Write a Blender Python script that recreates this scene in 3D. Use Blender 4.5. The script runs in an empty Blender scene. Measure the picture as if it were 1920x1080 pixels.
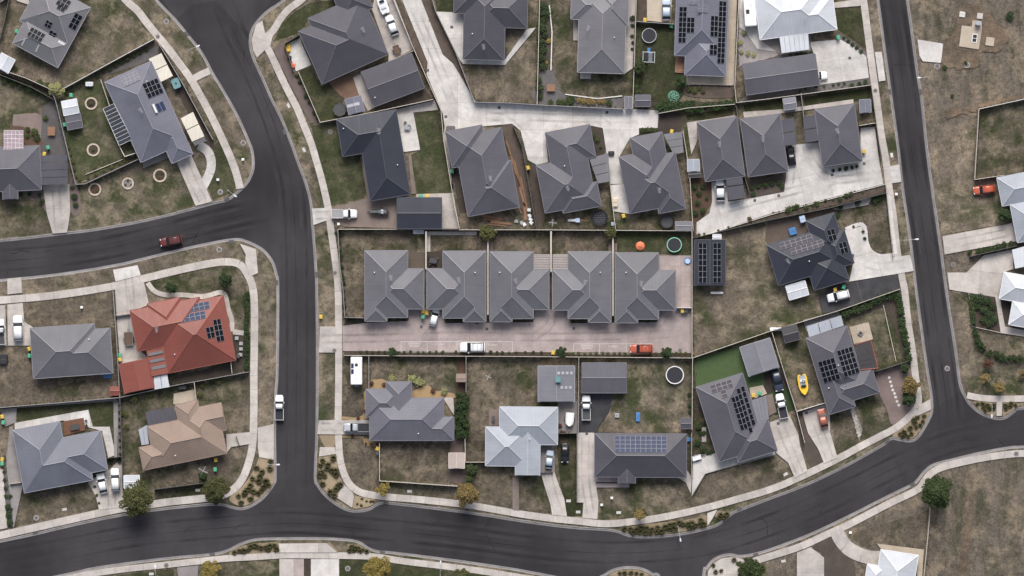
import bpy, math, random
from math import radians, sin, cos, pi, hypot, atan2
random.seed(7)
SC = bpy.context.scene
COL = SC.collection
S = 0.115                                   # metres per photo pixel (plan scale)
def W(p): return ((p[0]-960)*S, (540-p[1])*S)

# ---------------------------------------------------------------- camera, sky, sun, exposure
H = 1000.0
cam = bpy.data.cameras.new("camera"); co = bpy.data.objects.new("camera", cam); COL.objects.link(co)
co.location = (0, 0, H); co.rotation_euler = (0, 0, 0)
cam.sensor_width = 36.0; cam.lens = 36.0*H/(1920*S)
cam.clip_start = 50; cam.clip_end = 5000
SC.camera = co
EL, ROT = radians(43), radians(0)
wd = bpy.data.worlds.new("World"); SC.world = wd; wd.use_nodes = True
wn = wd.node_tree; bg = wn.nodes["Background"]
sky = wn.nodes.new("ShaderNodeTexSky"); sky.sky_type = 'NISHITA'; sky.sun_disc = False
sky.sun_elevation = EL; sky.sun_rotation = ROT; sky.air_density = 1.0; sky.dust_density = 4.0; sky.ozone_density = 1.0
hsv = wn.nodes.new("ShaderNodeHueSaturation"); hsv.inputs["Saturation"].default_value = .62   # thin high overcast: paler than a clear sky
wn.links.new(sky.outputs[0], hsv.inputs["Color"]); wn.links.new(hsv.outputs[0], bg.inputs[0]); bg.inputs[1].default_value = 0.09
sl = bpy.data.lights.new("sun", 'SUN'); sl.energy = 2.0; sl.angle = radians(34); sl.color = (1.0, .965, .93)
so = bpy.data.objects.new("sun", sl); COL.objects.link(so); so.rotation_euler = (-(pi/2-EL), 0, -ROT); so.location = (0, 60, 80)
SC.view_settings.view_transform = 'Standard'; SC.view_settings.look = 'None'
SC.view_settings.exposure = 0.6; SC.view_settings.gamma = 1.0

# ---------------------------------------------------------------- materials
MATS = {}
class NB:
    def __init__(s, name):
        s.m = bpy.data.materials.new(name); s.m.use_nodes = True; s.t = s.m.node_tree
        s.b = s.t.nodes["Principled BSDF"]
    def n(s, typ, **k):
        x = s.t.nodes.new(typ)
        for a, v in k.items(): setattr(x, a, v)
        return x
    def l(s, a, b): s.t.links.new(a, b)
    def noise(s, vec, scale, detail=3, rough=.55):
        x = s.n("ShaderNodeTexNoise"); x.inputs["Scale"].default_value = scale; x.inputs["Detail"].default_value = detail
        x.inputs["Roughness"].default_value = rough; s.l(vec, x.inputs["Vector"]); return x.outputs["Fac"]
    def rng(s, v, a, b, c=0., d=1.):
        x = s.n("ShaderNodeMapRange"); s.l(v, x.inputs[0])
        for i, q in enumerate((a, b, c, d)): x.inputs[i+1].default_value = q
        return x.outputs[0]
    def mix(s, f, a, b, mode='MIX'):
        x = s.n("ShaderNodeMix", data_type='RGBA', blend_type=mode)
        for sock, v in ((x.inputs[0], f), (x.inputs[6], a), (x.inputs[7], b)):
            if hasattr(v, "is_output"): s.l(v, sock)
            elif isinstance(v, (int, float)): sock.default_value = v
            else: sock.default_value = (*v, 1)
        return x.outputs[2]
    def math(s, op, a, b=0.):
        x = s.n("ShaderNodeMath", operation=op)
        for sock, v in ((x.inputs[0], a), (x.inputs[1], b)):
            if hasattr(v, "is_output"): s.l(v, sock)
            else: sock.default_value = v
        return x.outputs[0]
    def mulv(s, col, f):
        x = s.n("ShaderNodeVectorMath", operation='SCALE'); s.l(col, x.inputs[0]); s.l(f, x.inputs["Scale"]); return x.outputs[0]
    def attr(s, name): x = s.n("ShaderNodeAttribute", attribute_type='OBJECT', attribute_name=name); return x.outputs["Fac"]
    def rand(s): return s.n("ShaderNodeObjectInfo").outputs["Random"]
    def pos(s): return s.n("ShaderNodeNewGeometry").outputs["Position"]
    def obj(s): return s.n("ShaderNodeTexCoord").outputs["Object"]
    def uv(s): return s.n("ShaderNodeTexCoord").outputs["UV"]
    def bump(s, h, st, d=.05):
        x = s.n("ShaderNodeBump"); x.inputs["Strength"].default_value = st; x.inputs["Distance"].default_value = d
        s.l(h, x.inputs["Height"]); s.l(x.outputs[0], s.b.inputs["Normal"])
    def done(s, col=None, rough=.8, spec=.3, metal=0.):
        if col is not None:
            if hasattr(col, "is_output"): s.l(col, s.b.inputs["Base Color"])
            else: s.b.inputs["Base Color"].default_value = (*col, 1)
        if hasattr(rough, "is_output"): s.l(rough, s.b.inputs["Roughness"])
        else: s.b.inputs["Roughness"].default_value = rough
        s.b.inputs["Specular IOR Level"].default_value = spec; s.b.inputs["Metallic"].default_value = metal
        MATS[s.m.name] = s.m; return s.m

def plain(name, c, rough=.6, spec=.4, metal=0., var=.10, scale=3.):
    """small painted/plastic/timber thing: slight mottling and per-object variation"""
    n = NB(name); f = n.noise(n.obj(), scale, 3)
    k = n.math('ADD', n.rng(f, .3, .7, 1-var, 1+var), n.rng(n.rand(), 0, 1, -var*.6, var*.6))
    rgb = n.n("ShaderNodeRGB"); rgb.outputs[0].default_value = (*c, 1)
    return n.done(n.mulv(rgb.outputs[0], k), rough, spec, metal)

def lawn(name, dry, green, dark, straw, streak=False):
    n = NB(name); p = n.pos(); n1 = n.noise(p, .05, 4, .55); n3 = n.noise(p, .85, 5, .65); fine = n.noise(p, 3.0, 5, .75); spk = n.noise(p, 7.5, 3, .8)
    if streak:
        mp = n.n("ShaderNodeMapping"); n.l(p, mp.inputs[0]); mp.inputs["Rotation"].default_value = (0, 0, radians(22)); mp.inputs["Scale"].default_value = (1.5, .35, 1); mp.inputs["Location"].default_value = (31, 17, 0)
        n2 = n.noise(mp.outputs[0], .30, 5, .62)
    else: n2 = n.noise(p, .21, 5, .6)
    mo = n.n("ShaderNodeMapping"); n.l(p, mo.inputs[0]); mo.inputs["Location"].default_value = (71, 43, 5); n4 = n.noise(mo.outputs[0], .28, 4, .6)
    g = n.math('ADD', n.attr('green'), n.math('ADD', n.rng(n2, .32, .68, -.42, .42), n.rng(n1, .35, .65, -.25, .25)))
    c = n.mix(n.rng(g, .2, .75), dry, green)
    c = n.mix(n.math('MULTIPLY', n.rng(n4, .48, .62, 0, .8), n.rng(n.attr('green'), .35, .85, 1, .25)), c, straw)
    ms = n.n("ShaderNodeMapping"); n.l(p, ms.inputs[0]); ms.inputs["Location"].default_value = (13, 87, 9); n5 = n.noise(ms.outputs[0], .16, 5, .65); c = n.mix(n.rng(n5, .54, .70, 0, .6), c, dark)
    c = n.mix(n.rng(n3, .50, .66, 0, .5), c, dark)
    c = n.mix(n.rng(fine, .53, .68, 0, .65), c, dark)
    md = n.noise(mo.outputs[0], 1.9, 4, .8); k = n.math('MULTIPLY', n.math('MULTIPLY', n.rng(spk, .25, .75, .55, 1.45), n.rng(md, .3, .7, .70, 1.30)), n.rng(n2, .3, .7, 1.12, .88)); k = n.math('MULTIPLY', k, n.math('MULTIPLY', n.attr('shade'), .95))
    n.bump(n.math('ADD', fine, spk), .9, .12)
    return n.done(n.mulv(c, k), .95, .08)
lawn('lawn', (.178, .147, .115), (.066, .078, .036), (.055, .047, .039), (.315, .26, .19))
lawn('rough_grass', (.178, .150, .122), (.09, .088, .055), (.052, .046, .041), (.30, .24, .175), True)

def ground(name, a, b, c, s1=.4, s2=4., rough=.95):
    n = NB(name); p = n.pos(); f = n.noise(p, s1, 5, .6); g = n.noise(p, s2, 4, .7); h = n.noise(p, s2*3, 2, .7)
    col = n.mix(n.rng(f, .35, .65), a, b); col = n.mix(n.rng(g, .55, .72, 0, .8), col, c)
    n.bump(g, .6, .05)
    return n.done(n.mulv(col, n.math('MULTIPLY', n.rng(h, .3, .7, .8, 1.2), n.attr('shade'))), rough, .1)
ground('mulch', (.075, .06, .05), (.105, .082, .068), (.042, .036, .032))
ground('soil', (.21, .14, .085), (.26, .185, .12), (.13, .09, .06))
ground('red_soil', (.155, .098, .07), (.105, .07, .053), (.06, .045, .038))
ground('sand', (.36, .285, .195), (.30, .235, .16), (.20, .16, .11))
ground('orange_gravel', (.38, .27, .15), (.33, .24, .14), (.24, .17, .10))
ground('grey_gravel', (.27, .25, .25), (.21, .195, .195), (.12, .11, .11))
ground('pink_gravel', (.24, .185, .17), (.19, .15, .14), (.12, .095, .09))
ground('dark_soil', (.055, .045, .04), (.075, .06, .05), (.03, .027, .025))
lawn('worn_earth', (.215, .16, .115), (.165, .13, .098), (.085, .068, .055), (.27, .205, .15))
ground('turf', (.082, .122, .055), (.07, .106, .048), (.056, .085, .04), .8, 5.)

n = NB('asphalt'); p = n.pos()
big = n.noise(p, .045, 3, .5); mid = n.noise(p, .25, 4, .6); fine = n.noise(p, 9, 3, .8)
mp = n.n("ShaderNodeMapping"); n.l(p, mp.inputs[0]); mp.inputs["Scale"].default_value = (.5, .08, 1)
stk = n.noise(mp.outputs[0], 1.2, 4, .6)
k = n.math('MULTIPLY', n.rng(big, .38, .66, .75, 1.5), n.rng(fine, .25, .75, .82, 1.18))
k = n.math('MULTIPLY', k, n.rng(mid, .3, .7, .90, 1.12)); k = n.math('MULTIPLY', k, n.rng(stk, .3, .7, .93, 1.07))
k = n.math('MULTIPLY', k, n.attr('shade'))
rgb = n.n("ShaderNodeRGB"); rgb.outputs[0].default_value = (.035, .0328, .0362, 1)
n.bump(fine, .4, .02); n.done(n.mulv(rgb.outputs[0], k), .85, .25)

def concrete(name, c, stain=.25, rough=.8):
    n = NB(name); p = n.pos(); a = n.noise(p, .35, 5, .65); b = n.noise(p, 2.2, 5, .7); f = n.noise(p, 11, 3, .7)
    k = n.math('MULTIPLY', n.rng(a, .3, .68, 1-stain, 1+stain*.5), n.rng(b, .3, .7, .90, 1.08))
    k = n.math('MULTIPLY', k, n.rng(f, .2, .8, .92, 1.08)); k = n.math('MULTIPLY', k, n.rng(n.rand(), 0, 1, .88, 1.07))
    rgb = n.n("ShaderNodeRGB"); rgb.outputs[0].default_value = (*c, 1); n.bump(f, .2, .01)
    return n.done(n.mulv(rgb.outputs[0], k), rough, .25)
concrete('concrete', (.47, .43, .40), .28); concrete('path', (.52, .475, .44), .22); concrete('bright_concrete', (.60, .575, .55), .24)
concrete('pink_concrete', (.40, .335, .32), .22); concrete('brown_concrete', (.225, .18, .16), .2); concrete('grey_concrete', (.27, .25, .245), .2)
concrete('kerb', (.36, .335, .325), .25); concrete('gutter', (.26, .245, .245), .3); concrete('joint', (.24, .215, .20), .1)
concrete('cream_concrete', (.47, .40, .32), .15); concrete('dark_bitumen', (.062, .062, .068), .4)

def roofm(name, c, rough=.55, spec=.32, metal=.0, period=.76, depth=.03, tile=False):
    n = NB(name); uv = n.uv(); sep = n.n("ShaderNodeSeparateXYZ"); n.l(uv, sep.inputs[0])
    u = n.math('FRACT', n.math('DIVIDE', sep.outputs[0 if not tile else 1], period))
    rib = n.rng(n.math('ABSOLUTE', n.math('SUBTRACT', u, .5)), .30, .46)
    mp = n.n("ShaderNodeMapping"); n.l(uv, mp.inputs[0]); mp.inputs["Scale"].default_value = (1.3, .16, 1)
    st = n.noise(mp.outputs[0], 1., 4, .6); big = n.noise(n.pos(), .16, 4, .6); fine = n.noise(uv, 5, 3, .7)
    k = n.math('MULTIPLY', n.rng(st, .3, .7, .95, 1.05), n.rng(big, .3, .7, .87, 1.11))
    k = n.math('MULTIPLY', k, n.rng(fine, .2, .8, .96, 1.04)); k = n.math('MULTIPLY', k, n.rng(rib, 0, 1, 1+depth*.3, 1-depth))
    rgb = n.n("ShaderNodeRGB"); rgb.outputs[0].default_value = (*c, 1)
    n.bump(rib, .06 if not tile else .3, .03)
    return n.done(n.mulv(rgb.outputs[0], k), n.rng(st, .3, .7, rough-.05, rough+.08), spec, metal)
ROOFC = dict(grey=(.098, .096, .114), unit=(.136, .136, .150), pale=(.168, .166, .180), blue=(.155, .163, .197), lav=(.152, .154, .192),
             char=(.034, .038, .052), dark=(.076, .074, .089), silver=(.335, .36, .405), white=(.53, .55, .59), cream=(.66, .62, .53), sandy=(.42, .36, .32),
             lilac=(.185, .186, .212), brown=(.05, .047, .052), terracotta=(.225, .075, .054))
for k_, c_ in ROOFC.items(): roofm('roof_'+k_, c_)
roofm('roof_purple', (.145, .145, .172), .55, .3, 0, .45, .14, True); roofm('roof_red', (.215, .066, .05), .5, .4)
roofm('roof_beige', (.275, .208, .168), .7, .25, 0, .42, .15, True)
CAPC = dict(white=(.75, .76, .78), silver=(.5, .52, .55), red=(.27, .09, .065), beige=(.27, .20, .165), purple=(.17, .17, .2))
for k_ in list(ROOFC)+['red', 'beige', 'purple']:
    c_ = CAPC.get(k_) or tuple(min(.8, v*1.5+.035) for v in ROOFC[k_]); plain('cap_'+k_, c_, .45, .5)
def glassy(name, c, rough=.12, spec=.6):
    n = NB(name); f = n.noise(n.obj(), 2., 2); rgb = n.n("ShaderNodeRGB"); rgb.outputs[0].default_value = (*c, 1)
    return n.done(n.mulv(rgb.outputs[0], n.rng(f, .3, .7, .85, 1.15)), rough, spec)
glassy('window_glass', (.02, .025, .03)); glassy('car_glass', (.014, .018, .022), .15, .4)
glassy('panel_black', (.008, .009, .015), .4, .08); glassy('panel_blue', (.032, .042, .088), .4, .12); glassy('panel_red', (.05, .042, .06), .4, .12)
glassy('panel_pale', (.17, .165, .20), .4, .15); glassy('panel_pink', (.36, .28, .31), .4, .2)
for a in (('wall_brick', (.30, .22, .17)), ('wall_cream', (.55, .50, .43)), ('frame_white', (.75, .75, .74)), ('frame_grey', (.3, .3, .31)),
          ('fence_cream', (.52, .475, .42)), ('fence_grey', (.30, .29, .285)), ('fence_dark', (.10, .095, .09)), ('fence_white', (.68, .66, .62)),
          ('timber', (.34, .20, .11)), ('orange_timber', (.28, .155, .095)), ('deck', (.16, .075, .045)), ('pale_deck', (.36, .325, .31)), ('bark', (.11, .085, .065)),
          ('tyre', (.02, .02, .02)), ('rim', (.42, .42, .44)), ('black_plastic', (.022, .022, .024)), ('steel', (.36, .37, .38)), ('dark_steel', (.07, .07, .075)),
          ('white_paint', (.78, .78, .77)), ('bin_yellow', (.62, .43, .07)), ('bin_green', (.08, .38, .22)), ('bin_body', (.035, .05, .04)),
          ('orange_fabric', (.72, .19, .09)), ('blue_plastic', (.06, .20, .45)), ('teal', (.14, .27, .29)), ('green_paint', (.28, .62, .46)), ('pale_blue', (.45, .55, .72)),
          ('yellow_paint', (.80, .50, .03)), ('lamp_red', (.40, .02, .02)), ('brown_load', (.12, .075, .05)), ('pot', (.25, .12, .08)),
          ('ring_stone', (.60, .50, .40)), ('white_marking', (.60, .57, .55)), ('dark_mat', (.025, .025, .032)), ('lid', (.13, .12, .125)), ('red_frame', (.33, .10, .08)),
          ('white_sheet', (.70, .72, .76))):
    plain(a[0], a[1])
for k_, c_ in dict(white=(.82, .83, .84), red=(.13, .028, .024), orange=(.48, .105, .055), black=(.012, .012, .015), silver=(.45, .47, .50), navy=(.04, .05, .075), ice=(.50, .58, .68), coral=(.42, .13, .08)).items():
    n = NB('paint_'+k_); n.b.inputs["Coat Weight"].default_value = .4; n.b.inputs["Coat Roughness"].default_value = .08
    f = n.noise(n.obj(), 1.5, 2); rgb = n.n("ShaderNodeRGB"); rgb.outputs[0].default_value = (*c_, 1)
    n.done(n.mulv(rgb.outputs[0], n.rng(f, .3, .7, .95, 1.05)), .35, .5)
def foliage(name, a, b, c):
    n = NB(name); p = n.pos(); f = n.noise(p, 1.4, 3, .6); g = n.noise(p, 7, 2, .6)
    col = n.mix(n.rng(f, .36, .64), a, b); col = n.mix(n.math('MULTIPLY', n.rng(g, .52, .68), .7), col, c)
    return n.done(n.mulv(col, n.rng(n.rand(), 0, 1, .85, 1.15)), .7, .2)
foliage('leaf_green', (.036, .058, .022), (.055, .076, .027), (.10, .10, .036)); foliage('leaf_dark', (.028, .048, .02), (.042, .065, .026), (.06, .075, .03))
foliage('leaf_yellow', (.22, .19, .055), (.30, .21, .06), (.13, .14, .04)); foliage('leaf_orange', (.25, .17, .065), (.20, .155, .06), (.12, .11, .045))
foliage('leaf_mixed', (.055, .068, .026), (.085, .085, .032), (.15, .12, .045)); foliage('leaf_pale', (.30, .29, .13), (.24, .25, .11), (.17, .18, .08))
foliage('strap', (.075, .07, .032), (.055, .06, .027), (.12, .10, .045)); foliage('leaf_red', (.12, .045, .035), (.09, .05, .035), (.16, .09, .05))
foliage('tuft_straw', (.25, .205, .145), (.20, .165, .115), (.30, .25, .175)); foliage('tuft_olive', (.075, .082, .04), (.06, .07, .035), (.10, .10, .05)); foliage('tuft_brown', (.06, .05, .04), (.085, .068, .05), (.045, .04, .033))
foliage('hedge', (.042, .068, .024), (.03, .052, .02), (.065, .09, .032))

# ---------------------------------------------------------------- mesh and object helpers
class MB:
    def __init__(s): s.v = []; s.f = []; s.mi = []; s.cur = 0
    def face(s, pts):
        b = len(s.v); s.v += [tuple(p) for p in pts]; s.f.append(tuple(range(b, b+len(pts)))); s.mi.append(s.cur)
    def box(s, x0, y0, z0, x1, y1, z1, R=None):
        b = len(s.v); q = [(x0, y0, z0), (x1, y0, z0), (x1, y1, z0), (x0, y1, z0), (x0, y0, z1), (x1, y0, z1), (x1, y1, z1), (x0, y1, z1)]
        if R: q = [R(*p) for p in q]
        s.v += q
        for f in ((3, 2, 1, 0), (4, 5, 6, 7), (0, 1, 5, 4), (1, 2, 6, 5), (2, 3, 7, 6), (3, 0, 4, 7)): s.f.append(tuple(b+i for i in f)); s.mi.append(s.cur)
        return s
    def prism(s, poly, z0, z1, bottom=False):
        if area(poly) < 0: poly = poly[::-1]
        b = len(s.v); n = len(poly); s.v += [(x, y, z1) for x, y in poly]+[(x, y, z0) for x, y in poly]
        s.f.append(tuple(range(b, b+n))); s.mi.append(s.cur)
        for i in range(n):
            j = (i+1) % n; s.f.append((b+n+i, b+n+j, b+j, b+i)); s.mi.append(s.cur)
        if bottom: s.f.append(tuple(range(b+2*n-1, b+n-1, -1))); s.mi.append(s.cur)
        return s
    def tube(s, pts, rs, k=6):
        if not hasattr(rs, '__len__'): rs = [rs]*len(pts)
        b = len(s.v); n = len(pts)
        for i, p in enumerate(pts):
            a = pts[max(0, i-1)]; c = pts[min(n-1, i+1)]; d = [c[j]-a[j] for j in range(3)]; L = math.sqrt(sum(x*x for x in d)) or 1; d = [x/L for x in d]
            u = (0, 0, 1) if abs(d[2]) < .9 else (1, 0, 0)
            e = (d[1]*u[2]-d[2]*u[1], d[2]*u[0]-d[0]*u[2], d[0]*u[1]-d[1]*u[0]); L = math.sqrt(sum(x*x for x in e)); e = [x/L for x in e]
            g = (d[1]*e[2]-d[2]*e[1], d[2]*e[0]-d[0]*e[2], d[0]*e[1]-d[1]*e[0])
            for q in range(k):
                t = 2*pi*q/k; s.v.append(tuple(p[j]+rs[i]*(cos(t)*e[j]+sin(t)*g[j]) for j in range(3)))
        for i in range(n-1):
            for q in range(k):
                r = (q+1) % k; s.f.append((b+i*k+q, b+i*k+r, b+(i+1)*k+r, b+(i+1)*k+q)); s.mi.append(s.cur)
        s.f.append(tuple(range(b+k-1, b-1, -1))); s.mi.append(s.cur); s.f.append(tuple(range(b+(n-1)*k, b+n*k))); s.mi.append(s.cur)
        return s
    def lathe(s, prof, k=24, cx=0, cy=0):
        b = len(s.v); n = len(prof)
        for r, z in prof:
            for q in range(k): t = 2*pi*q/k; s.v.append((cx+r*cos(t), cy+r*sin(t), z))
        for i in range(n-1):
            for q in range(k):
                r = (q+1) % k; s.f.append((b+i*k+q, b+i*k+r, b+(i+1)*k+r, b+(i+1)*k+q)); s.mi.append(s.cur)
        return s
    def loft(s, rings, caps=True, closed=True):
        b = len(s.v); k = len(rings[0]); n = len(rings)
        for r in rings: s.v += [tuple(p) for p in r]
        for i in range(n-1):
            for q in range(k if closed else k-1):
                r = (q+1) % k; s.f.append((b+i*k+q, b+i*k+r, b+(i+1)*k+r, b+(i+1)*k+q)); s.mi.append(s.cur)
        if caps: s.f.append(tuple(range(b+k-1, b-1, -1))); s.mi.append(s.cur); s.f.append(tuple(range(b+(n-1)*k, b+n*k))); s.mi.append(s.cur)
        return s
    def mesh(s, name, mats, smooth=False, uv=None):
        m = bpy.data.meshes.new(name); m.from_pydata(s.v, [], s.f)
        if isinstance(mats, str): mats = [mats]
        for q in mats: m.materials.append(MATS[q])
        if any(s.mi): m.polygons.foreach_set("material_index", s.mi)
        if smooth: m.polygons.foreach_set("use_smooth", [True]*len(s.f))
        if uv:
            l = m.uv_layers.new(name="UVMap"); l.data.foreach_set("uv", [c for p in uv for c in p])
        m.update(); return m
    def build(s, name, mats, parent=None, smooth=False, uv=None): return link(name, s.mesh(name, mats, smooth, uv), parent)
def area(p): return sum(p[i][0]*p[(i+1) % len(p)][1]-p[(i+1) % len(p)][0]*p[i][1] for i in range(len(p)))/2
def link(name, data, parent=None):
    o = bpy.data.objects.new(name, data); COL.objects.link(o)
    if parent: o.parent = parent
    return o
USED = {}
def tag(o, label, cat, group=None, kind=None):
    if group is None and kind is None:
        if label in USED: USED[label] += 1
        else: USED[label] = 1
    o['label'] = label; o['category'] = cat
    if group: o['group'] = group
    if kind: o['kind'] = kind
    return o
def thing(name, label, cat, loc, rz=0, group=None):
    o = link(name, None); o.location = loc; o.rotation_euler = (0, 0, rz); return tag(o, label, cat, group)
def struct(o, label, cat='ground', kind='structure'): o['label'] = label; o['category'] = cat; o['kind'] = kind; return o
def copy_tree(o, parent=None):
    c = o.copy(); COL.objects.link(c); c.parent = parent
    for ch in list(o.children): copy_tree(ch, c)
    return c
def spline(P, sub=6):
    out = []
    for i in range(len(P)-1):
        a = P[max(0, i-1)]; b = P[i]; c = P[i+1]; d = P[min(len(P)-1, i+2)]
        for k in range(sub):
            t = k/sub; t2 = t*t; t3 = t2*t
            out.append(tuple(.5*((2*b[j])+(-a[j]+c[j])*t+(2*a[j]-5*b[j]+4*c[j]-d[j])*t2+(-a[j]+3*b[j]-3*c[j]+d[j])*t3) for j in (0, 1)))
    return out+[tuple(P[-1])]
def inside(p, poly):
    x, y = p; r = False; n = len(poly)
    for i in range(n):
        x1, y1 = poly[i]; x2, y2 = poly[(i+1) % n]
        if (y1 > y) != (y2 > y) and x < (x2-x1)*(y-y1)/(y2-y1)+x1: r = not r
    return r
SURF = []
def reg(poly, z, mat='', green=.35):
    xs = [p[0] for p in poly]; ys = [p[1] for p in poly]; SURF.append((min(xs), max(xs), min(ys), max(ys), poly, z, (mat, green)))
def gz(x, y):
    z = 0.
    for a, b, c, d, poly, h, _m in SURF:
        if a <= x <= b and c <= y <= d and h > z and inside((x, y), poly): z = h
    return z
def clip(poly, h):
    a, b, c = h; out = []; n = len(poly)
    for i in range(n):
        p = poly[i]; q = poly[(i+1) % n]; dp = a*p[0]+b*p[1]+c; dq = a*q[0]+b*q[1]+c
        if dp >= 0: out.append(p)
        if (dp > 0 > dq) or (dp < 0 < dq): t = dp/(dp-dq); out.append((p[0]+t*(q[0]-p[0]), p[1]+t*(q[1]-p[1])))
    return out
LAND = []     # (px, py, phrase) for locating small things in labels
def near(px, py):
    b = min(LAND, key=lambda l: hypot(l[0]-px, l[1]-py)); dx, dy = px-b[0], py-b[1]
    d = ('right of' if dx > 0 else 'left of') if abs(dx) > abs(dy) else ('below' if dy > 0 else 'above')
    return d+' '+b[2]
SEEN = {}
QUAL = ['', 'second', 'third', 'fourth', 'fifth', 'sixth', 'seventh', 'eighth', 'ninth', 'tenth']
def uniq(desc, px, py):
    l = desc+' '+near(px, py); k = SEEN.get(l, 0); SEEN[l] = k+1
    return l if not k else QUAL[min(k, 9)]+' '+l

# ---------------------------------------------------------------- setting: ground, roads, blocks, kerbs
def sheet(name, pxpoly, mat, z, label, cat='ground', shade=1., green=None, kind='structure', wpoly=None):
    poly = wpoly or [W(p) for p in pxpoly]
    if area(poly) < 0: poly = poly[::-1]
    b = MB(); b.face([(x, y, z) for x, y in poly]); o = b.build(name, mat); o['shade'] = shade
    if green is not None: o['green'] = green
    reg(poly, z, mat, green); return struct(o, label, cat, kind)
sheet('ground', [(-14000, -14000), (16000, -14000), (16000, 14000), (-14000, 14000)], 'lawn', -.06, 'dry grassy ground stretching away beyond the estate', green=.3)
sheet('road', [(-180, -180), (2100, -180), (2100, 1260), (-180, 1260)], 'asphalt', 0., 'dark asphalt suburban streets between the house blocks', 'road', kind='structure')
BLOCKS = dict(
 top_left=([(250, -60), (292, 0), (327, 37), (350, 65), (377, 100), (397, 137), (420, 175), (445, 220), (465, 265), (472, 285), (474, 310), (470, 328), (460, 345), (442, 362), (425, 374), (400, 380), (325, 400), (250, 417), (175, 430), (125, 436), (50, 445), (0, 450), (-170, 464)], [(-170, -170), (180, -170)]),
 left=([(-170, 545), (0, 527), (75, 520), (150, 510), (225, 497), (275, 485), (350, 467), (412, 454), (445, 450), (462, 454), (480, 462), (495, 472), (510, 492), (517, 515), (520, 540), (519, 690), (516, 740), (514, 810), (515, 892), (512, 907), (495, 930), (480, 942), (465, 950), (450, 953), (435, 950), (412, 945), (375, 946), (275, 957), (200, 970), (125, 986), (62, 1001), (0, 1014), (-170, 1050)], []),
 centre=([(600, -60), (534, 0), (505, 20), (487, 37), (474, 56), (470, 75), (472, 95), (480, 118), (495, 150), (510, 185), (530, 225), (547, 268), (562, 310), (575, 345), (584, 382), (587, 420), (591, 470), (594, 520), (595, 560), (596, 665), (595, 810), (592, 892), (597, 910), (615, 932), (640, 950), (660, 957), (677, 957), (692, 954), (705, 946), (720, 942), (755, 945), (830, 954), (905, 964), (960, 973), (1022, 982), (1085, 989), (1135, 992), (1160, 996), (1175, 1002), (1200, 1006), (1235, 1005), (1285, 999), (1335, 987), (1357, 975), (1372, 962), (1390, 954), (1440, 935), (1515, 906), (1590, 870), (1640, 842), (1662, 829), (1672, 821), (1690, 824), (1705, 826), (1717, 822), (1727, 810), (1740, 787), (1746, 770), (1745, 740), (1737, 690), (1727, 620), (1717, 545), (1705, 445), (1692, 357), (1682, 270), (1667, 162), (1655, 75), (1645, 0), (1620, -170)], [(700, -170)]),
 right=([(1676, -170), (1702, 0), (1711, 62), (1720, 130), (1730, 195), (1739, 280), (1749, 357), (1760, 432), (1767, 482), (1776, 550), (1786, 615), (1795, 675), (1801, 720), (1810, 742), (1822, 760), (1840, 774), (1860, 782), (1877, 784), (1890, 779), (1902, 770), (1920, 764), (2090, 745)], [(2090, -170)]),
 bottom_right=([(1300, 1250), (1320, 1080), (1325, 1067), (1337, 1052), (1352, 1044), (1370, 1041), (1385, 1044), (1405, 1042), (1440, 1033), (1515, 1005), (1590, 970), (1665, 932), (1710, 910), (1722, 900), (1735, 884), (1752, 872), (1790, 862), (1840, 850), (1890, 841), (1920, 839), (2090, 835)], [(2090, 1250)]),
 bottom=([(-170, 1140), (117, 1080), (175, 1067), (250, 1056), (325, 1047), (400, 1040), (430, 1032), (450, 1022), (480, 1013), (530, 1011), (605, 1011), (655, 1014), (675, 1019), (692, 1030), (712, 1036), (730, 1037), (805, 1046), (880, 1056), (960, 1068), (1010, 1077), (1060, 1086), (1110, 1088), (1132, 1080), (1150, 1070), (1175, 1065), (1200, 1067), (1222, 1077), (1238, 1095), (1245, 1250)], [(-170, 1250)]))
GREEN = dict(top_left=.36, left=.3, centre=.38, right=.24, bottom_right=.27, bottom=.5)
def offset(L, d):
    out = []; n = len(L)
    for i in range(n):
        a = L[max(0, i-1)]; c = L[min(n-1, i+1)]; dx, dy = c[0]-a[0], c[1]-a[1]; q = hypot(dx, dy) or 1
        out.append((L[i][0]+dy/q*d, L[i][1]-dx/q*d))
    return out
for k_, (edge, rest) in BLOCKS.items():
    e = [W(p) for p in spline(edge)]; poly = e+[W(p) for p in rest]
    ccw = area(poly) > 0; sg = 1 if ccw else -1          # outward = right-hand side when ccw
    o = MB().prism(poly, -.05, .12).build('verge', 'rough_grass' if 'right' in k_ else 'lawn'); o['green'] = GREEN[k_]; o['shade'] = 1.
    struct(o, 'dry grass land of the %s street block inside its kerb' % k_.replace('_', ' ')); reg(poly, .12, 'rough_grass' if 'right' in k_ else 'lawn')
    A, B, C = offset(e, sg*.42), e, offset(e, -sg*.17); b = MB()
    for i in range(len(e)-1):
        q = [(*A[i], .012), (*A[i+1], .012), (*B[i+1], .018), (*B[i], .018)]; b.cur = 0; b.face(q if ccw is False else q[::-1])
        q = [(*B[i], .018), (*B[i+1], .018), (*offset(e, -sg*.04)[i+1], .13) if False else (*B[i+1], .13), (*B[i], .13)]; b.cur = 1; b.face(q if not ccw else q[::-1])
        q = [(*B[i], .13), (*B[i+1], .13), (*C[i+1], .134), (*C[i], .134)]; b.face(q if not ccw else q[::-1])
        q = [(*C[i], .134), (*C[i+1], .134), (*C[i+1], .1), (*C[i], .1)]; b.face(q if not ccw else q[::-1])
    struct(b.build('kerb', ['gutter', 'kerb']), 'concrete kerb and gutter round the %s street block' % k_.replace('_', ' '), 'kerb')
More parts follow.
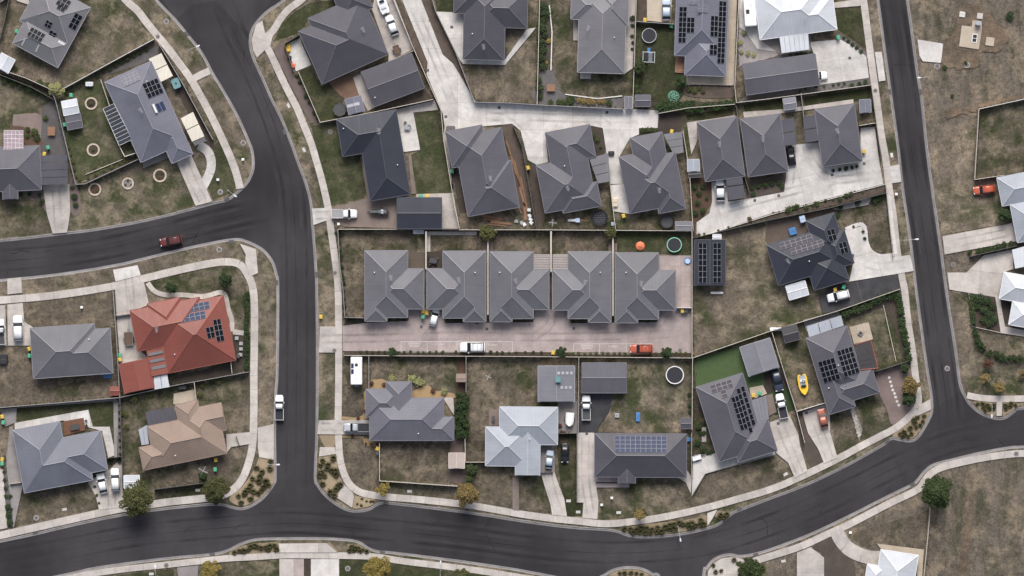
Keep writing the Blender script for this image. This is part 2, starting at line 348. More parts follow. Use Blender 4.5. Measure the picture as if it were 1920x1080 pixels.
# resurfaced stretches of asphalt
for poly, sh, lb in (([(1662, 826), (1697, 914), (1730, 886), (1790, 859), (1930, 836), (1930, 768), (1885, 786), (1840, 778), (1815, 760), (1800, 735), (1746, 770), (1730, 812), (1700, 830)], .86, 'darker resurfaced asphalt at the right hand junction'),
                     ([(516, 713), (598, 713), (598, 900), (514, 900)], 1.08, 'slightly paler asphalt stretch of the left street'),
                     ([(292, -20), (520, -20), (487, 34), (468, 62), (440, 40), (405, 0), (360, 10), (330, 36)], 1.3, 'pale worn asphalt at the top junction')):
    sheet('road_patch', poly, 'asphalt', .004, lb, 'road', sh)

# wear: polished wheel paths, crack sealing and tyre marks as thin ribbons that fade out across their width
def ribbon_mat(name, c, amount, rough=.8):
    n = NB(name); uv = n.uv(); sep = n.n("ShaderNodeSeparateXYZ"); n.l(uv, sep.inputs[0])
    f = n.math('SUBTRACT', 1., n.math('POWER', n.math('ABSOLUTE', n.math('SUBTRACT', n.math('MULTIPLY', sep.outputs[0], 2.), 1.)), 2.)); q = n.noise(n.pos(), .12, 4, .65)
    f = n.math('MULTIPLY', n.math('MULTIPLY', f, n.rng(q, .36, .62)), amount); e = n.math('MULTIPLY', n.rng(sep.outputs[1], 0, .12), n.rng(sep.outputs[1], 1, .88)); n.l(n.math('MULTIPLY', f, e), n.b.inputs["Alpha"])
    return n.done(c, rough, .2)
ribbon_mat('worn_asphalt', (.095, .089, .09), .4); ribbon_mat('oily_asphalt', (.018, .017, .019), .3); ribbon_mat('rubber_mark', (.12, .105, .098), .24); ribbon_mat('crack_seal', (.012, .012, .013), .9); ribbon_mat('rust_stain', (.22, .15, .10), .4)
def ribbon(name, pts, w, mat, z, parent, off=0.):
    e = offset([W(p) for p in spline(pts, 6)], off); A, B = offset(e, w/2), offset(e, -w/2); b = MB(); uv = []; n = len(e)-1
    for i in range(n):
        b.face([(*A[i], z), (*A[i+1], z), (*B[i+1], z), (*B[i], z)][::-1]); uv += [(1, i/n), (1, (i+1)/n), (0, (i+1)/n), (0, i/n)]
    return b.build(name, mat, parent, uv=uv)
ROAD = bpy.data.objects['road']
ROADS = [[(405, -30), (440, 60), (470, 120), (500, 190), (525, 260), (545, 330), (553, 400), (556, 500), (557, 700), (555, 930)], [(-40, 492), (100, 480), (200, 465), (300, 442), (400, 415), (500, 392)], [(-40, 1058), (120, 1030), (250, 1005), (400, 990), (550, 980), (700, 992), (850, 1006), (1000, 1026), (1150, 1036), (1300, 1026), (1400, 1000), (1500, 962), (1600, 915), (1700, 865), (1800, 825), (1960, 798)], [(1668, -30), (1690, 120), (1710, 280), (1735, 450), (1755, 600), (1772, 720), (1780, 790)]]
_q = .0052
for r in ROADS:
    for off, w, m in ((-3.0, .9, 'worn_asphalt'), (-1.3, 1.0, 'worn_asphalt'), (1.3, 1.0, 'worn_asphalt'), (3.0, .9, 'worn_asphalt'), (-2.15, .7, 'oily_asphalt'), (2.15, .7, 'oily_asphalt')): _q += .0002; ribbon('wheel_path', r, w, m, _q, ROAD, off)
    _q += .0002; ribbon('joint_seam', r, .12, 'crack_seal', _q, ROAD, .15)
rc = random.Random(21)
for i in range(26):
    r = rc.choice(ROADS); k = rc.randrange(len(r)-1); f = rc.random(); x, y = r[k][0]+(r[k+1][0]-r[k][0])*f+rc.uniform(-24, 24), r[k][1]+(r[k+1][1]-r[k][1])*f+rc.uniform(-24, 24); a = rc.uniform(0, 6.28); P = [(x, y)]
    for j in range(6): a += rc.uniform(-.6, .6); P.append((P[-1][0]+7*cos(a), P[-1][1]+7*sin(a)))
    _q += .0001; ribbon('crack_seal', P, .14, 'crack_seal', _q, ROAD)

# ---- lots, beds and bare earth (each a thin sheet of its own)
def ragged(pts, amp):
    out = []; n = len(pts); rr = random.Random(int(pts[0][0]+pts[0][1]))
    for i in range(n):
        a, b = pts[i], pts[(i+1) % n]; L = hypot(b[0]-a[0], b[1]-a[1]); k = max(1, int(L/5))
        for j in range(k): f = j/k; out.append((a[0]+(b[0]-a[0])*f+rr.uniform(-amp, amp), a[1]+(b[1]-a[1])*f+rr.uniform(-amp, amp)))
    return out
_z = [.124]
def patch(name, pts, mat, label, green=.4, shade=1., smooth=False):
    if smooth: pts = spline(list(pts)+[pts[0]], 4)[:-1]
    if mat == 'worn_earth' or name == 'garden_bed': pts = ragged(pts, 2.6 if mat == 'worn_earth' else .7)
    if mat == 'worn_earth': green = .4
    _z[0] += .0012; return sheet(name, pts, mat, _z[0], label, 'ground', shade, green)
LAWNS = [  # polygon, greenness, shade, words
 ([(0, 145), (105, 188), (125, 262), (125, 290), (80, 290), (76, 274), (0, 275)], .5, .95, 'lawn behind the left edge carport house'),
 ([(108, 190), (150, 165), (201, 154), (266, 305), (160, 338), (143, 342)], .62, 1.12, 'yellow green back lawn with round stone beds'),
 ([(145, 350), (262, 302), (330, 300), (366, 384), (250, 412), (135, 430), (132, 398), (152, 392)], .5, 1.0, 'front lawn with three round stone beds'),
 ([(0, 375), (68, 375), (88, 400), (98, 436), (0, 446)], .52, .8, 'shaggy front lawn at the left edge'),
 ([(404, 270), (412, 262), (443, 345), (438, 360), (400, 375), (390, 352), (402, 320)], .6, .9, 'corner lawn beside the curved side path'),
 ([(44, 557), (212, 545), (222, 742), (0, 762), (0, 650), (60, 650), (60, 612)], .1, .85, 'weedy brown yard round the plain grey house'),
 ([(280, 532), (345, 512), (405, 500), (440, 502), (462, 532), (460, 695), (440, 590), (420, 545), (345, 552), (300, 548)], .58, .85, 'lawn and corner garden of the red roofed house'),
 ([(30, 766), (212, 750), (219, 858), (205, 800), (175, 800), (166, 768), (32, 792)], .68, .85, 'back lawn of the bottom left bluish house'),
 ([(24, 908), (50, 926), (150, 905), (172, 912), (185, 954), (28, 987)], .42, .8, 'front lawn of the bottom left bluish house'),
 ([(228, 752), (326, 738), (330, 757), (264, 836), (271, 881), (232, 890)], .55, .85, 'side lawn left of the beige tiled house'),
 ([(369, 750), (366, 722), (468, 700), (470, 808), (426, 812), (415, 755)], .45, .85, 'back lawn right of the beige tiled house'),
 ([(266, 888), (271, 881), (426, 849), (470, 834), (462, 866), (450, 897), (430, 912), (382, 904), (290, 914), (266, 900)], .35, .85, 'front lawn of the beige tiled house'),
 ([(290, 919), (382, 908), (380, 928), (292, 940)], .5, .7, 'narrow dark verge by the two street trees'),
 ([(513, 78), (528, 45), (552, 22), (582, 5), (625, 0), (628, 11), (579, 36), (561, 62)], .75, .8, 'dark green corner lawn at the top street corner'),
 ([(560, 135), (583, 125), (602, 162), (618, 158), (646, 185), (640, 200), (655, 217), (602, 230)], .8, .85, 'small green back lawn beside the lane corner house'),
 ([(583, 236), (632, 228), (644, 294), (674, 292), (688, 345), (683, 372), (640, 382), (622, 386), (606, 325)], .6, .95, 'front lawn of the dark L-shaped house'),
 ([(776, 214), (820, 207), (845, 350), (842, 362), (782, 363), (770, 290), (788, 282)], .78, .95, 'rectangular green lawn right of the dark L-shaped house'),
 ([(868, 118), (945, 122), (1005, 66), (1005, 194), (893, 190)], .3, .95, 'dry lawn right of the shared lane'),
 ([(815, 0), (850, 0), (850, 22), (820, 20)], .75, .75, 'small lawn at the top edge beside the lane'),
 ([(1032, 0), (1073, 0), (1070, 37), (1083, 136), (1172, 139), (1186, 150), (1186, 192), (1120, 180), (1060, 177), (1036, 132), (1033, 60)], .55, .85, 'curved lawn of the pale grey top edge house'),
 ([(1193, 46), (1264, 46), (1264, 105), (1283, 145), (1283, 176), (1270, 195), (1220, 195), (1193, 176)], .8, .8, 'green play lawn with trampoline and dome'),
 ([(1286, 216), (1372, 203), (1375, 220), (1290, 226)], .9, .8, 'green strip behind the leftmost small hip unit'),
 ([(1282, 238), (1293, 237), (1297, 282), (1290, 296)], .8, .95, 'thin green strip left of the small hip units'),
 ([(1393, 196), (1466, 186), (1468, 208), (1400, 222)], .85, .75, 'green strip behind the middle small hip unit'),
 ([(1506, 182), (1630, 165), (1632, 186), (1510, 202)], .95, .75, 'green strip behind the rightmost small hip unit'),
 ([(1565, 15), (1613, 12), (1624, 92), (1570, 55)], .7, .75, 'dark lawn beside the white roofed top house'),
 ([(637, 434), (798, 434), (798, 470), (684, 470), (684, 596), (648, 594), (640, 500)], .33, .85, 'dry garden round the first of five grey units'),
 ([(804, 446), (911, 446), (911, 472), (806, 472)], .2, .7, 'brown bare yard behind the second grey unit'),
 ([(917, 434), (1031, 434), (1031, 473), (918, 473)], .42, .9, 'dry lawn behind the third grey unit'),
 ([(1035, 434), (1147, 434), (1147, 474), (1036, 474)], .42, .85, 'dry lawn behind the fourth grey unit'),
 ([(1151, 434), (1296, 435), (1296, 479), (1234, 476), (1152, 474)], .62, .9, 'greener lawn behind the fifth grey unit'),
 ([(862, 399), (972, 390), (1004, 400), (1006, 430), (864, 430)], .4, .9, 'scruffy yard with timber piles'),
 ([(1008, 402), (1127, 388), (1150, 345), (1153, 430), (1008, 430)], .52, .85, 'back yard with the black netted trampoline'),
 ([(1156, 402), (1285, 393), (1296, 392), (1297, 431), (1156, 431)], .58, .85, 'back yard with the smaller black trampoline'),
 ([(1300, 450), (1436, 414), (1438, 462), (1459, 537), (1500, 545), (1530, 562), (1538, 590), (1440, 622), (1300, 667)], .38, 1.0, 'wide dry yard beside the solar covered shed'),
 ([(1570, 398), (1654, 367), (1664, 440), (1667, 472), (1650, 476), (1636, 468), (1626, 445), (1620, 418), (1582, 425)], .42, .75, 'L-shaped front lawn of the charcoal solar house'),
 ([(1449, 627), (1510, 640), (1545, 756), (1494, 770)], .5, .9, 'yard round the yellow boat'),
 ([(1586, 600), (1660, 572), (1690, 600), (1702, 674), (1640, 696), (1630, 640)], .55, .95, 'back lawn of the house beside the yellow boat'),
 ([(1556, 780), (1604, 757), (1612, 800), (1618, 832), (1572, 857), (1569, 850)], .5, .8, 'front lawn beside the stone path'),
 ([(1612, 762), (1650, 740), (1660, 765), (1672, 800), (1622, 830)], .45, .85, 'front corner lawn right of the stone path'),
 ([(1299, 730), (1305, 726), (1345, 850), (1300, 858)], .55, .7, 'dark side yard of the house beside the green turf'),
 ([(1297, 945), (1322, 890), (1452, 853), (1488, 893), (1440, 914), (1300, 958)], .12, .85, 'weedy front yard above the curved footpath'),
 ([(1122, 900), (1280, 905), (1296, 932), (1297, 958), (1180, 972), (1122, 971)], .45, .9, 'front lawn of the house with the wide solar array'),
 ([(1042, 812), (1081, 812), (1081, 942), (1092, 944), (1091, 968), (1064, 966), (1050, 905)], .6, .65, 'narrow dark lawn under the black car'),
 ([(974, 895), (1014, 890), (1033, 948), (1034, 962), (974, 956)], .5, .75, 'front lawn of the silver roofed house'),
 ([(880, 880), (961, 890), (961, 954), (880, 940)], .4, .85, 'front lawn left of the silver roofed house'),
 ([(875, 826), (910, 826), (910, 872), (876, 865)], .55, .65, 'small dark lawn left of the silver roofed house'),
 ([(877, 672), (1008, 672), (1008, 752), (1046, 762), (937, 765), (911, 800), (882, 822)], .42, .9, 'dry back yard left of the lilac shed'),
 ([(1176, 674), (1296, 674), (1296, 810), (1120, 810), (1150, 742)], .42, 1.05, 'dry yellowish yard round the white ringed trampoline'),
 ([(693, 670), (857, 670), (857, 732), (830, 738), (795, 722), (770, 713), (695, 712)], .52, .9, 'back lawn of the purple grey tiled house'),
 ([(714, 832), (842, 832), (842, 903), (714, 898)], .25, .75, 'fenced front lawn of the purple grey tiled house'),
 ([(642, 826), (680, 832), (710, 838), (711, 924), (690, 922), (668, 912), (650, 882)], .15, .75, 'brown corner lawn of the purple grey tiled house'),
 ([(642, 671), (691, 671), (691, 730), (680, 780), (642, 780)], .3, .75, 'worn lawn round the parked white caravan'),
 ([(1836, 208), (1940, 188), (1940, 322), (1828, 336)], .42, .85, 'fenced greener paddock at the right edge'),
 ([(1742, 260), (1830, 240), (1825, 335), (1870, 335), (1885, 420), (1766, 440)], .3, 1.12, 'dry yellow lawn round the orange car'),
 ([(1785, 545), (1862, 550), (1875, 622), (1930, 632), (1930, 745), (1815, 738), (1798, 660)], .38, 1.0, 'dry corner garden at the right hand junction'),
 ([(1600, 1000), (1740, 956), (1731, 1028), (1648, 1020), (1622, 1025), (1598, 1010)], .4, .8, 'lawn above the bottom edge white house'),
 ([(636, 1048), (700, 1050), (760, 1060), (908, 1080), (908, 1140), (636, 1140)], .72, .8, 'green lawn below the bottom street'),
 ([(225, 1078), (325, 1066), (330, 1130), (215, 1130)], .7, .75, 'green lawn below the bottom left street'),
]
for pts, g, sh, words in LAWNS: patch('lawn', pts, 'lawn', words, g if g < .6 else g+.25, sh)
BEDS = [
 ('garden_bed', [(290, 76), (300, 84), (205, 135), (125, 180), (118, 170)], 'mulch', 'planted strip along the white fence at top left', 1.1),
 ('garden_bed', [(0, 136), (100, 172), (105, 186), (0, 150)], 'mulch', 'shady planted strip below the top left fence', .9),
 ('paved_yard', [(205, 140), (282, 112), (300, 92), (298, 84), (190, 146)], 'grey_gravel', 'narrow gravel yard above the bluish house', .55),
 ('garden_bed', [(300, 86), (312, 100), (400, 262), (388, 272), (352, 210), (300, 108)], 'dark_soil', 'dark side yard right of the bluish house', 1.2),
 ('garden_bed', [(25, 215), (80, 216), (80, 262), (60, 262), (50, 240), (25, 238)], 'pink_gravel', 'pinkish gravel patch by the rusty table', 1.1),
 ('garden_bed', [(80, 200), (108, 190), (124, 265), (122, 290), (80, 290), (78, 230)], 'grey_gravel', 'grey gravel yard beside the rusty table', .5),
 ('garden_bed', [(22, 236), (50, 240), (78, 262), (78, 272), (47, 272), (46, 245), (22, 244)], 'red_soil', 'rust coloured mulch bed at left', 1.),
 ('garden_bed', [(160, 340), (258, 295), (261, 300), (161, 346), (143, 346)], 'mulch', 'mulched strip below the bluish house', 1.),
 ('garden_bed', [(0, 358), (66, 372), (92, 403), (81, 348), (0, 350)], 'pink_gravel', 'pinkish gravel bed left of the carport drive', .8),
 ('garden_bed', [(130, 300), (136, 305), (153, 392), (132, 397)], 'pink_gravel', 'pinkish gravel bed right of the carport drive', .8),
 ('garden_bed', [(486, 858), (511, 862), (513, 905), (493, 929), (466, 946), (442, 946), (430, 934), (452, 914), (474, 885)], 'sand', 'sandy planted corner bed left of the junction', 1.),
 ('garden_bed', [(597, 857), (630, 852), (633, 885), (643, 910), (630, 932), (616, 928), (599, 902)], 'sand', 'sandy planted corner bed right of the junction', 1.),
 ('garden_bed', [(665, 930), (702, 936), (695, 948), (674, 953), (660, 951)], 'sand', 'small sandy bed at the bottom junction', 1.),
 ('garden_bed', [(597, 815), (627, 815), (627, 836), (610, 838)], 'sand', 'sandy verge wedge right of the left street', .85),
 ('garden_bed', [(484, 828), (511, 823), (503, 838), (484, 840)], 'sand', 'sandy verge wedge left of the left street', .8),
 ('garden_bed', [(430, 1036), (455, 1023), (522, 1017), (522, 1036), (440, 1042)], 'sand', 'sandy planted bed at the bottom left bend', .8),
 ('garden_bed', [(612, 1018), (620, 1018), (633, 1034), (613, 1034)], 'sand', 'tiny sandy wedge between bottom driveways', .8),
 ('garden_bed', [(653, 1020), (672, 1022), (693, 1034), (690, 1038), (652, 1038)], 'sand', 'sandy planted bed right of the bottom driveways', .8),
 ('garden_bed', [(1165, 989), (1200, 984), (1290, 974), (1325, 966), (1328, 985), (1285, 996), (1235, 1002), (1195, 1002), (1172, 998)], 'sand', 'long sandy planted kerb bed on the bottom street', .8),
 ('garden_bed', [(1343, 958), (1365, 960), (1355, 974), (1342, 970)], 'sand', 'short sandy kerb bed left of the driveway bend', .8),
 ('garden_bed', [(1672, 818), (1688, 798), (1712, 778), (1742, 770), (1738, 786), (1724, 808), (1714, 820), (1700, 823)], 'sand', 'sandy planted corner bed at the right junction', .9),
 ('garden_bed', [(1826, 753), (1866, 752), (1866, 778), (1848, 775), (1836, 768)], 'sand', 'sandy planted kerb bed on the right corner', .85),
 ('garden_bed', [(1880, 753), (1912, 757), (1900, 768), (1886, 777), (1880, 778)], 'sand', 'second sandy planted bed on the right corner', .85),
 ('garden_bed', [(1140, 1080), (1152, 1072), (1175, 1068), (1200, 1070), (1216, 1080)], 'sand', 'sandy planted corner bed at the bottom edge', .85),
 ('garden_bed', [(616, 155), (662, 140), (676, 177), (648, 186)], 'red_soil', 'bare reddish soil patch beside the long shed', 1.3),
 ('garden_bed', [(512, 92), (520, 84), (562, 68), (535, 82), (535, 105), (600, 229), (582, 232), (545, 160)], 'pink_gravel', 'reddish brick strip along the footpath', .75),
 ('garden_bed', [(786, 0), (806, 0), (855, 100), (892, 192), (870, 150), (850, 118), (830, 100)], 'mulch', 'bare strip along the right side of the lane', 1.3),
 ('garden_bed', [(737, 0), (750, 0), (802, 117), (800, 140), (830, 208), (826, 207), (775, 90)], 'mulch', 'bare strip along the left side of the lane', 1.2),
 ('garden_bed', [(702, 201), (797, 166), (812, 187), (712, 212)], 'dark_soil', 'dark soil strip below the long shed', 1.3),
 ('garden_bed', [(1013, 0), (1030, 10), (1034, 60), (1033, 132), (1012, 135)], 'dark_soil', 'shaded shrub bed along the left fence', 1.4),
 ('garden_bed', [(1012, 135), (1035, 134), (1058, 178), (1130, 184), (1168, 182), (1168, 203), (1008, 197)], 'grey_gravel', 'grey slate and shrub bed above the lane', .6),
 ('garden_bed', [(1193, 0), (1213, 0), (1213, 38), (1193, 42)], 'mulch', 'bare earth strip left of the silver blue car', 1.),
 ('garden_bed', [(1283, 160), (1370, 163), (1370, 184), (1288, 180)], 'mulch', 'bark garden bed below the top solar house', 1.3),
 ('garden_bed', [(1195, 192), (1380, 190), (1378, 200), (1290, 208), (1236, 214), (1230, 203)], 'dark_soil', 'soil under the long hedge above the lane end', 1.2),
 ('garden_bed', [(1235, 212), (1272, 210), (1275, 246), (1235, 250)], 'dark_soil', 'dark bare soil plot beside the lane end', 1.1),
 ('garden_bed', [(1040, 242), (1106, 236), (1130, 242), (1135, 285), (1108, 290)], 'dark_soil', 'dark planted bed above the middle house', 1.1),
 ('garden_bed', [(1196, 240), (1232, 238), (1232, 254), (1198, 254)], 'dark_soil', 'small planted bed at the lane end', 1.),
 ('garden_bed', [(940, 232), (962, 232), (985, 290), (1004, 400), (972, 390), (958, 300)], 'mulch', 'strip of earth with timber piles', 1.25),
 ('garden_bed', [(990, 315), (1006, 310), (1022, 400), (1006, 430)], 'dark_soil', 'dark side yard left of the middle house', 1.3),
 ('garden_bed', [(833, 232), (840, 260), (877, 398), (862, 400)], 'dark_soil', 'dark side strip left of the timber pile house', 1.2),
 ('garden_bed', [(1292, 330), (1336, 342), (1336, 378), (1305, 418), (1305, 444), (1299, 440)], 'red_soil', 'rusty soil garden left of the white sedan', .75),
 ('garden_bed', [(1402, 340), (1470, 328), (1470, 358), (1404, 372)], 'dark_soil', 'planted bed below the middle small hip unit', 1.6),
 ('garden_bed', [(1550, 316), (1612, 305), (1610, 318), (1560, 326)], 'grey_gravel', 'gravel bed below the rightmost small hip unit', .45),
 ('garden_bed', [(1390, 106), (1520, 96), (1524, 102), (1392, 120)], 'grey_gravel', 'gravel bed above the long ribbed shed', .5),
 ('garden_bed', [(1400, 180), (1630, 146), (1632, 158), (1440, 187), (1385, 195)], 'grey_gravel', 'gravel bed with small shrubs below the ribbed shed', .6),
 ('garden_bed', [(1571, 62), (1624, 98), (1624, 108), (1568, 72)], 'grey_gravel', 'curved gravel border by the white roofed house', .7),
 ('garden_bed', [(1384, 45), (1398, 40), (1425, 85), (1460, 102), (1395, 120), (1386, 120)], 'grey_gravel', 'pebble garden beside the white roofed house', 1.25),
 ('garden_bed', [(1297, 446), (1440, 403), (1658, 346), (1661, 360), (1440, 415), (1299, 448)], 'mulch', 'long mulched fence bed below the pale drive', 1.1),
 ('bare_yard', [(1440, 417), (1556, 392), (1562, 399), (1510, 415), (1516, 434), (1440, 458)], 'mulch', 'bare brown yard above the charcoal solar house', 1.35),
 ('artificial_turf', [(1300, 673), (1386, 650), (1404, 706), (1431, 698), (1434, 725), (1407, 740), (1391, 699), (1305, 726)], 'turf', 'bright green artificial turf beside a solar house', 1.),
 ('artificial_turf', [(1440, 735), (1480, 724), (1490, 768), (1452, 778)], 'turf', 'green turf strip under the white pickup', .6),
 ('garden_bed', [(1432, 700), (1459, 690), (1480, 724), (1434, 738)], 'dark_soil', 'dark pad under the navy car', .9),
 ('garden_bed', [(1492, 774), (1504, 772), (1516, 812), (1544, 866), (1520, 880), (1500, 830)], 'dark_soil', 'dark strip between two driveways', 1.5),
 ('garden_bed', [(1642, 700), (1700, 682), (1716, 740), (1718, 762), (1676, 798), (1662, 765), (1648, 735)], 'pink_gravel', 'pinkish gravel garden with stepping stones', .95),
 ('garden_bed', [(1655, 576), (1688, 560), (1704, 676), (1694, 678), (1680, 620)], 'mulch', 'bark strip along the right hand hedge', .9),
 ('garden_bed', [(1584, 583), (1680, 545), (1690, 560), (1660, 574), (1588, 598)], 'dark_soil', 'shady hedge bed above the back lawn', 1.3),
 ('garden_bed', [(692, 712), (722, 712), (722, 730), (694, 730)], 'orange_gravel', 'orange gravel bed above the purple roof left', 1.),
 ('garden_bed', [(682, 735), (690, 735), (690, 784), (642, 786), (642, 781), (680, 779)], 'orange_gravel', 'orange gravel border beside the caravan lawn', .9),
 ('garden_bed', [(642, 816), (680, 818), (684, 822), (708, 824), (711, 836), (684, 836), (678, 822), (642, 821)], 'orange_gravel', 'orange gravel border below the short driveway', .75),
 ('garden_bed', [(772, 735), (800, 722), (815, 732), (852, 738), (852, 746), (772, 746)], 'orange_gravel', 'orange gravel bed above the purple roof right', 1.),
 ('garden_bed', [(857, 670), (873, 670), (873, 735), (857, 735)], 'red_soil', 'reddish soil run beside the back fence', .7),
 ('garden_bed', [(843, 826), (872, 820), (872, 905), (858, 908), (843, 903)], 'pink_gravel', 'dark pink gravel strip behind the cream shed', .55),
 ('garden_bed', [(645, 656), (1296, 660), (1296, 669), (645, 665)], 'mulch', 'narrow planted strip along the unit driveway', .8),
 ('garden_bed', [(650, 596), (720, 603), (765, 597), (800, 606), (700, 610), (645, 610)], 'mulch', 'planted strip in front of the first grey unit', .8),
 ('garden_bed', [(830, 596), (1000, 598), (1000, 606), (960, 610), (850, 607)], 'mulch', 'planted strip in front of the second and third grey units', .8),
 ('garden_bed', [(1062, 597), (1234, 598), (1225, 607), (1090, 608)], 'mulch', 'planted strip in front of the fourth and fifth grey units', .8),
 ('garden_bed', [(801, 473), (830, 473), (830, 503), (801, 503)], 'dark_soil', 'dark paved nook beside the second grey unit', 1.1),
 ('garden_bed', [(636, 432), (640, 432), (648, 595), (644, 600)], 'dark_soil', 'shrub strip along the left unit fence', 1.5),
 ('garden_bed', [(330, 705), (442, 676), (456, 640), (456, 694), (330, 722)], 'dark_soil', 'dark soil yard below the red roofed house', 1.1),
 ('garden_bed', [(436, 622), (457, 624), (457, 668), (444, 674)], 'dark_soil', 'dark yard right of the red roofed house', 1.),
 ('garden_bed', [(5, 880), (20, 900), (27, 990), (10, 985)], 'grey_gravel', 'gravel shrub strip at the bottom left edge', .55),
 ('garden_bed', [(219, 745), (226, 745), (230, 856), (222, 858)], 'grey_gravel', 'narrow potted shrub strip beside the fence', .7),
 ('garden_bed', [(1816, 545), (1866, 553), (1875, 622), (1824, 612)], 'mulch', 'mulched shrub bed at the right edge house', .85),
 ('garden_bed', [(1875, 563), (1895, 566), (1889, 606), (1880, 602)], 'dark_soil', 'dark soil strip beside the lower white house', 1.),
 ('bare_earth', [(1764, 82), (1790, 60), (1797, 20), (1835, 8), (1870, 45), (1888, 70), (1875, 95), (1838, 100), (1832, 125), (1790, 128), (1764, 118)], 'worn_earth', 'bare brown earth round the pump station slab', .95),
 ('dirt_track', [(1792, 1140), (1795, 1080), (1806, 1000), (1818, 930), (1826, 930), (1822, 1000), (1812, 1080), (1815, 1140)], 'worn_earth', 'faint dirt track across the bottom right field', .85),
 ('bare_earth', [(1770, 208), (1834, 196), (1920, 176), (1925, 186), (1836, 206), (1775, 222)], 'worn_earth', 'worn pinkish track above the paddock fence', .95),
 ('garden_bed', [(1520, 1028), (1556, 1008), (1572, 1032), (1600, 1050), (1600, 1130), (1545, 1130), (1545, 1045)], 'dark_soil', 'dark garden between the bottom right driveways', 1.4),
 ('garden_bed', [(571, 1048), (582, 1048), (582, 1130), (570, 1130)], 'dark_soil', 'black bark strip between bottom driveways', .9),
]
for nm, pts, mt, words, sh in BEDS: patch(nm, pts, mt, words, None, sh, smooth=nm != 'artificial_turf' and 'strip' not in words and 'under' not in words)

# ---- footpaths: separate cast slabs on a bed
ZP = _z[0]+.012
def footpath(pts, width, label, mat='path', step=3.1, name='footpath'):
    e = [W(p) for p in spline(pts, 8)]; L = [e[0]]; acc = [0]
    for i in range(1, len(e)): acc.append(acc[-1]+hypot(e[i][0]-e[i-1][0], e[i][1]-e[i-1][1]))
    def at(s):
        for i in range(1, len(e)):
            if acc[i] >= s or i == len(e)-1:
                t = (s-acc[i-1])/max(1e-6, acc[i]-acc[i-1]); return (e[i-1][0]+t*(e[i][0]-e[i-1][0]), e[i-1][1]+t*(e[i][1]-e[i-1][1]))
    w = width*S/2; A, B = offset(e, w-.03), offset(e, -w+.03); bed = A+B[::-1]; z = ZP; globals()['ZP'] = ZP+.0011
    root = struct(MB().prism(bed, .1, z-.02).build(name, 'joint'), label, 'footpath'); reg(bed, z)
    n = max(1, round(acc[-1]/step)); d = acc[-1]/n
    for k in range(n):
        ss = [k*d+.025+(d-.05)*q/4 for q in range(5)]; c = [at(s) for s in ss]
        A, B = offset(c, w), offset(c, -w); MB().prism(A+B[::-1], .11, z+random.uniform(-.004, .004)).build('slab', mat, root)
footpath([(205, -40), (236, 0), (258, 20), (275, 42), (296, 68), (313, 88), (335, 117), (357, 147), (376, 180), (400, 225), (422, 272), (437, 307), (446, 335), (450, 354)], 14, 'concrete footpath curving past the bluish house')
footpath([(361, 149), (375, 141), (393, 133)], 13, 'short concrete ramp from the upper left footpath to the kerb')
footpath([(-60, 569), (0, 563), (100, 554), (205, 538), (275, 521), (350, 503), (400, 493), (430, 491), (450, 496), (463, 512), (473, 535), (477, 570), (477, 640), (476, 700), (476, 770), (474, 830), (467, 865), (455, 897), (437, 918), (412, 930), (375, 935), (325, 940), (295, 944), (225, 954), (150, 970), (75, 987), (0, 1004), (-60, 1018)], 14, 'concrete footpath looping round the red roofed house block')
footpath([(590, -25), (565, 0), (542, 17), (525, 37), (512, 58), (498, 70)], 13, 'curved concrete footpath at the top street corner')
footpath([(498, 84), (507, 100), (520, 128), (537, 164), (557, 203), (572, 240), (584, 270), (592, 297), (602, 332), (610, 365), (616, 395), (620, 427), (625, 462), (630, 500), (634, 545), (635, 615), (635, 715), (634, 790), (635, 822), (637, 855), (644, 885), (655, 907), (672, 921), (692, 927), (730, 932), (780, 936), (830, 941), (880, 947), (955, 960), (985, 965), (1035, 972), (1085, 977), (1135, 982), (1185, 978), (1235, 971), (1285, 961), (1335, 949), (1385, 935), (1440, 919), (1490, 899), (1565, 863), (1615, 836), (1652, 817), (1680, 802), (1702, 784), (1718, 766)], 13, 'long concrete footpath down the left street and along the bottom street')
footpath([(1719, 766), (1722, 747), (1717, 710), (1710, 652), (1702, 602), (1696, 545), (1690, 515), (1682, 470), (1675, 407), (1666, 345), (1660, 295), (1652, 250), (1642, 175), (1635, 125), (1627, 62), (1619, 0), (1610, -60)], 13, 'concrete footpath up the left side of the right street')
footpath([(60, 1104), (150, 1080), (225, 1068), (300, 1060), (375, 1052), (425, 1047), (480, 1044), (530, 1041), (590, 1041), (655, 1042), (705, 1044), (755, 1052), (830, 1061), (905, 1071), (955, 1079), (1040, 1093)], 12, 'concrete footpath below the bottom street')
footpath([(1990, 852), (1920, 850), (1865, 855), (1815, 864), (1770, 875), (1747, 886), (1733, 902), (1720, 918), (1665, 945), (1590, 984), (1552, 1001), (1502, 1024), (1440, 1044), (1400, 1056)], 13, 'concrete footpath along the bottom right field')
footpath([(1813, 741), (1840, 746), (1880, 748), (1960, 746)], 12, 'concrete footpath at the right hand corner')
footpath([(277, 530), (290, 546), (312, 553), (345, 553), (382, 556), (418, 549), (428, 580), (435, 602), (434, 622)], 9, 'winding garden path round the red roofed house', 'path', 2.2)
footpath([(372, 272), (388, 282), (396, 300), (394, 322), (379, 354)], 17, 'curved concrete side path beside the bluish house', 'bright_concrete', 3.5)
footpath([(1567, 994), (1582, 1020), (1603, 1036), (1630, 1045), (1650, 1046)], 26, 'curved driveway of the bottom edge white house', 'concrete', 4, 'driveway')
footpath([(1666, 366), (1672, 420), (1679, 476)], 7, 'pale border path right of the L-shaped front lawn', 'bright_concrete', 3)
footpath([(1585, 430), (1618, 421), (1625, 455), (1634, 472), (1652, 480), (1676, 477)], 7, 'pale border path round the L-shaped front lawn', 'bright_concrete', 3)

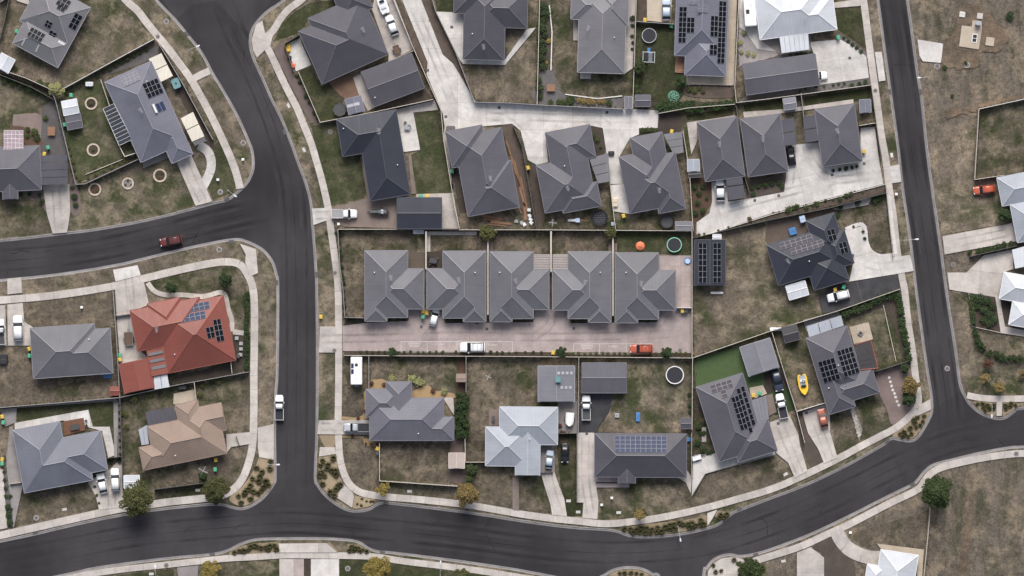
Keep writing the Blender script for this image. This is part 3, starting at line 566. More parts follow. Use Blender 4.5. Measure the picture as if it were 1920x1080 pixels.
# ---- driveways, patios and aprons: slabs clipped to a plan polygon
ZD = ZP+.006
def paved(name, pts, label, mat='concrete', ang=0., cell=4.2, lift=0., gap=.02):
    poly = [W(p) for p in pts]; poly = poly if area(poly) > 0 else poly[::-1]
    globals()['ZD'] = ZD+.0012; z = ZD+lift
    th = -radians(ang); c, s = cos(th), sin(th); loc = [(x*c+y*s, -x*s+y*c) for x, y in poly]
    xs = [p[0] for p in loc]; ys = [p[1] for p in loc]; nx = max(1, round((max(xs)-min(xs))/cell)); ny = max(1, round((max(ys)-min(ys))/cell))
    dx = (max(xs)-min(xs))/nx; dy = (max(ys)-min(ys))/ny
    root = struct(MB().prism(poly, .1, z-.012).build(name, 'joint'), label, 'paving'); reg(poly, z)
    for i in range(nx):
        for j in range(ny):
            q = loc
            for h in ((1, 0, -(min(xs)+i*dx+gap)), (-1, 0, min(xs)+(i+1)*dx-gap), (0, 1, -(min(ys)+j*dy+gap)), (0, -1, min(ys)+(j+1)*dy-gap)):
                q = clip(q, h) if q else q
            if len(q) < 3 or abs(area(q)) < .08: continue
            MB().prism([(x*c-y*s, x*s+y*c) for x, y in q], .11, z).build('slab', mat, root)
    return root
PAVE = [
 ('driveway', [(750, -10), (786, -10), (830, 102), (850, 120), (892, 192), (960, 195), (1100, 201), (1235, 207), (1233, 240), (1198, 240), (1198, 252), (1181, 259), (1160, 296), (1168, 345), (1144, 345), (1137, 285), (1130, 240), (1104, 235), (1062, 243), (1022, 251), (1028, 304), (1006, 309), (990, 300), (976, 245), (960, 232), (904, 237), (835, 246), (830, 212), (800, 140), (802, 117)], 'long pale concrete shared lane between the upper houses', 'bright_concrete', 0, 6),
 ('patio', [(1145, 347), (1170, 345), (1180, 401), (1150, 396)], 'pale patio left of the third lane house', 'bright_concrete', -11, 5),
 ('driveway', [(705, -10), (737, -10), (776, 92), (728, 115), (729, 104), (697, 16)], 'concrete side drive with white car and trailer', 'concrete', -24, 5),
 ('patio', [(535, 84), (562, 72), (584, 122), (555, 134)], 'pale play patio with toys left of the dark house', 'bright_concrete', -24, 5),
 ('path', [(662, 145), (676, 138), (702, 202), (690, 208), (672, 175)], 'concrete side path beside the long shed', 'concrete', -24, 4),
 ('patio', [(480, 47), (492, 38), (497, 62), (512, 66), (507, 86), (497, 94), (482, 108), (475, 95), (472, 75)], 'concrete corner landing at the top street corner', 'path', 20, 4),
 ('patio', [(744, 214), (775, 211), (788, 281), (757, 285)], 'pale rear patio right of the dark L-shaped house', 'bright_concrete', -10, 4),
 ('path', [(632, 224), (745, 205), (815, 188), (822, 206), (775, 211), (632, 232)], 'concrete path above the dark L-shaped house', 'concrete', -9, 3),
 ('driveway', [(622, 390), (650, 383), (686, 373), (695, 377), (742, 366), (745, 428), (645, 425), (622, 414)], 'brown concrete driveway with white pickup and small boat', 'brown_concrete', 0, 5),
 ('path', [(676, 293), (681, 293), (697, 378), (690, 378)], 'brown path strip left of the dark L-shaped house', 'brown_concrete', 10, 4),
 ('path', [(766, 290), (771, 290), (780, 363), (771, 364)], 'brown path strip right of the dark L-shaped house', 'brown_concrete', 10, 4),
 ('driveway', [(585, 391), (609, 390), (613, 413), (588, 422)], 'pale crossover to the brown driveway', 'bright_concrete', 0, 6),
 ('path', [(780, 364), (850, 362), (862, 429), (829, 429), (829, 371), (780, 371)], 'pale speckled path right of the dark gable shed', 'concrete', 0, 4),
 ('path', [(834, 235), (839, 262), (853, 395), (858, 430), (851, 362), (831, 262)], 'narrow concrete strip right of the green lawn', 'concrete', 10, 5),
 ('driveway', [(642, 611), (690, 605), (766, 602), (768, 578), (828, 578), (834, 606), (1000, 604), (1004, 580), (1062, 580), (1070, 606), (1232, 604), (1236, 580), (1297, 578), (1296, 662), (643, 658)], 'wide pinkish concrete driveway in front of the five grey units', 'pink_concrete', 0, 7),
 ('patio', [(1236, 479), (1296, 479), (1296, 577), (1268, 577), (1266, 506), (1236, 506)], 'pinkish paved patio right of the fifth grey unit', 'pink_concrete', 0, 2.3),
 ('driveway', [(600, 612), (629, 612), (629, 661), (598, 661)], 'concrete crossover to the grey units', 'concrete', 0, 6),
 ('path', [(798, 434), (895, 434), (893, 441), (807, 441), (807, 472), (800, 472)], 'pale paved edge behind the second grey unit', 'concrete', 0, 3),
 ('path', [(906, 454), (924, 454), (924, 472), (906, 472)], 'small brown path by the second dividing wall', 'brown_concrete', 0, 3),
 ('path', [(1141, 456), (1157, 456), (1157, 474), (1141, 474)], 'small brown path by the fourth dividing wall', 'brown_concrete', 0, 3),
 ('driveway', [(1306, 417), (1330, 400), (1335, 378), (1334, 342), (1362, 338), (1365, 378), (1397, 374), (1470, 360), (1474, 326), (1486, 272), (1540, 266), (1545, 314), (1614, 304), (1613, 240), (1640, 238), (1648, 300), (1656, 345), (1440, 402), (1306, 446)], 'big pale shared concrete driveway below the three small hip units', 'bright_concrete', -14, 6),
 ('path', [(1288, 230), (1378, 216), (1380, 222), (1306, 232), (1308, 262), (1296, 290), (1292, 262)], 'pale path above the leftmost small hip unit', 'concrete', -8, 3),
 ('path', [(1393, 210), (1466, 205), (1600, 186), (1600, 194), (1462, 213), (1395, 221)], 'pale path above the small hip units', 'concrete', -8, 3),
 ('driveway', [(1668, 312), (1686, 308), (1690, 341), (1672, 344)], 'bright crossover to the shared pale driveway', 'bright_concrete', -8, 6),
 ('driveway', [(1517, 79), (1575, 74), (1604, 90), (1624, 106), (1629, 146), (1532, 160), (1526, 101)], 'pale driveway right of the long ribbed shed', 'bright_concrete', -8, 5),
 ('patio', [(1384, -10), (1418, -10), (1425, 74), (1462, 98), (1420, 92), (1398, 60), (1386, 50)], 'pale paved side yard beside the caravan', 'bright_concrete', 0, 5),
 ('patio', [(1425, 76), (1520, 60), (1520, 96), (1464, 103)], 'grey patio below the white roofed house', 'grey_concrete', -8, 5),
 ('driveway', [(1640, 98), (1653, 97), (1660, 151), (1648, 153)], 'bright white crossover on the right street', 'bright_concrete', -8, 8),
 ('path', [(1563, 5), (1613, -2), (1613, 11), (1565, 15)], 'concrete entry path of the white roofed house', 'path', -8, 4),
 ('patio', [(869, 110), (946, 113), (988, 54), (1005, 52), (947, 122), (868, 120), (862, 112), (818, 22), (868, 24)], 'pale terrace round the top house right of the lane', 'bright_concrete', 0, 5),
 ('path', [(1172, 0), (1192, 0), (1186, 128), (1172, 138)], 'pale path right of the pale grey top house', 'concrete', 2, 4),
 ('patio', [(1075, 37), (1086, 37), (1085, 76), (1075, 76)], 'small pale slab left of the pale grey top house', 'concrete', 2, 4),
 ('patio', [(1088, 134), (1108, 136), (1108, 148), (1088, 148)], 'small pale slab below the pale grey top house', 'concrete', 2, 4),
 ('driveway', [(1213, -10), (1260, -10), (1258, 43), (1213, 39)], 'concrete drive under the silver blue car', 'cream_concrete', 2, 5),
 ('path', [(1287, 142), (1361, 143), (1366, -10), (1382, -10), (1376, 160), (1287, 157)], 'pale terrace round the top solar house', 'cream_concrete', 2, 5),
 ('driveway', [(1720, 74), (1768, 82), (1764, 118), (1730, 115), (1724, 105)], 'white concrete pad at the empty lot', 'bright_concrete', 8, 9),
 ('driveway', [(1767, 443), (1890, 420), (1897, 418), (1908, 452), (1771, 477)], 'concrete driveway of the upper white house', 'path', -11, 5),
 ('driveway', [(1776, 511), (1812, 511), (1844, 479), (1897, 468), (1900, 504), (1880, 511), (1872, 558), (1780, 543)], 'concrete driveway of the lower white house', 'path', 5, 6),
 ('path', [(1865, 552), (1874, 556), (1884, 612), (1925, 620), (1925, 632), (1876, 623)], 'pale entry path beside the lower white house', 'path', 8, 4),
 ('driveway', [(80, 347), (130, 345), (132, 398), (126, 436), (99, 438), (88, 400)], 'pale driveway of the left edge carport house', 'concrete', 0, 5),
 ('driveway', [(331, 303), (358, 289), (398, 378), (367, 386)], 'pale driveway of the bluish house', 'concrete', -22, 5),
 ('patio', [(268, 300), (312, 286), (316, 296), (268, 316)], 'dark porch slab below the bluish house', 'grey_concrete', -22, 5),
 ('driveway', [(14, 523), (40, 520), (42, 549), (14, 552)], 'concrete crossover at the left edge', 'concrete', 0, 5),
 ('driveway', [(14, 571), (43, 568), (46, 604), (62, 613), (60, 648), (15, 648)], 'concrete drive under the silver white wagon', 'concrete', 0, 5),
 ('driveway', [(-60, 575), (10, 572), (13, 648), (-60, 650)], 'concrete drive under the pickup with ladder rack', 'concrete', 0, 5),
 ('driveway', [(212, 506), (258, 497), (264, 516), (217, 528)], 'bright crossover to the red roofed house', 'bright_concrete', -11, 6),
 ('driveway', [(216, 542), (270, 529), (280, 571), (247, 584), (262, 657), (279, 670), (226, 684), (219, 600)], 'concrete driveway of the red roofed house', 'concrete', -8, 5),
 ('path', [(436, 617), (458, 620), (458, 629), (437, 627)], 'small garden path right of the red roofed house', 'path', 0, 3),
 ('patio', [(450, 457), (480, 467), (484, 512), (470, 518), (460, 492), (461, 477)], 'concrete kerb ramp at the red roofed house corner', 'path', 15, 4),
 ('patio', [(483, 802), (514, 795), (513, 862), (486, 857), (484, 840)], 'concrete landing left of the left street', 'path', 0, 5),
 ('driveway', [(176, 896), (206, 880), (228, 858), (231, 920), (232, 951), (186, 956), (180, 930), (165, 905)], 'concrete driveway under two white cars', 'concrete', -11, 5),
 ('patio', [(28, 793), (166, 768), (174, 800), (206, 800), (217, 853), (203, 858), (192, 808), (118, 788), (28, 810)], 'pale terrace round the bottom left bluish house', 'bright_concrete', -10, 4),
 ('path', [(2, 767), (215, 745), (222, 752), (220, 860), (214, 858), (213, 752), (32, 765), (30, 792), (10, 800)], 'grey path along the fence at lower left', 'grey_concrete', -6, 3.5),
 ('path', [(18, 800), (24, 800), (44, 905), (26, 990), (12, 870)], 'narrow grey path at the bottom left edge', 'grey_concrete', 0, 4),
 ('driveway', [(-40, 870), (6, 880), (14, 990), (-40, 1000)], 'concrete driveway cut by the bottom left edge', 'path', 0, 5),
 ('patio', [(326, 738), (365, 730), (369, 751), (325, 758)], 'small concrete patio above the beige tiled house', 'cream_concrete', -11, 4),
 ('driveway', [(424, 814), (470, 810), (471, 832), (434, 838), (426, 848)], 'concrete drive right of the beige tiled house', 'path', -5, 5),
 ('driveway', [(598, 788), (694, 787), (694, 815), (595, 814)], 'concrete driveway under the silver pickup', 'concrete', 0, 5),
 ('patio', [(600, 838), (628, 838), (630, 851), (598, 856)], 'small concrete landing on the left street verge', 'path', 0, 4),
 ('patio', [(643, 906), (662, 924), (664, 930), (660, 952), (632, 933)], 'concrete landing at the bottom junction', 'path', 30, 4),
 ('patio', [(780, 746), (850, 745), (852, 780), (832, 748)], 'pale paved corner right of the purple roof', 'concrete', 0, 3),
 ('patio', [(917, 768), (937, 766), (937, 798), (917, 798)], 'small brown patio with a grill', 'brown_concrete', 0, 4),
 ('driveway', [(1013, 832), (1040, 832), (1040, 886), (1013, 886)], 'shaded grey car pad beside the silver roofed house', 'grey_concrete', 0, 5),
 ('driveway', [(1014, 886), (1040, 886), (1048, 910), (1058, 935), (1063, 968), (1035, 965), (1032, 945), (1020, 908)], 'curved pale driveway of the silver roofed house', 'path', 0, 5),
 ('driveway', [(1046, 752), (1083, 752), (1083, 812), (1046, 812)], 'grey paved yard with the covered white trailer', 'grey_concrete', 0, 4),
 ('path', [(961, 895), (973, 897), (973, 957), (961, 955)], 'narrow patterned path below the silver roofed house', 'brown_concrete', 0, 1.4),
 ('driveway', [(1083, 811), (1114, 811), (1115, 892), (1122, 940), (1120, 973), (1092, 971), (1094, 942), (1083, 942)], 'long pale driveway left of the wide solar array', 'path', 0, 5),
 ('patio', [(1115, 892), (1160, 892), (1160, 904), (1116, 904)], 'pale porch slab left of the small gable', 'pink_concrete', 0, 5),
 ('path', [(1118, 906), (1180, 906), (1180, 914), (1118, 914)], 'patterned paver strip below the porch', 'pink_concrete', 0, 1.1),
 ('path', [(1192, 894), (1270, 895), (1286, 905), (1295, 925), (1297, 895), (1287, 880), (1287, 896)], 'pale border path along the wide solar house front', 'concrete', 0, 3),
 ('dark_pad', [(1089, 738), (1150, 738), (1142, 772), (1124, 796), (1118, 811), (1086, 811)], 'black bitumen pad under a white pickup', 'dark_bitumen', 0, 9),
 ('driveway', [(1443, 792), (1480, 778), (1497, 815), (1500, 836), (1514, 883), (1490, 896), (1478, 868), (1456, 850)], 'pale driveway below the white pickup', 'path', -17, 5),
 ('patio', [(1297, 928), (1299, 862), (1340, 850), (1390, 838), (1452, 842), (1453, 853), (1322, 888)], 'white gravelly terrace in front of the solar house', 'bright_concrete', -17, 5),
 ('driveway', [(1504, 773), (1547, 757), (1556, 778), (1556, 810), (1570, 858), (1545, 869), (1534, 842), (1515, 812)], 'pale driveway under the coral car', 'path', -17, 5),
 ('driveway', [(1582, 432), (1616, 424), (1626, 460), (1640, 478), (1674, 482), (1706, 478), (1713, 508), (1684, 513), (1592, 528), (1600, 490)], 'pale driveway of the charcoal solar house', 'bright_concrete', -15, 6),
 ('dark_pad', [(1560, 535), (1684, 514), (1687, 541), (1572, 581), (1542, 588), (1535, 560)], 'black bitumen drive under the white wagon', 'dark_bitumen', -16, 9),
 ('path', [(1560, 392), (1620, 372), (1634, 372), (1628, 384), (1575, 394)], 'pale slab above the L-shaped front lawn', 'concrete', -15, 4),
 ('patio', [(1592, 613), (1628, 604), (1637, 636), (1601, 645)], 'sandy paved square with a fire pit', 'cream_concrete', -15, 1.6),
 ('patio', [(1505, 600), (1572, 583), (1578, 600), (1512, 622)], 'grey side yard above the yellow boat house', 'grey_concrete', -17, 4),
 ('patio', [(1405, 727), (1430, 722), (1438, 738), (1408, 750)], 'small pale slab with bins', 'cream_concrete', -17, 4),
 ('path', [(1433, 742), (1448, 738), (1456, 772), (1442, 780)], 'reddish brown strip beside the white pickup', 'brown_concrete', -17, 4),
 ('patio', [(1723, 760), (1744, 748), (1745, 768), (1724, 778), (1715, 782)], 'concrete kerb ramp at the right junction', 'path', 0, 4),
 ('driveway', [(523, 1019), (612, 1018), (634, 1036), (523, 1036)], 'concrete apron of the bottom driveways', 'path', 0, 5),
 ('driveway', [(524, 1048), (551, 1048), (551, 1120), (524, 1120)], 'pale bottom driveway, leftmost', 'path', 0, 5),
 ('driveway', [(551, 1048), (570, 1048), (570, 1120), (551, 1120)], 'pinkish brown bottom driveway strip', 'pink_concrete', 0, 5),
 ('driveway', [(583, 1048), (636, 1048), (636, 1120), (583, 1120)], 'white bottom driveway, rightmost', 'bright_concrete', 0, 6),
 ('driveway', [(332, 1064), (372, 1060), (368, 1120), (340, 1120)], 'grey driveway at the bottom left', 'grey_concrete', -5, 5),
 ('driveway', [(1494, 1036), (1520, 1026), (1545, 1045), (1545, 1120), (1494, 1120)], 'pale driveway at the bottom right', 'concrete', 0, 5),
 ('patio', [(1338, 1056), (1352, 1047), (1372, 1044), (1390, 1047), (1402, 1056), (1385, 1075), (1375, 1110), (1322, 1110), (1328, 1070)], 'concrete landing at the bottom side street', 'path', 0, 4),
 ('patio', [(1336, 972), (1345, 955), (1326, 962), (1326, 986)], 'small concrete landing by the kerb bed', 'path', -20, 5),
 ('patio', [(1868, 752), (1879, 752), (1878, 780), (1868, 780)], 'concrete kerb ramp at the right corner beds', 'path', 0, 5),
 ('deck', [(1644, 1019), (1732, 1030), (1727, 1110), (1718, 1110), (1721, 1042), (1650, 1028)], 'brown paved surround of the bottom edge white house', 'cream_concrete', 9, 4),
 ('patio', [(30, -10), (57, -10), (54, 9), (32, 2)], 'concrete slab at the top left edge', 'concrete', 28, 5),
 ('slab_pad', [(1803, 48), (1822, 50), (1823, 38), (1840, 40), (1841, 53), (1835, 93), (1798, 87)], 'concrete pump station slab on bare earth', 'cream_concrete', 9, 9),
]
for a in PAVE: paved(*a)
MK = [([(770, 0), (800, 70), (830, 140), (865, 215), (960, 218), (1080, 222), (1200, 224)], .7), ([(830, 150), (862, 205), (950, 225), (998, 280)], .6), ([(1120, 222), (1150, 250), (1152, 300)], .6), ([(1690, 325), (1620, 330), (1540, 345), (1440, 370), (1350, 395)], .7), ([(1480, 345), (1484, 310)], .7), ([(1348, 392), (1349, 350)], .7), ([(1660, 330), (1560, 335), (1520, 300), (1512, 272)], .6),
      ([(596, 636), (700, 634), (850, 630), (1000, 632), (1150, 630), (1280, 625)], .7), ([(780, 632), (800, 610), (812, 585)], .6), ([(1000, 632), (1030, 610), (1035, 585)], .6), ([(1180, 630), (1230, 610), (1250, 585)], .6), ([(1098, 815), (1098, 900), (1108, 965)], .6), ([(1026, 880), (1034, 920), (1048, 962)], .5), ([(1462, 795), (1480, 840), (1500, 888)], .6), ([(1530, 790), (1545, 830), (1556, 862)], .5), ([(105, 350), (108, 400), (112, 436)], .5), ([(345, 300), (362, 340), (382, 380)], .5), ([(1700, 494), (1650, 500), (1610, 490)], .6), ([(240, 505), (245, 560), (250, 640)], .5), ([(600, 800), (660, 801)], .5), ([(590, 404), (640, 402)], .5), ([(210, 950), (210, 890)], .5), ([(1775, 460), (1890, 436)], .5)]
for P, w in MK:
    zz = max(gz(*W(p)) for p in P)+.0035
    for o_ in (-.75, .75): ribbon('tyre_mark', P, w, 'rubber_mark', zz, ROAD, o_); zz += .0003

# ---------------------------------------------------------------- buildings
def unit_window():
    b = MB(); b.cur = 0
    for q in ((-.75, 1.0, .75, 1.06), (-.75, 2.04, .75, 2.1), (-.75, 1.06, -.69, 2.04), (.69, 1.06, .75, 2.04), (-.03, 1.06, .03, 2.04)): b.box(q[0], -.05, q[1], q[2], .03, q[3])
    b.cur = 1; b.box(-.69, -.02, 1.06, .69, .01, 2.04); return b.mesh('window', ['frame_white', 'window_glass'])
WIN = unit_window()
GARAGE = MB().box(-1.3, -.03, 0, 1.3, .03, 2.1).mesh('garage_door', 'frame_grey')
def antenna_mesh():
    b = MB(); b.tube([(0, 0, 0), (0, 0, 1.5)], .035, 5); b.tube([(-.75, 0, 1.45), (.75, 0, 1.45)], .04, 5)
    for i in range(7): x = -.7+i*.23; w = .34+.04*i; b.tube([(x, -w, 1.46), (x, w, 1.46)], .028, 4)
    return b.mesh('antenna', 'rim')
ANT = antenna_mesh()
VENT = MB().lathe([(.08, -.3), (.08, .2), (.13, .23), (.14, .34), (.1, .4), (0, .42)], 12).mesh('roof_vent', 'white_paint')
PANEL = {}
def panel_mesh(w, h, mat):
    k = (round(w, 2), round(h, 2), mat)
    if k not in PANEL:
        b = MB(); b.cur = 0; b.box(-w/2+.012, -h/2+.012, 0, w/2-.012, h/2-.012, .05)
        b.cur = 1; b.box(-w/2+.04, -h/2+.04, .045, w/2-.04, h/2-.04, .056)
        PANEL[k] = b.mesh('solar_panel', ['steel', mat])
    return PANEL[k]
def snap(vals, tol=.42):
    m = {}; prev = None
    for v in sorted(vals):
        if prev is not None and v-prev < tol: m[v] = m_prev
        else: m_prev = v; m[v] = v
        prev = v
    return m
def outline(rects):
    """exterior axis-aligned wall segments of a union of rectangles: (x0,y0,x1,y1,nx,ny)"""
    segs = []
    for i, r in enumerate(rects):
        for ax, side in ((0, 0), (0, 2), (1, 1), (1, 3)):
            c = r[side]; lo, hi = (r[1], r[3]) if ax == 0 else (r[0], r[2]); iv = [(lo, hi)]
            for j, q in enumerate(rects):
                if j == i: continue
                qlo, qhi = (q[0], q[2]) if ax == 0 else (q[1], q[3]); a, b = (q[1], q[3]) if ax == 0 else (q[0], q[2])
                cov = qlo+1e-4 < c < qhi-1e-4 or (abs(q[side]-c) < 1e-4 and j < i)
                if not cov: continue
                nv = []
                for s, e in iv:
                    if b <= s or a >= e: nv.append((s, e)); continue
                    if a > s: nv.append((s, a))
                    if b < e: nv.append((b, e))
                iv = nv
            sg = -1 if side < 2 else 1
            for s, e in iv:
                if e-s > .05: segs.append((c, s, c, e, sg, 0) if ax == 0 else (s, c, e, c, 0, sg))
    return segs
HOUSES = {}
def house(key, name, label, short, cat, ang, wings, color, pitch=22.5, eave=2.5, over=.45, wall='wall_brick', arrays=(), ant=None, vents=(), caps=True, windows=True, lights=()):
    th = -radians(ang); c, s = cos(th), sin(th); t = math.tan(radians(pitch))
    pts0 = [W(p) for w in wings for p in w[0]]; X0 = sum(p[0] for p in pts0)/len(pts0); Y0 = sum(p[1] for p in pts0)/len(pts0)
    def loc(p): x, y = W(p); x -= X0; y -= Y0; return (x*c+y*s, -x*s+y*c)
    R = []
    for w in wings:
        L = [loc(p) for p in w[0]]; R.append([min(p[0] for p in L), min(p[1] for p in L), max(p[0] for p in L), max(p[1] for p in L)])
    mx = snap([v for r in R for v in (r[0], r[2])]); my = snap([v for r in R for v in (r[1], r[3])])
    R = [(mx[r[0]], my[r[1]], mx[r[2]], my[r[3]]) for r in R]
    z0 = .12; root = thing(name, label, cat, (X0, Y0, z0), th)
    px, py = X0/S+960, 540-Y0/S; LAND.append((px, py, short))
    PL = []
    for r, w in zip(R, wings):
        g = w[1] if len(w) > 1 else ''; k = w[2] if len(w) > 2 else t; P = []
        if g != 'gu': P += [(k, 0, -k*r[0]), (-k, 0, k*r[2])]
        if g != 'gv': P += [(0, k, -k*r[1]), (0, -k, k*r[3])]
        PL.append(P)
    def wh(i, x, y):
        r = R[i]
        if x < r[0]-1e-6 or x > r[2]+1e-6 or y < r[1]-1e-6 or y > r[3]+1e-6: return -1
        return min(a*x+b*y+d for a, b, d in PL[i])
    def height(x, y): return max(wh(i, x, y) for i in range(len(R)))
    b = MB(); uvs = []
    for i, P in enumerate(PL):
        r = R[i]; rect = [(r[0], r[1]), (r[2], r[1]), (r[2], r[3]), (r[0], r[3])]
        for a, pi_ in enumerate(P):
            poly = rect
            for q, pj in enumerate(P):
                if q != a and poly: poly = clip(poly, tuple(pj[k]-pi_[k] for k in range(3)))
            pieces = [poly] if len(poly) > 2 else []
            for j in range(len(R)):
                if j == i: continue
                hs = []; skip = False
                for pj in PL[j]:
                    h = tuple(pj[k]-pi_[k] for k in range(3))
                    if abs(h[0])+abs(h[1])+abs(h[2]) < 1e-3:
                        if j > i: skip = True
                        continue
                    hs.append(h)
                if skip: continue
                q = R[j]; hs += [(1, 0, -q[0]), (-1, 0, q[2]), (0, 1, -q[1]), (0, -1, q[3])]
                out = []
                for pc in pieces:
                    rem = pc
                    for h in hs:
                        o = clip(rem, tuple(-v for v in h))
                        if len(o) > 2 and abs(area(o)) > .01: out.append(o)
                        rem = clip(rem, h)
                        if len(rem) < 3: break
                pieces = out
            gx, gy = pi_[0], pi_[1]; gl = hypot(gx, gy) or 1; gx /= gl; gy /= gl
            for pc in pieces:
                if abs(area(pc)) < .01: continue
                b.face([(x, y, eave+pi_[0]*x+pi_[1]*y+pi_[2]) for x, y in pc]); uvs += [(x*gy-y*gx, (x*gx+y*gy)*math.sqrt(1+gl*gl)) for x, y in pc]
    roof = b.build('roof', 'roof_'+color, root, uv=uvs)
    # fascia and gutter along the outer eaves
    g = MB(); zf = eave
    for x0, y0, x1, y1, nx, ny in outline(R):
        if nx: g.box(min(x0, x0+nx*.11), y0-.02, zf-.16, max(x0, x0+nx*.11), y1+.02, zf+.015)
        else: g.box(x0-.02, min(y0, y0+ny*.11), zf-.162, x1+.02, max(y0, y0+ny*.11), zf+.013)
    g.build('gutter', 'cap_'+color, root)
    # ridge and hip caps, only where the wing is the upper surface
    if caps:
        m = MB()
        for i, r in enumerate(R):
            gt = wings[i][1] if len(wings[i]) > 1 else ''; w, d = r[2]-r[0], r[3]-r[1]; hh = min(w, d)/2; cx, cy = (r[0]+r[2])/2, (r[1]+r[3])/2
            if gt == 'gu': lines = [((r[0], cy), (r[2], cy))]
            elif gt == 'gv': lines = [((cx, r[1]), (cx, r[3]))]
            else:
                a_, b_ = ((r[0]+hh, cy), (r[2]-hh, cy)) if w > d else ((cx, r[1]+hh), (cx, r[3]-hh))
                lines = [(a_, b_)] if hypot(a_[0]-b_[0], a_[1]-b_[1]) > .1 else []
                for q in ((r[0], r[1]), (r[2], r[1]), (r[2], r[3]), (r[0], r[3])): lines.append((q, min((a_, b_), key=lambda e: hypot(e[0]-q[0], e[1]-q[1]))))
            for p, q in lines:
                run = []; N = 48
                for k in range(N+2):
                    if k <= N:
                        u = .004+.992*k/N; x, y = p[0]+(q[0]-p[0])*u, p[1]+(q[1]-p[1])*u; h = wh(i, x, y)
                        ok = h >= 0 and all(wh(j, x, y) < h-.004 or (j > i and wh(j, x, y) < h+.004 and False) for j in range(len(R)) if j != i)
                    else: ok = False
                    if ok: run.append((x, y, eave+h+.01))
                    elif run:
                        if len(run) > 1: m.tube([run[0], run[-1]], .085, 5)
                        run = []
        if m.v: m.build('ridge_cap', 'cap_'+color, roof)
    # walls
    ov = [tuple((r[0]+over, r[1]+over, r[2]-over, r[3]-over)) for r in R]; ov = [o for o in ov if o[2]-o[0] > .5 and o[3]-o[1] > .5]
    wl = MB(); top = eave+t*over*.85; segs = outline(ov)
    for x0, y0, x1, y1, nx, ny in segs:
        q = [(x0, y0, 0), (x1, y1, 0), (x1, y1, top), (x0, y0, top)]; wl.face(q if (nx > 0 or ny < 0) else q[::-1])
    for i, r in enumerate(R):
        gt = wings[i][1] if len(wings[i]) > 1 else ''; k = wings[i][2] if len(wings[i]) > 2 else t
        if gt == 'gu':
            for x in (r[0]+.04, r[2]-.04): wl.face([(x, r[1]+.05, eave-.15), (x, r[3]-.05, eave-.15), (x, r[3]-.05, eave), (x, (r[1]+r[3])/2, eave+k*(r[3]-r[1])/2-.03), (x, r[1]+.05, eave)])
        if gt == 'gv':
            for y in (r[1]+.04, r[3]-.04): wl.face([(r[0]+.05, y, eave-.15), (r[2]-.05, y, eave-.15), (r[2]-.05, y, eave), ((r[0]+r[2])/2, y, eave+k*(r[2]-r[0])/2-.03), (r[0]+.05, y, eave)])
    wall_o = wl.build('wall', wall, root)
    if windows:
        for x0, y0, x1, y1, nx, ny in segs:
            L = hypot(x1-x0, y1-y0)
            if L < 3: continue
            k = int(L//4.5) or 1
            for q in range(k):
                u = (q+.5)/k; o = link('window', WIN, wall_o); o.location = (x0+(x1-x0)*u, y0+(y1-y0)*u, 0); o.rotation_euler = (0, 0, atan2(ny, nx)+pi/2)
    elif segs:
        x0, y0, x1, y1, nx, ny = max(segs, key=lambda q: hypot(q[2]-q[0], q[3]-q[1])); o = link('roller_door', GARAGE, wall_o)
        L = hypot(x1-x0, y1-y0); o.location = ((x0+x1)/2+nx*.03, (y0+y1)/2+ny*.03, 0); o.rotation_euler = (0, 0, atan2(ny, nx)+pi/2); o.scale = (min(1, L/3), 1, min(1, eave/2.4))
    # solar panels lie on the roof plane under them
    def plane(x, y):
        e = .05; h = height(x, y); return h, (height(x+e, y)-height(x-e, y))/(2*e), (height(x, y+e)-height(x, y-e))/(2*e)
    for ar in arrays:
        p, cols, rows, pw, ph = ar[:5]; mt = ar[5] if len(ar) > 5 else 'panel_black'
        ux, uy = loc(p); h, sx, sy = plane(ux, uy); kx, ky = math.sqrt(1+sx*sx), math.sqrt(1+sy*sy)
        pm = panel_mesh(pw*S*kx, ph*S*ky, mt)
        for i in range(cols):
            for j in range(rows):
                x = ux+(i-(cols-1)/2)*pw*S; y = uy-(j-(rows-1)/2)*ph*S
                o = link('solar_panel', pm, roof); o.location = (x, y, eave+h+sx*(x-ux)+sy*(y-uy)+.10); o.rotation_euler = (math.atan(sy), -math.atan(sx), 0)
    for p in ([ant] if ant else []):
        x, y = loc(p); o = link('antenna', ANT, roof); o.location = (x, y, eave+height(x, y)-.1); o.rotation_euler = (0, 0, random.uniform(-.4, .4)+1.5); o.scale = (.8, .75, .8)
    for p in vents:
        x, y = loc(p); o = link('roof_vent', VENT, roof); o.location = (x, y, eave+height(x, y)+.08)
    for p, w_, h_ in lights:
        x, y = loc(p); hh, sx, sy = plane(x, y); o = MB().box(-w_*S/2, -h_*S/2, 0, w_*S/2, h_*S/2, .03).build('skylight', 'rim', roof); o.location = (x, y, eave+hh+.05); o.rotation_euler = (math.atan(sy), -math.atan(sx), 0)
    HOUSES[key] = (root, roof, loc, height, eave, th, (X0, Y0)); return root
def UV(ang, u0, v0, u1, v1, *g):
    c, s_ = cos(radians(ang)), sin(radians(ang)); return ([(u*c-v*s_, u*s_+v*c) for u, v in ((u0, v0), (u1, v1))], *g)
hs = lambda *a, **k: house(a[0], 'house', a[1], a[2], 'house', *a[3:], **k)
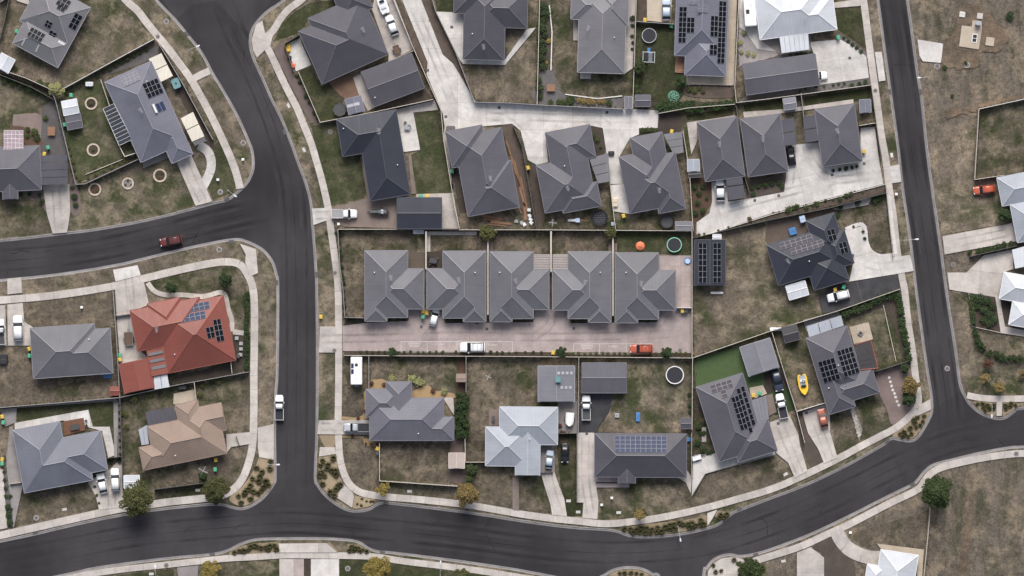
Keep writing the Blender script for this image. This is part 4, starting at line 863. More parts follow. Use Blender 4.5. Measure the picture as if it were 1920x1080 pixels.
hs('H1', 'grey hip roofed house with scattered black solar panels in the top left corner', 'the top left corner house', 28.5, [([(26, 82), (109, 127), (136, 81)],), ([(172, 16), (136, 81), (41, 41)],), ([(41, 41), (60, 2), (110, 20)],)], 'pale',
   arrays=[((122, 7), 3, 2, 8, 9), ((118, 18), 2, 1, 8, 9), ((144, 42), 2, 3, 7.5, 10), ((71, 67), 4, 2, 7.5, 9), ((94, 47), 2, 2, 6.5, 6), ((101, 66), 2, 2, 7, 6)], lights=[((47, 80), 3, 16), ((73, 92), 3, 16), ((118, 82), 14, 5)])
hs('H2', 'bluish hip roofed house with solar hot water tank beside a curved driveway', 'the bluish corner house', -24.3, [([(201, 154), (285, 116), (266, 305)],), ([(361, 284), (324, 307), (318, 240)],)], 'lav',
   arrays=[((247, 149), 4, 3, 8.5, 6.5, 'panel_pale'), ((289, 167), 4, 3, 7.5, 10)], ant=(268, 209), vents=[(278, 154)])  # first array: reflection off the glass is put into the pale panel colour
hs('H3', 'dark grey house with ribbed carport cut by the left edge', 'the left edge carport house', -2.5, [([(76, 274), (80, 356), (-70, 280)],), ([(8, 374), (36, 372), (22, 330)], 'gv')], 'grey')
hs('H4', 'plain grey hip roofed house without solar left of the red roofed one', 'the plain grey house', -4, [([(59, 615), (179, 607), (65, 707)],), ([(207, 615), (214, 699), (95, 705)],)], 'unit', vents=[(170, 636)])
hs('H5', 'red metal roofed house with blue and black solar panels', 'the red roofed house', -11, [UV(-11, 178.2, 624, 306.5, 746.7), UV(-11, 130, 618.5, 262, 695.7), UV(-11, 164, 612, 226.5, 690)], 'red', wall='wall_cream',
   arrays=[((370, 576), 5, 2, 10, 7, 'panel_blue'), ((363, 594), 5, 2, 10, 7, 'panel_blue'), ((412, 619), 2, 4, 7, 10.5), ((397, 623), 2, 2, 7, 10.5)], ant=(297, 618), vents=[(330, 664)])
hs('H6', 'blue grey hip roofed house with a brown deck notch at bottom left', 'the bottom left bluish house', -10.7, [UV(-10.7, -124, 797, -34.6, 916), UV(-10.7, -124, 828, 37, 902), UV(-10.7, -124, 828, 6, 916)], 'blue')
hs('H7', 'beige concrete tiled house with several small hips', 'the beige tiled house', -11.5, [UV(-11.5, 113, 838, 249, 917), UV(-11.5, 90, 873, 150, 917), UV(-11.5, 172, 822, 249, 917), UV(-11.5, 172, 809, 218, 870), UV(-11.5, 215, 822, 257, 874, 'gu')], 'beige', wall='wall_cream', vents=[(331, 853)])
hs('H8', 'large dark grey house at the corner of the street and the lane', 'the lane corner house', -24.2, [UV(-24.2, 486.7, 284.8, 622.6, 392.5), UV(-24.2, 512.6, 270, 622.6, 392.5), UV(-24.2, 572, 190, 632, 301)], 'dark', ant=(682, 58))
hs('H9', 'nearly black L-shaped house with thin pale gutters above the boat driveway', 'the black L-shaped house', -9.5, [([(632, 225), (644, 294), (744, 211)],), ([(744, 211), (771, 362), (695, 377)],)], 'char', ant=(712, 247), vents=[(645, 242), (746, 310)])
hs('H10', 'dark grey house beside a strip of orange timber piles', 'the timber pile house', -10.5, [([(835.6, 247.6), (903.4, 235.8), (848, 315.3)],), ([(940, 239.7), (876.3, 397.8)],), ([(958.7, 300.7), (973.4, 386.5), (876.3, 397.8)],), ([(918.1, 398.9), (973.4, 386.5), (930, 352)],)], 'grey', ant=(920, 336))
hs('H11', 'dark grey house with a ribbed patio, middle of three below the lane', 'the middle lane house', -10.7, [([(1022, 249.8), (1105.5, 235.8), (1112.3, 295)],), ([(1022, 249.8), (1103.7, 296), (1060, 392.8)],), ([(1006.1, 310.8), (1022, 400), (1110, 341)],), ([(1118, 341.3), (1127, 385.3), (1055.8, 400)],)], 'grey', ant=(1064, 354), vents=[(1058, 312)])
hs('H12', 'dark grey house at the end of the lane beside a pale patio', 'the lane end house', -10.7, [UV(-10.7, 1112, 474, 1173, 575), UV(-10.7, 1085, 515.5, 1190, 613), UV(-10.7, 1085, 505, 1173, 594), UV(-10.7, 1139, 560, 1190, 623)], 'grey', ant=(1235, 358))
hs('H13', 'small dark hip roofed unit with white sedan below, leftmost of three', 'the leftmost small hip unit', -8, [([(1306, 230), (1380, 221), (1322, 341)],)], 'grey', ant=(1347, 272))
hs('H14', 'small dark hip roofed unit left of the black car, middle of three', 'the middle small hip unit', -8, [([(1387, 225), (1461, 214), (1402, 332)],)], 'grey', ant=(1428, 262))
hs('H15', 'small dark hip roofed unit nearest the right street, rightmost of three', 'the rightmost small hip unit', -8, [([(1527, 206), (1600, 196), (1541, 313)],)], 'grey', ant=(1567, 247))
ORD = ['first', 'second', 'third', 'fourth', 'fifth']
for i, (A, Wg, Sm, an) in enumerate([((685, 470, 765, 595), (700, 504, 795, 579), (685, 540, 726, 602), (734, 521)), ((831, 471, 911, 596), (801, 504, 890, 579), (869, 540, 911, 603), (861, 525)), ((919, 472, 1000, 597), (935, 506, 1029, 580), (919, 540, 960, 603), (967, 527)),
                                    ((1065, 472, 1145, 597), (1036, 506, 1125, 581), (1103, 540, 1145, 604), (1096, 530)), ((1155, 474, 1234, 598), (1170, 507, 1266, 581), (1153, 540, 1195, 605), (1201, 532))]):
    hs('U%d' % (i+1), 'grey hip roofed unit, %s from the left of the row of five' % ORD[i], 'the %s grey unit' % ORD[i], 0, [([(a[0], a[1]), (a[2], a[3])],) for a in (A, Wg, Sm)], 'unit', ant=an, vents=[(A[0]+18 if i % 2 == 0 else A[2]-20, 511)])
hs('H21', 'charcoal roofed house with reddish and black solar panels by the right street', 'the charcoal solar house', -16.5, [([(1436, 460), (1459, 535), (1583, 492)],), ([(1510, 415), (1562, 399), (1545, 480)],), ([(1580, 431), (1599, 491), (1540, 470)],), ([(1590, 525), (1525, 543), (1540, 470)],)], 'char',
   arrays=[((1491, 454), 6, 2, 10.5, 6.5, 'panel_red'), ((1511, 464), 6, 2, 10.5, 6.5, 'panel_red'), ((1557.5, 441), 2, 2, 7.5, 11), ((1579.5, 465), 2, 2, 7.5, 11)], ant=(1475, 490), vents=[(1515, 490)])
hs('H23', 'dark grey house at the top edge right of the lane', 'the top house beside the lane', 1.5, [([(869, 111), (946, 114), (872, -25)],), ([(988, 54), (890, -20)],), ([(851, 25.5), (950, -75)],)], 'dark', ant=(907, 90), vents=[(886, 65)])
hs('H24', 'pale grey house at the top edge with a curved lawn edging', 'the pale grey top house', 1.7, [([(1083.6, 134.8), (1170, 139), (1087, -17)],), ([(1070, 37), (1135, -16)],), ([(1117, -22), (1177, 50)],)], 'pale', ant=(1102, 55), vents=[(1151, 72)])
hs('H25', 'bluish top edge house covered in long rows of black solar panels', 'the top solar house', 2, [([(1264, 105), (1367, -60)],), ([(1283, 141), (1361, 144), (1330, 60)],)], 'lav',
   arrays=[((1278.9, 48), 2, 7, 7, 9.6), ((1293.7, 49), 2, 3, 7, 9.6), ((1352, 62), 2, 12, 7, 9.7), ((1337.6, 51), 2, 4, 7, 9.7), ((1336, 95), 2, 2, 7, 9.7), ((1316, 19), 2, 2, 9.6, 7, 'panel_pale'), ((1300, 4), 2, 2, 9.6, 7, 'panel_pale')])
hs('H26', 'white metal roofed house at the top edge beside a caravan', 'the white top house', -7.7, [([(1424.8, 75.4), (1550, 58.5), (1412, -14)],), ([(1567.7, 56.2), (1480, 68), (1559, -8)],)], 'white', ant=(1508, 36))
hs('H27', 'white roofed house cut by the right edge behind the orange car', 'the upper right white house', -11, [([(1867, 334), (1877, 387), (1990, 310)],), ([(1891, 382), (1906, 455), (1990, 365)],)], 'silver')
hs('H28', 'white roofed house cut by the right edge beside dark shrub bed', 'the lower right white house', 10, [([(1880, 510), (1873, 560), (1990, 555)],), ([(1897, 562), (1889, 608), (1990, 600)],)], 'white')
hs('H29', 'dark grey house with two black solar arrays right of the yellow boat', 'the yellow boat house', -17, [([(1511, 634), (1586, 611), (1545, 745)],), ([(1555, 776), (1602, 761), (1530, 700)],), ([(1631, 689), (1647, 735), (1560, 745)],)], 'grey',
   arrays=[((1552.5, 694), 4, 4, 7.6, 10.5), ((1588, 678), 4, 5, 7.6, 10.3)], vents=[(1569, 684), (1552, 727)])
hs('H30', 'grey house with a long black solar array beside artificial turf', 'the green turf house', -17, [([(1305, 726), (1391, 699), (1347, 865)],), ([(1438, 784), (1455, 844), (1384, 866)],)], 'grey',
   arrays=[((1352, 723.5), 4, 2, 10.5, 7.4, 'panel_red'), ((1356.5, 738), 1, 2, 10.5, 7.4, 'panel_red'), ((1384.7, 773.5), 2, 6, 7.2, 10.8), ((1394.5, 769), 1, 8, 7.2, 10.8), ((1401.2, 760), 1, 7, 7.2, 10.8)])
hs('H31', 'dark grey house with a wide blue solar array and small front gable', 'the wide solar house', .3, [([(1115, 812), (1286, 894)],), ([(1159, 905), (1191, 850)], 'gv')], 'dark', arrays=[((1200.5, 832), 10, 4, 9.7, 7.6, 'panel_blue')])
hs('H32', 'silver blue metal roofed house with three hipped wings', 'the silver roofed house', .5, [([(937, 762), (1045, 833)],), ([(911, 797), (990, 873)],), ([(967, 800), (1012, 890)], 'gv')], 'silver', vents=[(993, 822)])
hs('H33', 'purple grey tiled house with many hips beside a clipped hedge', 'the purple tiled house', 0, [([(725, 715), (772, 790)],), ([(687, 729), (752, 781)],), ([(694, 746), (832, 825)],), ([(790, 781), (851, 825)],)], 'purple', vents=[(785, 812)])
hs('H36', 'white hip roofed house cut by the bottom edge', 'the bottom white house', 9, [([(1650, 1029), (1720, 1040), (1640, 1130)],), ([(1625, 1056), (1660, 1062), (1615, 1140)],)], 'white')
# sheds and garages
def shed(name, label, short, ang, pts, color, axis='gu', pitch=11, eave=2.3, **k): return house(short, name, label, short, name.replace('_', ' '), ang, [(pts, axis)], color, pitch, eave, .12, 'wall_cream', windows=False, **k)
shed('garage', 'long dark gable shed beside the lane corner house', 'the long lane shed', -20.5, [(680, 136), (772, 101), (702, 201)], 'dark', 'gu', vents=[(704, 184)])
shed('garage', 'black gable shed beside the small boat', 'the black gable shed', 0, [(745, 371), (828, 429)], 'char')
shed('garage', 'red gable garage joined to the red roofed house', 'the red garage', -11.3, [(225, 684), (279, 672), (291, 726)], 'red', 'gv')
shed('garage', 'lilac grey shed with skylight strips left of the dark pad', 'the lilac shed', 0, [(1009, 686), (1077, 752)], 'lilac', 'gv', lights=[((1047, 699), 5, 5), ((1055, 699), 5, 5), ((1063, 699), 5, 5), ((1071, 699), 5, 5), ((1053, 726), 5, 5), ((1061, 726), 5, 5), ((1069, 726), 5, 5)])
shed('garage', 'grey ribbed garage above the parked white pickup', 'the ribbed garage', 0, [(1091, 680), (1174, 736)], 'grey')
shed('garage', 'charcoal gable shed covered in two rows of solar panels', 'the solar shed', 0, [(1301, 450), (1359, 535)], 'char', 'gv', arrays=[((1316.5, 493), 2, 7, 7.5, 10.7), ((1343.5, 493), 2, 7, 7.5, 10.7)])
shed('garage', 'long ribbed grey shed below the white roofed top house', 'the long ribbed shed', -8, [(1391, 122), (1527, 102), (1399, 179)], 'grey', 'gu')
shed('garage', 'pale grey garage beside the artificial turf', 'the turf garage', -17.5, [(1386, 651), (1404, 705), (1459, 687)], 'lilac', 'gv')
shed('garden_shed', 'white gable shed at the left edge near the top', 'the white edge shed', 28, [(5, 100), (30, 114), (17, 138)], 'white', 'gv', eave=2.)
shed('garden_shed', 'white roofed cabin beside the round stone bed', 'the white cabin', -11, [(117, 192), (144, 186), (150, 212)], 'white', 'gu', eave=2.1)
shed('garden_shed', 'grey lean-to attached below the white cabin', 'the grey lean-to', -11, [(124, 219), (150, 213), (157, 239)], 'grey', 'gu', pitch=4, eave=1.9)
shed('garden_shed', 'small red shed on the fence left of the red garage', 'the small red shed', 0, [(208, 725), (225, 740)], 'red', 'gu', eave=1.8)
shed('garden_shed', 'striped grey and white garden shed beside the octagonal trampoline', 'the striped shed', -14, [(648, 187), (677, 180), (655, 216)], 'lav', 'gv', eave=1.9, lights=[((657, 199), 12, 6), ((669, 196), 12, 6)])
shed('garden_shed', 'grey gable garden shed above the lane beside a hedge', 'the lane hedge shed', 0, [(1191, 179), (1219, 200)], 'grey', 'gu', eave=1.9)
shed('garden_shed', 'flat grey garden shed on a pale slab above the lane', 'the flat lane shed', 0, [(1171, 182), (1185, 204)], 'pale', 'gv', 3, 1.9)
shed('garden_shed', 'small grey shed with white ridge above two small hip units', 'the ridge shed', -8, [(1467, 186), (1490, 183), (1470, 207)], 'lilac', 'gu', eave=1.9)
shed('garden_shed', 'small blue grey shed beside the right street footpath', 'the footpath shed', -3, [(1610, 188), (1632, 211)], 'blue', 'gv', eave=1.9)
shed('garden_shed', 'small pale shed left of the leftmost small hip unit', 'the small pale shed', -2, [(1288, 300), (1311, 321)], 'silver', 'gv', eave=1.9)
shed('garden_shed', 'flat pale shed in the fence corner beside a black trampoline', 'the flat corner shed', 0, [(1266, 416), (1296, 431)], 'pale', 'gu', 4, 1.9)
shed('garden_shed', 'white shed left of the white wagon', 'the white yard shed', -16, [(1472, 537), (1508, 526), (1481, 562)], 'white', 'gu', 5, 2.)
shed('garden_shed', 'dark brown gable shed above the yellow boat', 'the brown shed', -15, [(1464, 615), (1492, 609), (1474, 642)], 'brown', 'gu', eave=2.)
shed('garden_shed', 'little dark gable shed on the fence right of the dry yard', 'the little fence shed', 0, [(1276, 784), (1295, 803)], 'dark', 'gu', eave=1.8)
shed('garden_shed', 'cream roofed shed beside the fenced front lawn', 'the cream shed', 0, [(842, 849), (871, 877)], 'sandy', 'gv', 6, 2.)
shed('garden_shed', 'small brownish pink shed in the reddish fence run', 'the pink shed', 0, [(856, 701), (874, 715)], 'beige', 'gu', 5, 1.9)
shed('garden_shed', 'white square flat shed beside the bottom left street tree', 'the white square shed', -1, [(234, 891), (263, 914)], 'white', 'gu', 3, 2.1)
shed('garden_shed', 'white flat awning above the solar shed', 'the white shed awning', 0, [(1336, 440), (1351, 450)], 'white', 'gu', 3, 2.)
shed('garden_shed', 'dark pergola hut below the small pale shed', 'the dark pergola hut', -3, [(1290, 322), (1313, 332)], 'brown', 'gu', 5, 1.8)
# open covers: posts and separate roof sheets
def cover(name, label, cat, quad, n, mat, h=2.4, tilt=.15, gap=.03, along=0, frame='frame_white', bars=0, edge=False):
    q = [W(p) for p in quad]; cx = sum(p[0] for p in q)/4; cy = sum(p[1] for p in q)/4; z = gz(cx, cy)
    t = thing(name, label, cat, (cx, cy, z)); q = [(x-cx, y-cy) for x, y in q]
    LAND.append((cx/S+960, 540-cy/S, 'the '+label)) if False else None
    P = lambda u, v, dz=0: (*(sum(w*p[k] for w, p in zip(((1-u)*(1-v), u*(1-v), u*v, (1-u)*v), q)) for k in (0, 1)), h+tilt*v+dz)
    for i in range(n):
        g = gap/n; a, b_ = i/n+g, (i+1)/n-g
        r = [(a, 0), (b_, 0), (b_, 1), (a, 1)] if along == 0 else [(0, a), (1, a), (1, b_), (0, b_)]
        b = MB(); m = [P(*e) for e in r]; m2 = [P(*e, -.05) for e in r]; uv = []
        if area([p[:2] for p in m]) < 0: m = m[::-1]; m2 = m2[::-1]
        b.face(m); b.face(m2[::-1])
        for k in range(4): b.face([m2[k], m2[(k+1) % 4], m[(k+1) % 4], m[k]])
        for f in b.f: uv += [(b.v[i_][0], b.v[i_][1]) for i_ in f]
        b.build('roof_sheet', mat, t, uv=uv)
    for u, v in ((.04, .04), (.96, .04), (.96, .96), (.04, .96)):
        x, y, zz = P(u, v); MB().box(x-.05, y-.05, 0, x+.05, y+.05, zz-.05).build('post', frame, t)
    for (a, b_) in (((.03, .03), (.97, .03)), ((.03, .97), (.97, .97))): MB().tube([P(*a, -.12), P(*b_, -.12)], .06, 4).build('beam', frame, t)
    if edge:
        for a, b_ in (((0, 0), (1, 0)), ((1, 0), (1, 1)), ((1, 1), (0, 1))): MB().tube([P(*a, .03), P(*b_, .03)], .1, 4).build('frame_beam', frame, t)
    for i in range(bars): MB().tube([P(0, i/(bars-1)*.98+.01, .02), P(1, i/(bars-1)*.98+.01, .02)], .05, 4).build('bar', frame, t)
    for i in range(n+1 if bars else 0): MB().tube([P(i/n, 0, .0), P(i/n, 1, .0)], .035, 4).build('bar', frame, t)
    return t
cover('patio_cover', 'dark translucent ribbed patio cover left of the bluish house', 'patio cover', [(195, 205), (225, 274), (250, 262), (216, 195)], 10, 'roof_char', gap=.07, bars=2)
cover('patio_cover', 'cream white patio cover at the top end of the bluish house', 'patio cover', [(280, 111), (304, 100), (326, 144), (304, 155)], 2, 'roof_cream', 2.3, along=1)
cover('patio_cover', 'cream white patio cover nearer the driveway of the bluish house', 'patio cover', [(340, 222), (363, 210), (385, 257), (362, 267)], 2, 'roof_cream', 2.3, along=1)
cover('patio_cover', 'grey tail cover below the lower cream patio cover', 'patio cover', [(362, 268), (385, 258), (389, 264), (366, 274)], 1, 'roof_grey', 2.1)
cover('carport', 'ribbed grey carport above the left pale driveway', 'carport', [(79, 292), (128, 290), (130, 346), (80, 348)], 4, 'roof_dark', 2.4, along=1)
cover('pergola', 'pinkish gridded glass pergola at the left edge', 'pergola', [(10, 245), (46, 245), (46, 286), (10, 285)], 5, 'panel_pink', 2.6, gap=.04, bars=6)
t = cover('patio_cover', 'red flat link roof with grey skylights beside the red house', 'patio cover', [(276, 657), (309, 650), (317, 700), (286, 706)], 4, 'roof_terracotta', 2.45, along=1)
for i, v in enumerate((662, 675, 688)):
    q = [W(p) for p in [(280+i*3, v), (306+i*3, v-5.5), (307.5+i*3, v), (281.5+i*3, v+5.5)]]
    MB().prism([(x-t.location.x, y-t.location.y) for x, y in q], 2.4, 2.66).build('skylight', 'roof_pale', t)
cover('awning', 'white awning sheet below the red link roof', 'awning', [(289, 706), (315, 701), (320, 725), (291, 730)], 2, 'roof_white', 2.1)
cover('patio_cover', 'dark ribbed patio cover left of the beige tiled house', 'patio cover', [(274, 772), (327, 762), (334, 786), (279, 797)], 6, 'roof_dark', 2.3, frame='frame_grey')
cover('awning', 'pale blue awning at the left side of the beige tiled house', 'awning', [(261, 805), (277, 796), (281, 832), (267, 834)], 2, 'roof_silver', 2.1)
cover('patio_cover', 'pale ribbed patio roof right of the middle lane house', 'patio cover', [(1104, 297), (1140, 287), (1144, 341), (1121, 345)], 3, 'roof_pale', 2.3, along=1)
cover('patio_cover', 'pale grey patio roof at the top right of the lane end house', 'patio cover', [(1243, 252), (1278, 247), (1281, 287), (1262, 290)], 3, 'roof_pale', 2.3, along=1)
cover('carport', 'dark flat carport right of the white sedan', 'carport', [(1359, 324), (1389, 321), (1396, 372), (1365, 377)], 2, 'roof_dark', 2.4, along=1)
cover('carport', 'flat grey carport right of the middle small hip unit', 'carport', [(1456, 226), (1487, 221), (1493, 272), (1462, 276)], 2, 'roof_dark', 2.4, along=1)
cover('carport', 'flat grey carport left of the rightmost small hip unit', 'carport', [(1504, 219), (1535, 214), (1541, 264), (1509, 269)], 2, 'roof_dark', 2.4, along=1)
cover('patio_cover', 'bright white ribbed patio roof below the white top house', 'patio cover', [(1460, 72), (1514, 65), (1516, 94), (1464, 101)], 6, 'roof_white', 2.4)
cover('carport', 'white carport cut by the right edge', 'carport', [(1894, 469), (1960, 450), (1965, 490), (1900, 504)], 2, 'roof_white', 2.4)
cover('patio_cover', 'translucent white roof strip above the yellow boat house', 'patio cover', [(1510, 612), (1576, 591), (1581, 610), (1515, 632)], 3, 'roof_silver', 2.35)
cover('pergola', 'black slatted pergola with red frame right of the boat house', 'pergola', [(1600, 647), (1631, 637), (1644, 690), (1612, 693)], 6, 'roof_brown', 2.5, frame='red_frame', along=1, edge=True)
cover('carport', 'ribbed grey side roof right of the green turf house', 'carport', [(1408, 750), (1435, 741), (1441, 784), (1419, 791)], 4, 'roof_lilac', 2.3)
cover('pergola', 'weathered pale timber pergola between the third and fourth grey units left', 'pergola', [(1001, 477), (1031, 477), (1031, 505), (1001, 505)], 9, 'pale_deck', 2.2, along=1, gap=.14)
cover('pergola', 'weathered pale timber pergola between the third and fourth grey units right', 'pergola', [(1036, 477), (1064, 477), (1064, 505), (1036, 505)], 9, 'pale_deck', 2.2, along=1, gap=.14)
# solar hot water set on the bluish house
r_, rf, loc, ht, ev, th_, _o = HOUSES['H2']
for i, dx in enumerate((0, 8)):
    x, y = loc((300+dx*.9, 203-dx*.4)); h = ht(x, y); e = .05; sx = (ht(x+e, y)-ht(x-e, y))/.1; sy = (ht(x, y+e)-ht(x, y-e))/.1
    o = link('solar_collector', panel_mesh(1.0, 2.0, 'panel_blue'), rf); o.location = (x, y, ev+h+.1); o.rotation_euler = (math.atan(sy), -math.atan(sx), 0)
x, y = loc((293, 205)); o = MB().tube([(0, -1., .35), (0, 1., .35)], .27, 12).build('water_tank', 'white_paint', rf); o.location = (x, y, ev+ht(x, y)+.05)
x, y = HOUSES['the lilac shed'][2]((1046, 711)); o = MB().box(-.55, -.6, -.1, .55, .6, .7).build('cooler', 'teal', HOUSES['the lilac shed'][1]); o.location = (x, y, HOUSES['the lilac shed'][4]+HOUSES['the lilac shed'][3](x, y))

# ---------------------------------------------------------------- fences
FP = {}; FLINES = []
def fence(pts, mat='fence_cream', h=1.75, kind='steel', panel=2.4, w=.05, cap=.12):
    e = [W(p) for p in pts]; FLINES.append(e); mx = pts[len(pts)//2] if len(pts) > 2 else ((pts[0][0]+pts[1][0])/2, (pts[0][1]+pts[1][1])/2)
    dx, dy = abs(pts[-1][0]-pts[0][0]), abs(pts[-1][1]-pts[0][1]); run = 'across' if dx > dy else 'down'
    col = mat.split('_')[1]; nm = {'steel': 'boundary_fence', 'wall': 'dividing_wall', 'low': 'garden_edging'}[kind]
    words = {'steel': '%s panel fence running %s' % (col, run), 'wall': '%s dividing wall running %s' % (col, run), 'low': '%s low edging running %s' % (col, run)}[kind]
    t = thing(nm, uniq(words, *mx), 'fence' if kind != 'wall' else 'wall', (*e[0], .12)); k = (mat, w, h)
    if k not in FP: FP[k] = MB().box(0, -w/2, 0, 1, w/2, h).mesh('panel', mat)
    posts = MB(); rail = MB()
    for (x0, y0), (x1, y1) in zip(e, e[1:]):
        L = hypot(x1-x0, y1-y0); n = max(1, round(L/panel)); a = atan2(y1-y0, x1-x0); ox, oy = x0-e[0][0], y0-e[0][1]; c, s = cos(a), sin(a)
        R = lambda x, y, z: (ox+x*c-y*s, oy+x*s+y*c, z)
        for i in range(n):
            o = link('panel', FP[k], t); o.location = R(i*L/n+.02, 0, 0); o.scale = (L/n-.04, 1, 1); o.rotation_euler = (0, 0, a)
            posts.box(i*L/n-.03, -cap*.4, 0, i*L/n+.03, cap*.4, h+.02, R)
        posts.box(L-.03, -cap*.4, 0, L+.03, cap*.4, h+.02, R); rail.box(0, -cap/2, h+.004, L, cap/2, h+.05, R)
    rail.build('top_rail', mat, t); posts.build('posts', mat, t)['kind'] = 'stuff'
CR, GR, DK, WH = 'fence_cream', 'fence_grey', 'fence_dark', 'fence_white'
for a in [([(290, 74), (205, 120), (120, 167)], WH), ([(0, 130), (50, 147), (92, 166), (105, 186)], CR), ([(0, 140), (60, 164), (104, 188)], DK), ([(105, 187), (112, 215), (125, 270), (143, 345)], GR), ([(143, 346), (161, 345), (260, 299)], GR),
          ([(299, 83), (345, 160), (400, 262)], GR), ([(190, 150), (207, 200)], CR), ([(225, 274), (235, 294), (257, 287)], WH),
          ([(562, 66), (534, 83), (552, 136)], DK), ([(560, 135), (601, 230)], CR), ([(600, 230), (700, 211), (812, 187)], CR), ([(734, -10), (775, 90), (827, 207)], CR), ([(775, 96), (728, 116)], CR),
          ([(808, -10), (817, 22), (855, 100), (890, 192), (960, 194), (1007, 197)], GR), ([(1012, -10), (1007, 197)], CR), ([(1007, 197), (1100, 202), (1168, 205)], GR), ([(1193, -10), (1186, 204)], CR), ([(1193, 41), (1264, 46)], GR),
          ([(1385, -10), (1377, 163), (1380, 193)], CR), ([(1380, 193), (1440, 186), (1632, 160)], CR), ([(1235, 213), (1290, 203), (1377, 196)], CR), ([(1632, 160), (1647, 270), (1652, 305)], DK), ([(1380, 200), (1384, 235), (1394, 327), (1404, 361)], DK), ([(1501, 175), (1507, 230)], GR), ([(1610, 236), (1640, 231)], CR),
          ([(1280, 246), (1292, 320), (1299, 433)], CR), ([(634, 430), (745, 430)], CR), ([(745, 430), (862, 431)], DK), ([(862, 431), (1006, 431)], CR), ([(1006, 431), (1154, 432)], CR), ([(1154, 432), (1297, 433)], CR), ([(827, 207), (832, 262), (853, 390), (862, 430)], CR), ([(962, 236), (979, 275), (1006, 430)], DK), ([(1143, 342), (1154, 431)], CR),
          ([(799, 434), (799, 505)], CR, 1.75, 'wall', 2.4, .2, .3), ([(915, 443), (915, 590)], CR, 1.75, 'wall', 2.4, .2, .3), ([(1033, 434), (1033, 510)], CR, 1.75, 'wall', 2.4, .25, .34), ([(1149, 445), (1149, 592)], CR, 1.75, 'wall', 2.4, .2, .3),
          ([(1297, 433), (1297, 560)], CR), ([(1297, 560), (1297, 670)], CR), ([(1268, 577), (1297, 577)], WH), ([(634, 430), (638, 500), (644, 545), (647, 595), (685, 596)], GR), ([(645, 666), (760, 667)], CR), ([(760, 667), (960, 668)], CR), ([(960, 668), (1297, 671)], CR),
          ([(692, 668), (692, 728)], GR), ([(874, 668), (874, 735)], GR), ([(1085, 670), (1084, 811)], GR), ([(1298, 671), (1297, 805)], CR), ([(1296, 812), (1296, 895)], GR), ([(712, 830), (712, 901), (858, 911)], CR), ([(872, 822), (873, 866), (911, 866)], CR), ([(1082, 812), (1082, 942)], GR), ([(1046, 812), (1083, 812)], DK), ([(1014, 886), (1037, 885)], DK, .9),
          ([(1297, 447), (1440, 413), (1555, 390)], DK), ([(1555, 390), (1660, 362)], DK), ([(1306, 446), (1440, 404), (1658, 346)], WH, .35, 'low'), ([(1660, 347), (1674, 485)], GR, 1.2), ([(1686, 542), (1572, 582)], CR), ([(1572, 582), (1440, 622), (1298, 671)], CR), ([(1447, 624), (1470, 700), (1493, 772), (1508, 830)], CR), ([(1493, 771), (1546, 755)], WH), ([(1702, 677), (1639, 697)], DK), ([(1639, 697), (1629, 655)], CR, 1.),
          ([(1296, 931), (1322, 888), (1384, 870), (1452, 853)], GR, .4, 'low'), ([(1834, 205), (1930, 184)], WH), ([(1834, 205), (1826, 337), (1881, 329)], CR), ([(1817, 481), (1905, 461)], DK), ([(1743, 952), (1738, 1010), (1729, 1100)], CR), ([(1816, 547), (1822, 612), (1877, 624), (1930, 632)], CR, .35, 'low'),
          ([(0, 764), (110, 755), (226, 745)], GR), ([(213, 545), (220, 640), (226, 745)], GR), ([(226, 745), (230, 855), (231, 917)], DK), ([(226, 745), (325, 723), (467, 697)], GR), ([(365, 716), (369, 750)], CR), ([(200, 859), (230, 855)], DK), ([(290, 917), (383, 905)], DK), ([(19, 907), (41, 904)], CR, 1.), ([(12, 850), (20, 910), (27, 985)], GR, .4, 'low'), ([(216, 593), (246, 589)], DK, 1.2), ([(433, 672), (436, 700)], CR),
          ([(1030, 10), (1035, 60), (1033, 132)], WH, .3, 'low', 1.5, .12, .22), ([(1060, 177), (1090, 181), (1120, 185), (1166, 180)], WH, .3, 'low', 1.5, .12, .22), ([(161, 327), (230, 299)], CR, .3, 'low'), ([(0, 6), (18, -5)], GR), ([(0, 80), (10, 42), (18, 0)], DK), ([(1282, 160), (1300, 158), (1372, 160)], GR, .5, 'low'), ([(1656, 572), (1680, 678)], CR, .3, 'low'), ([(545, 800), (545, 800.5)], CR) if False else ([(443, 817), (450, 836)], DK, .9)]:
    fence(*a)

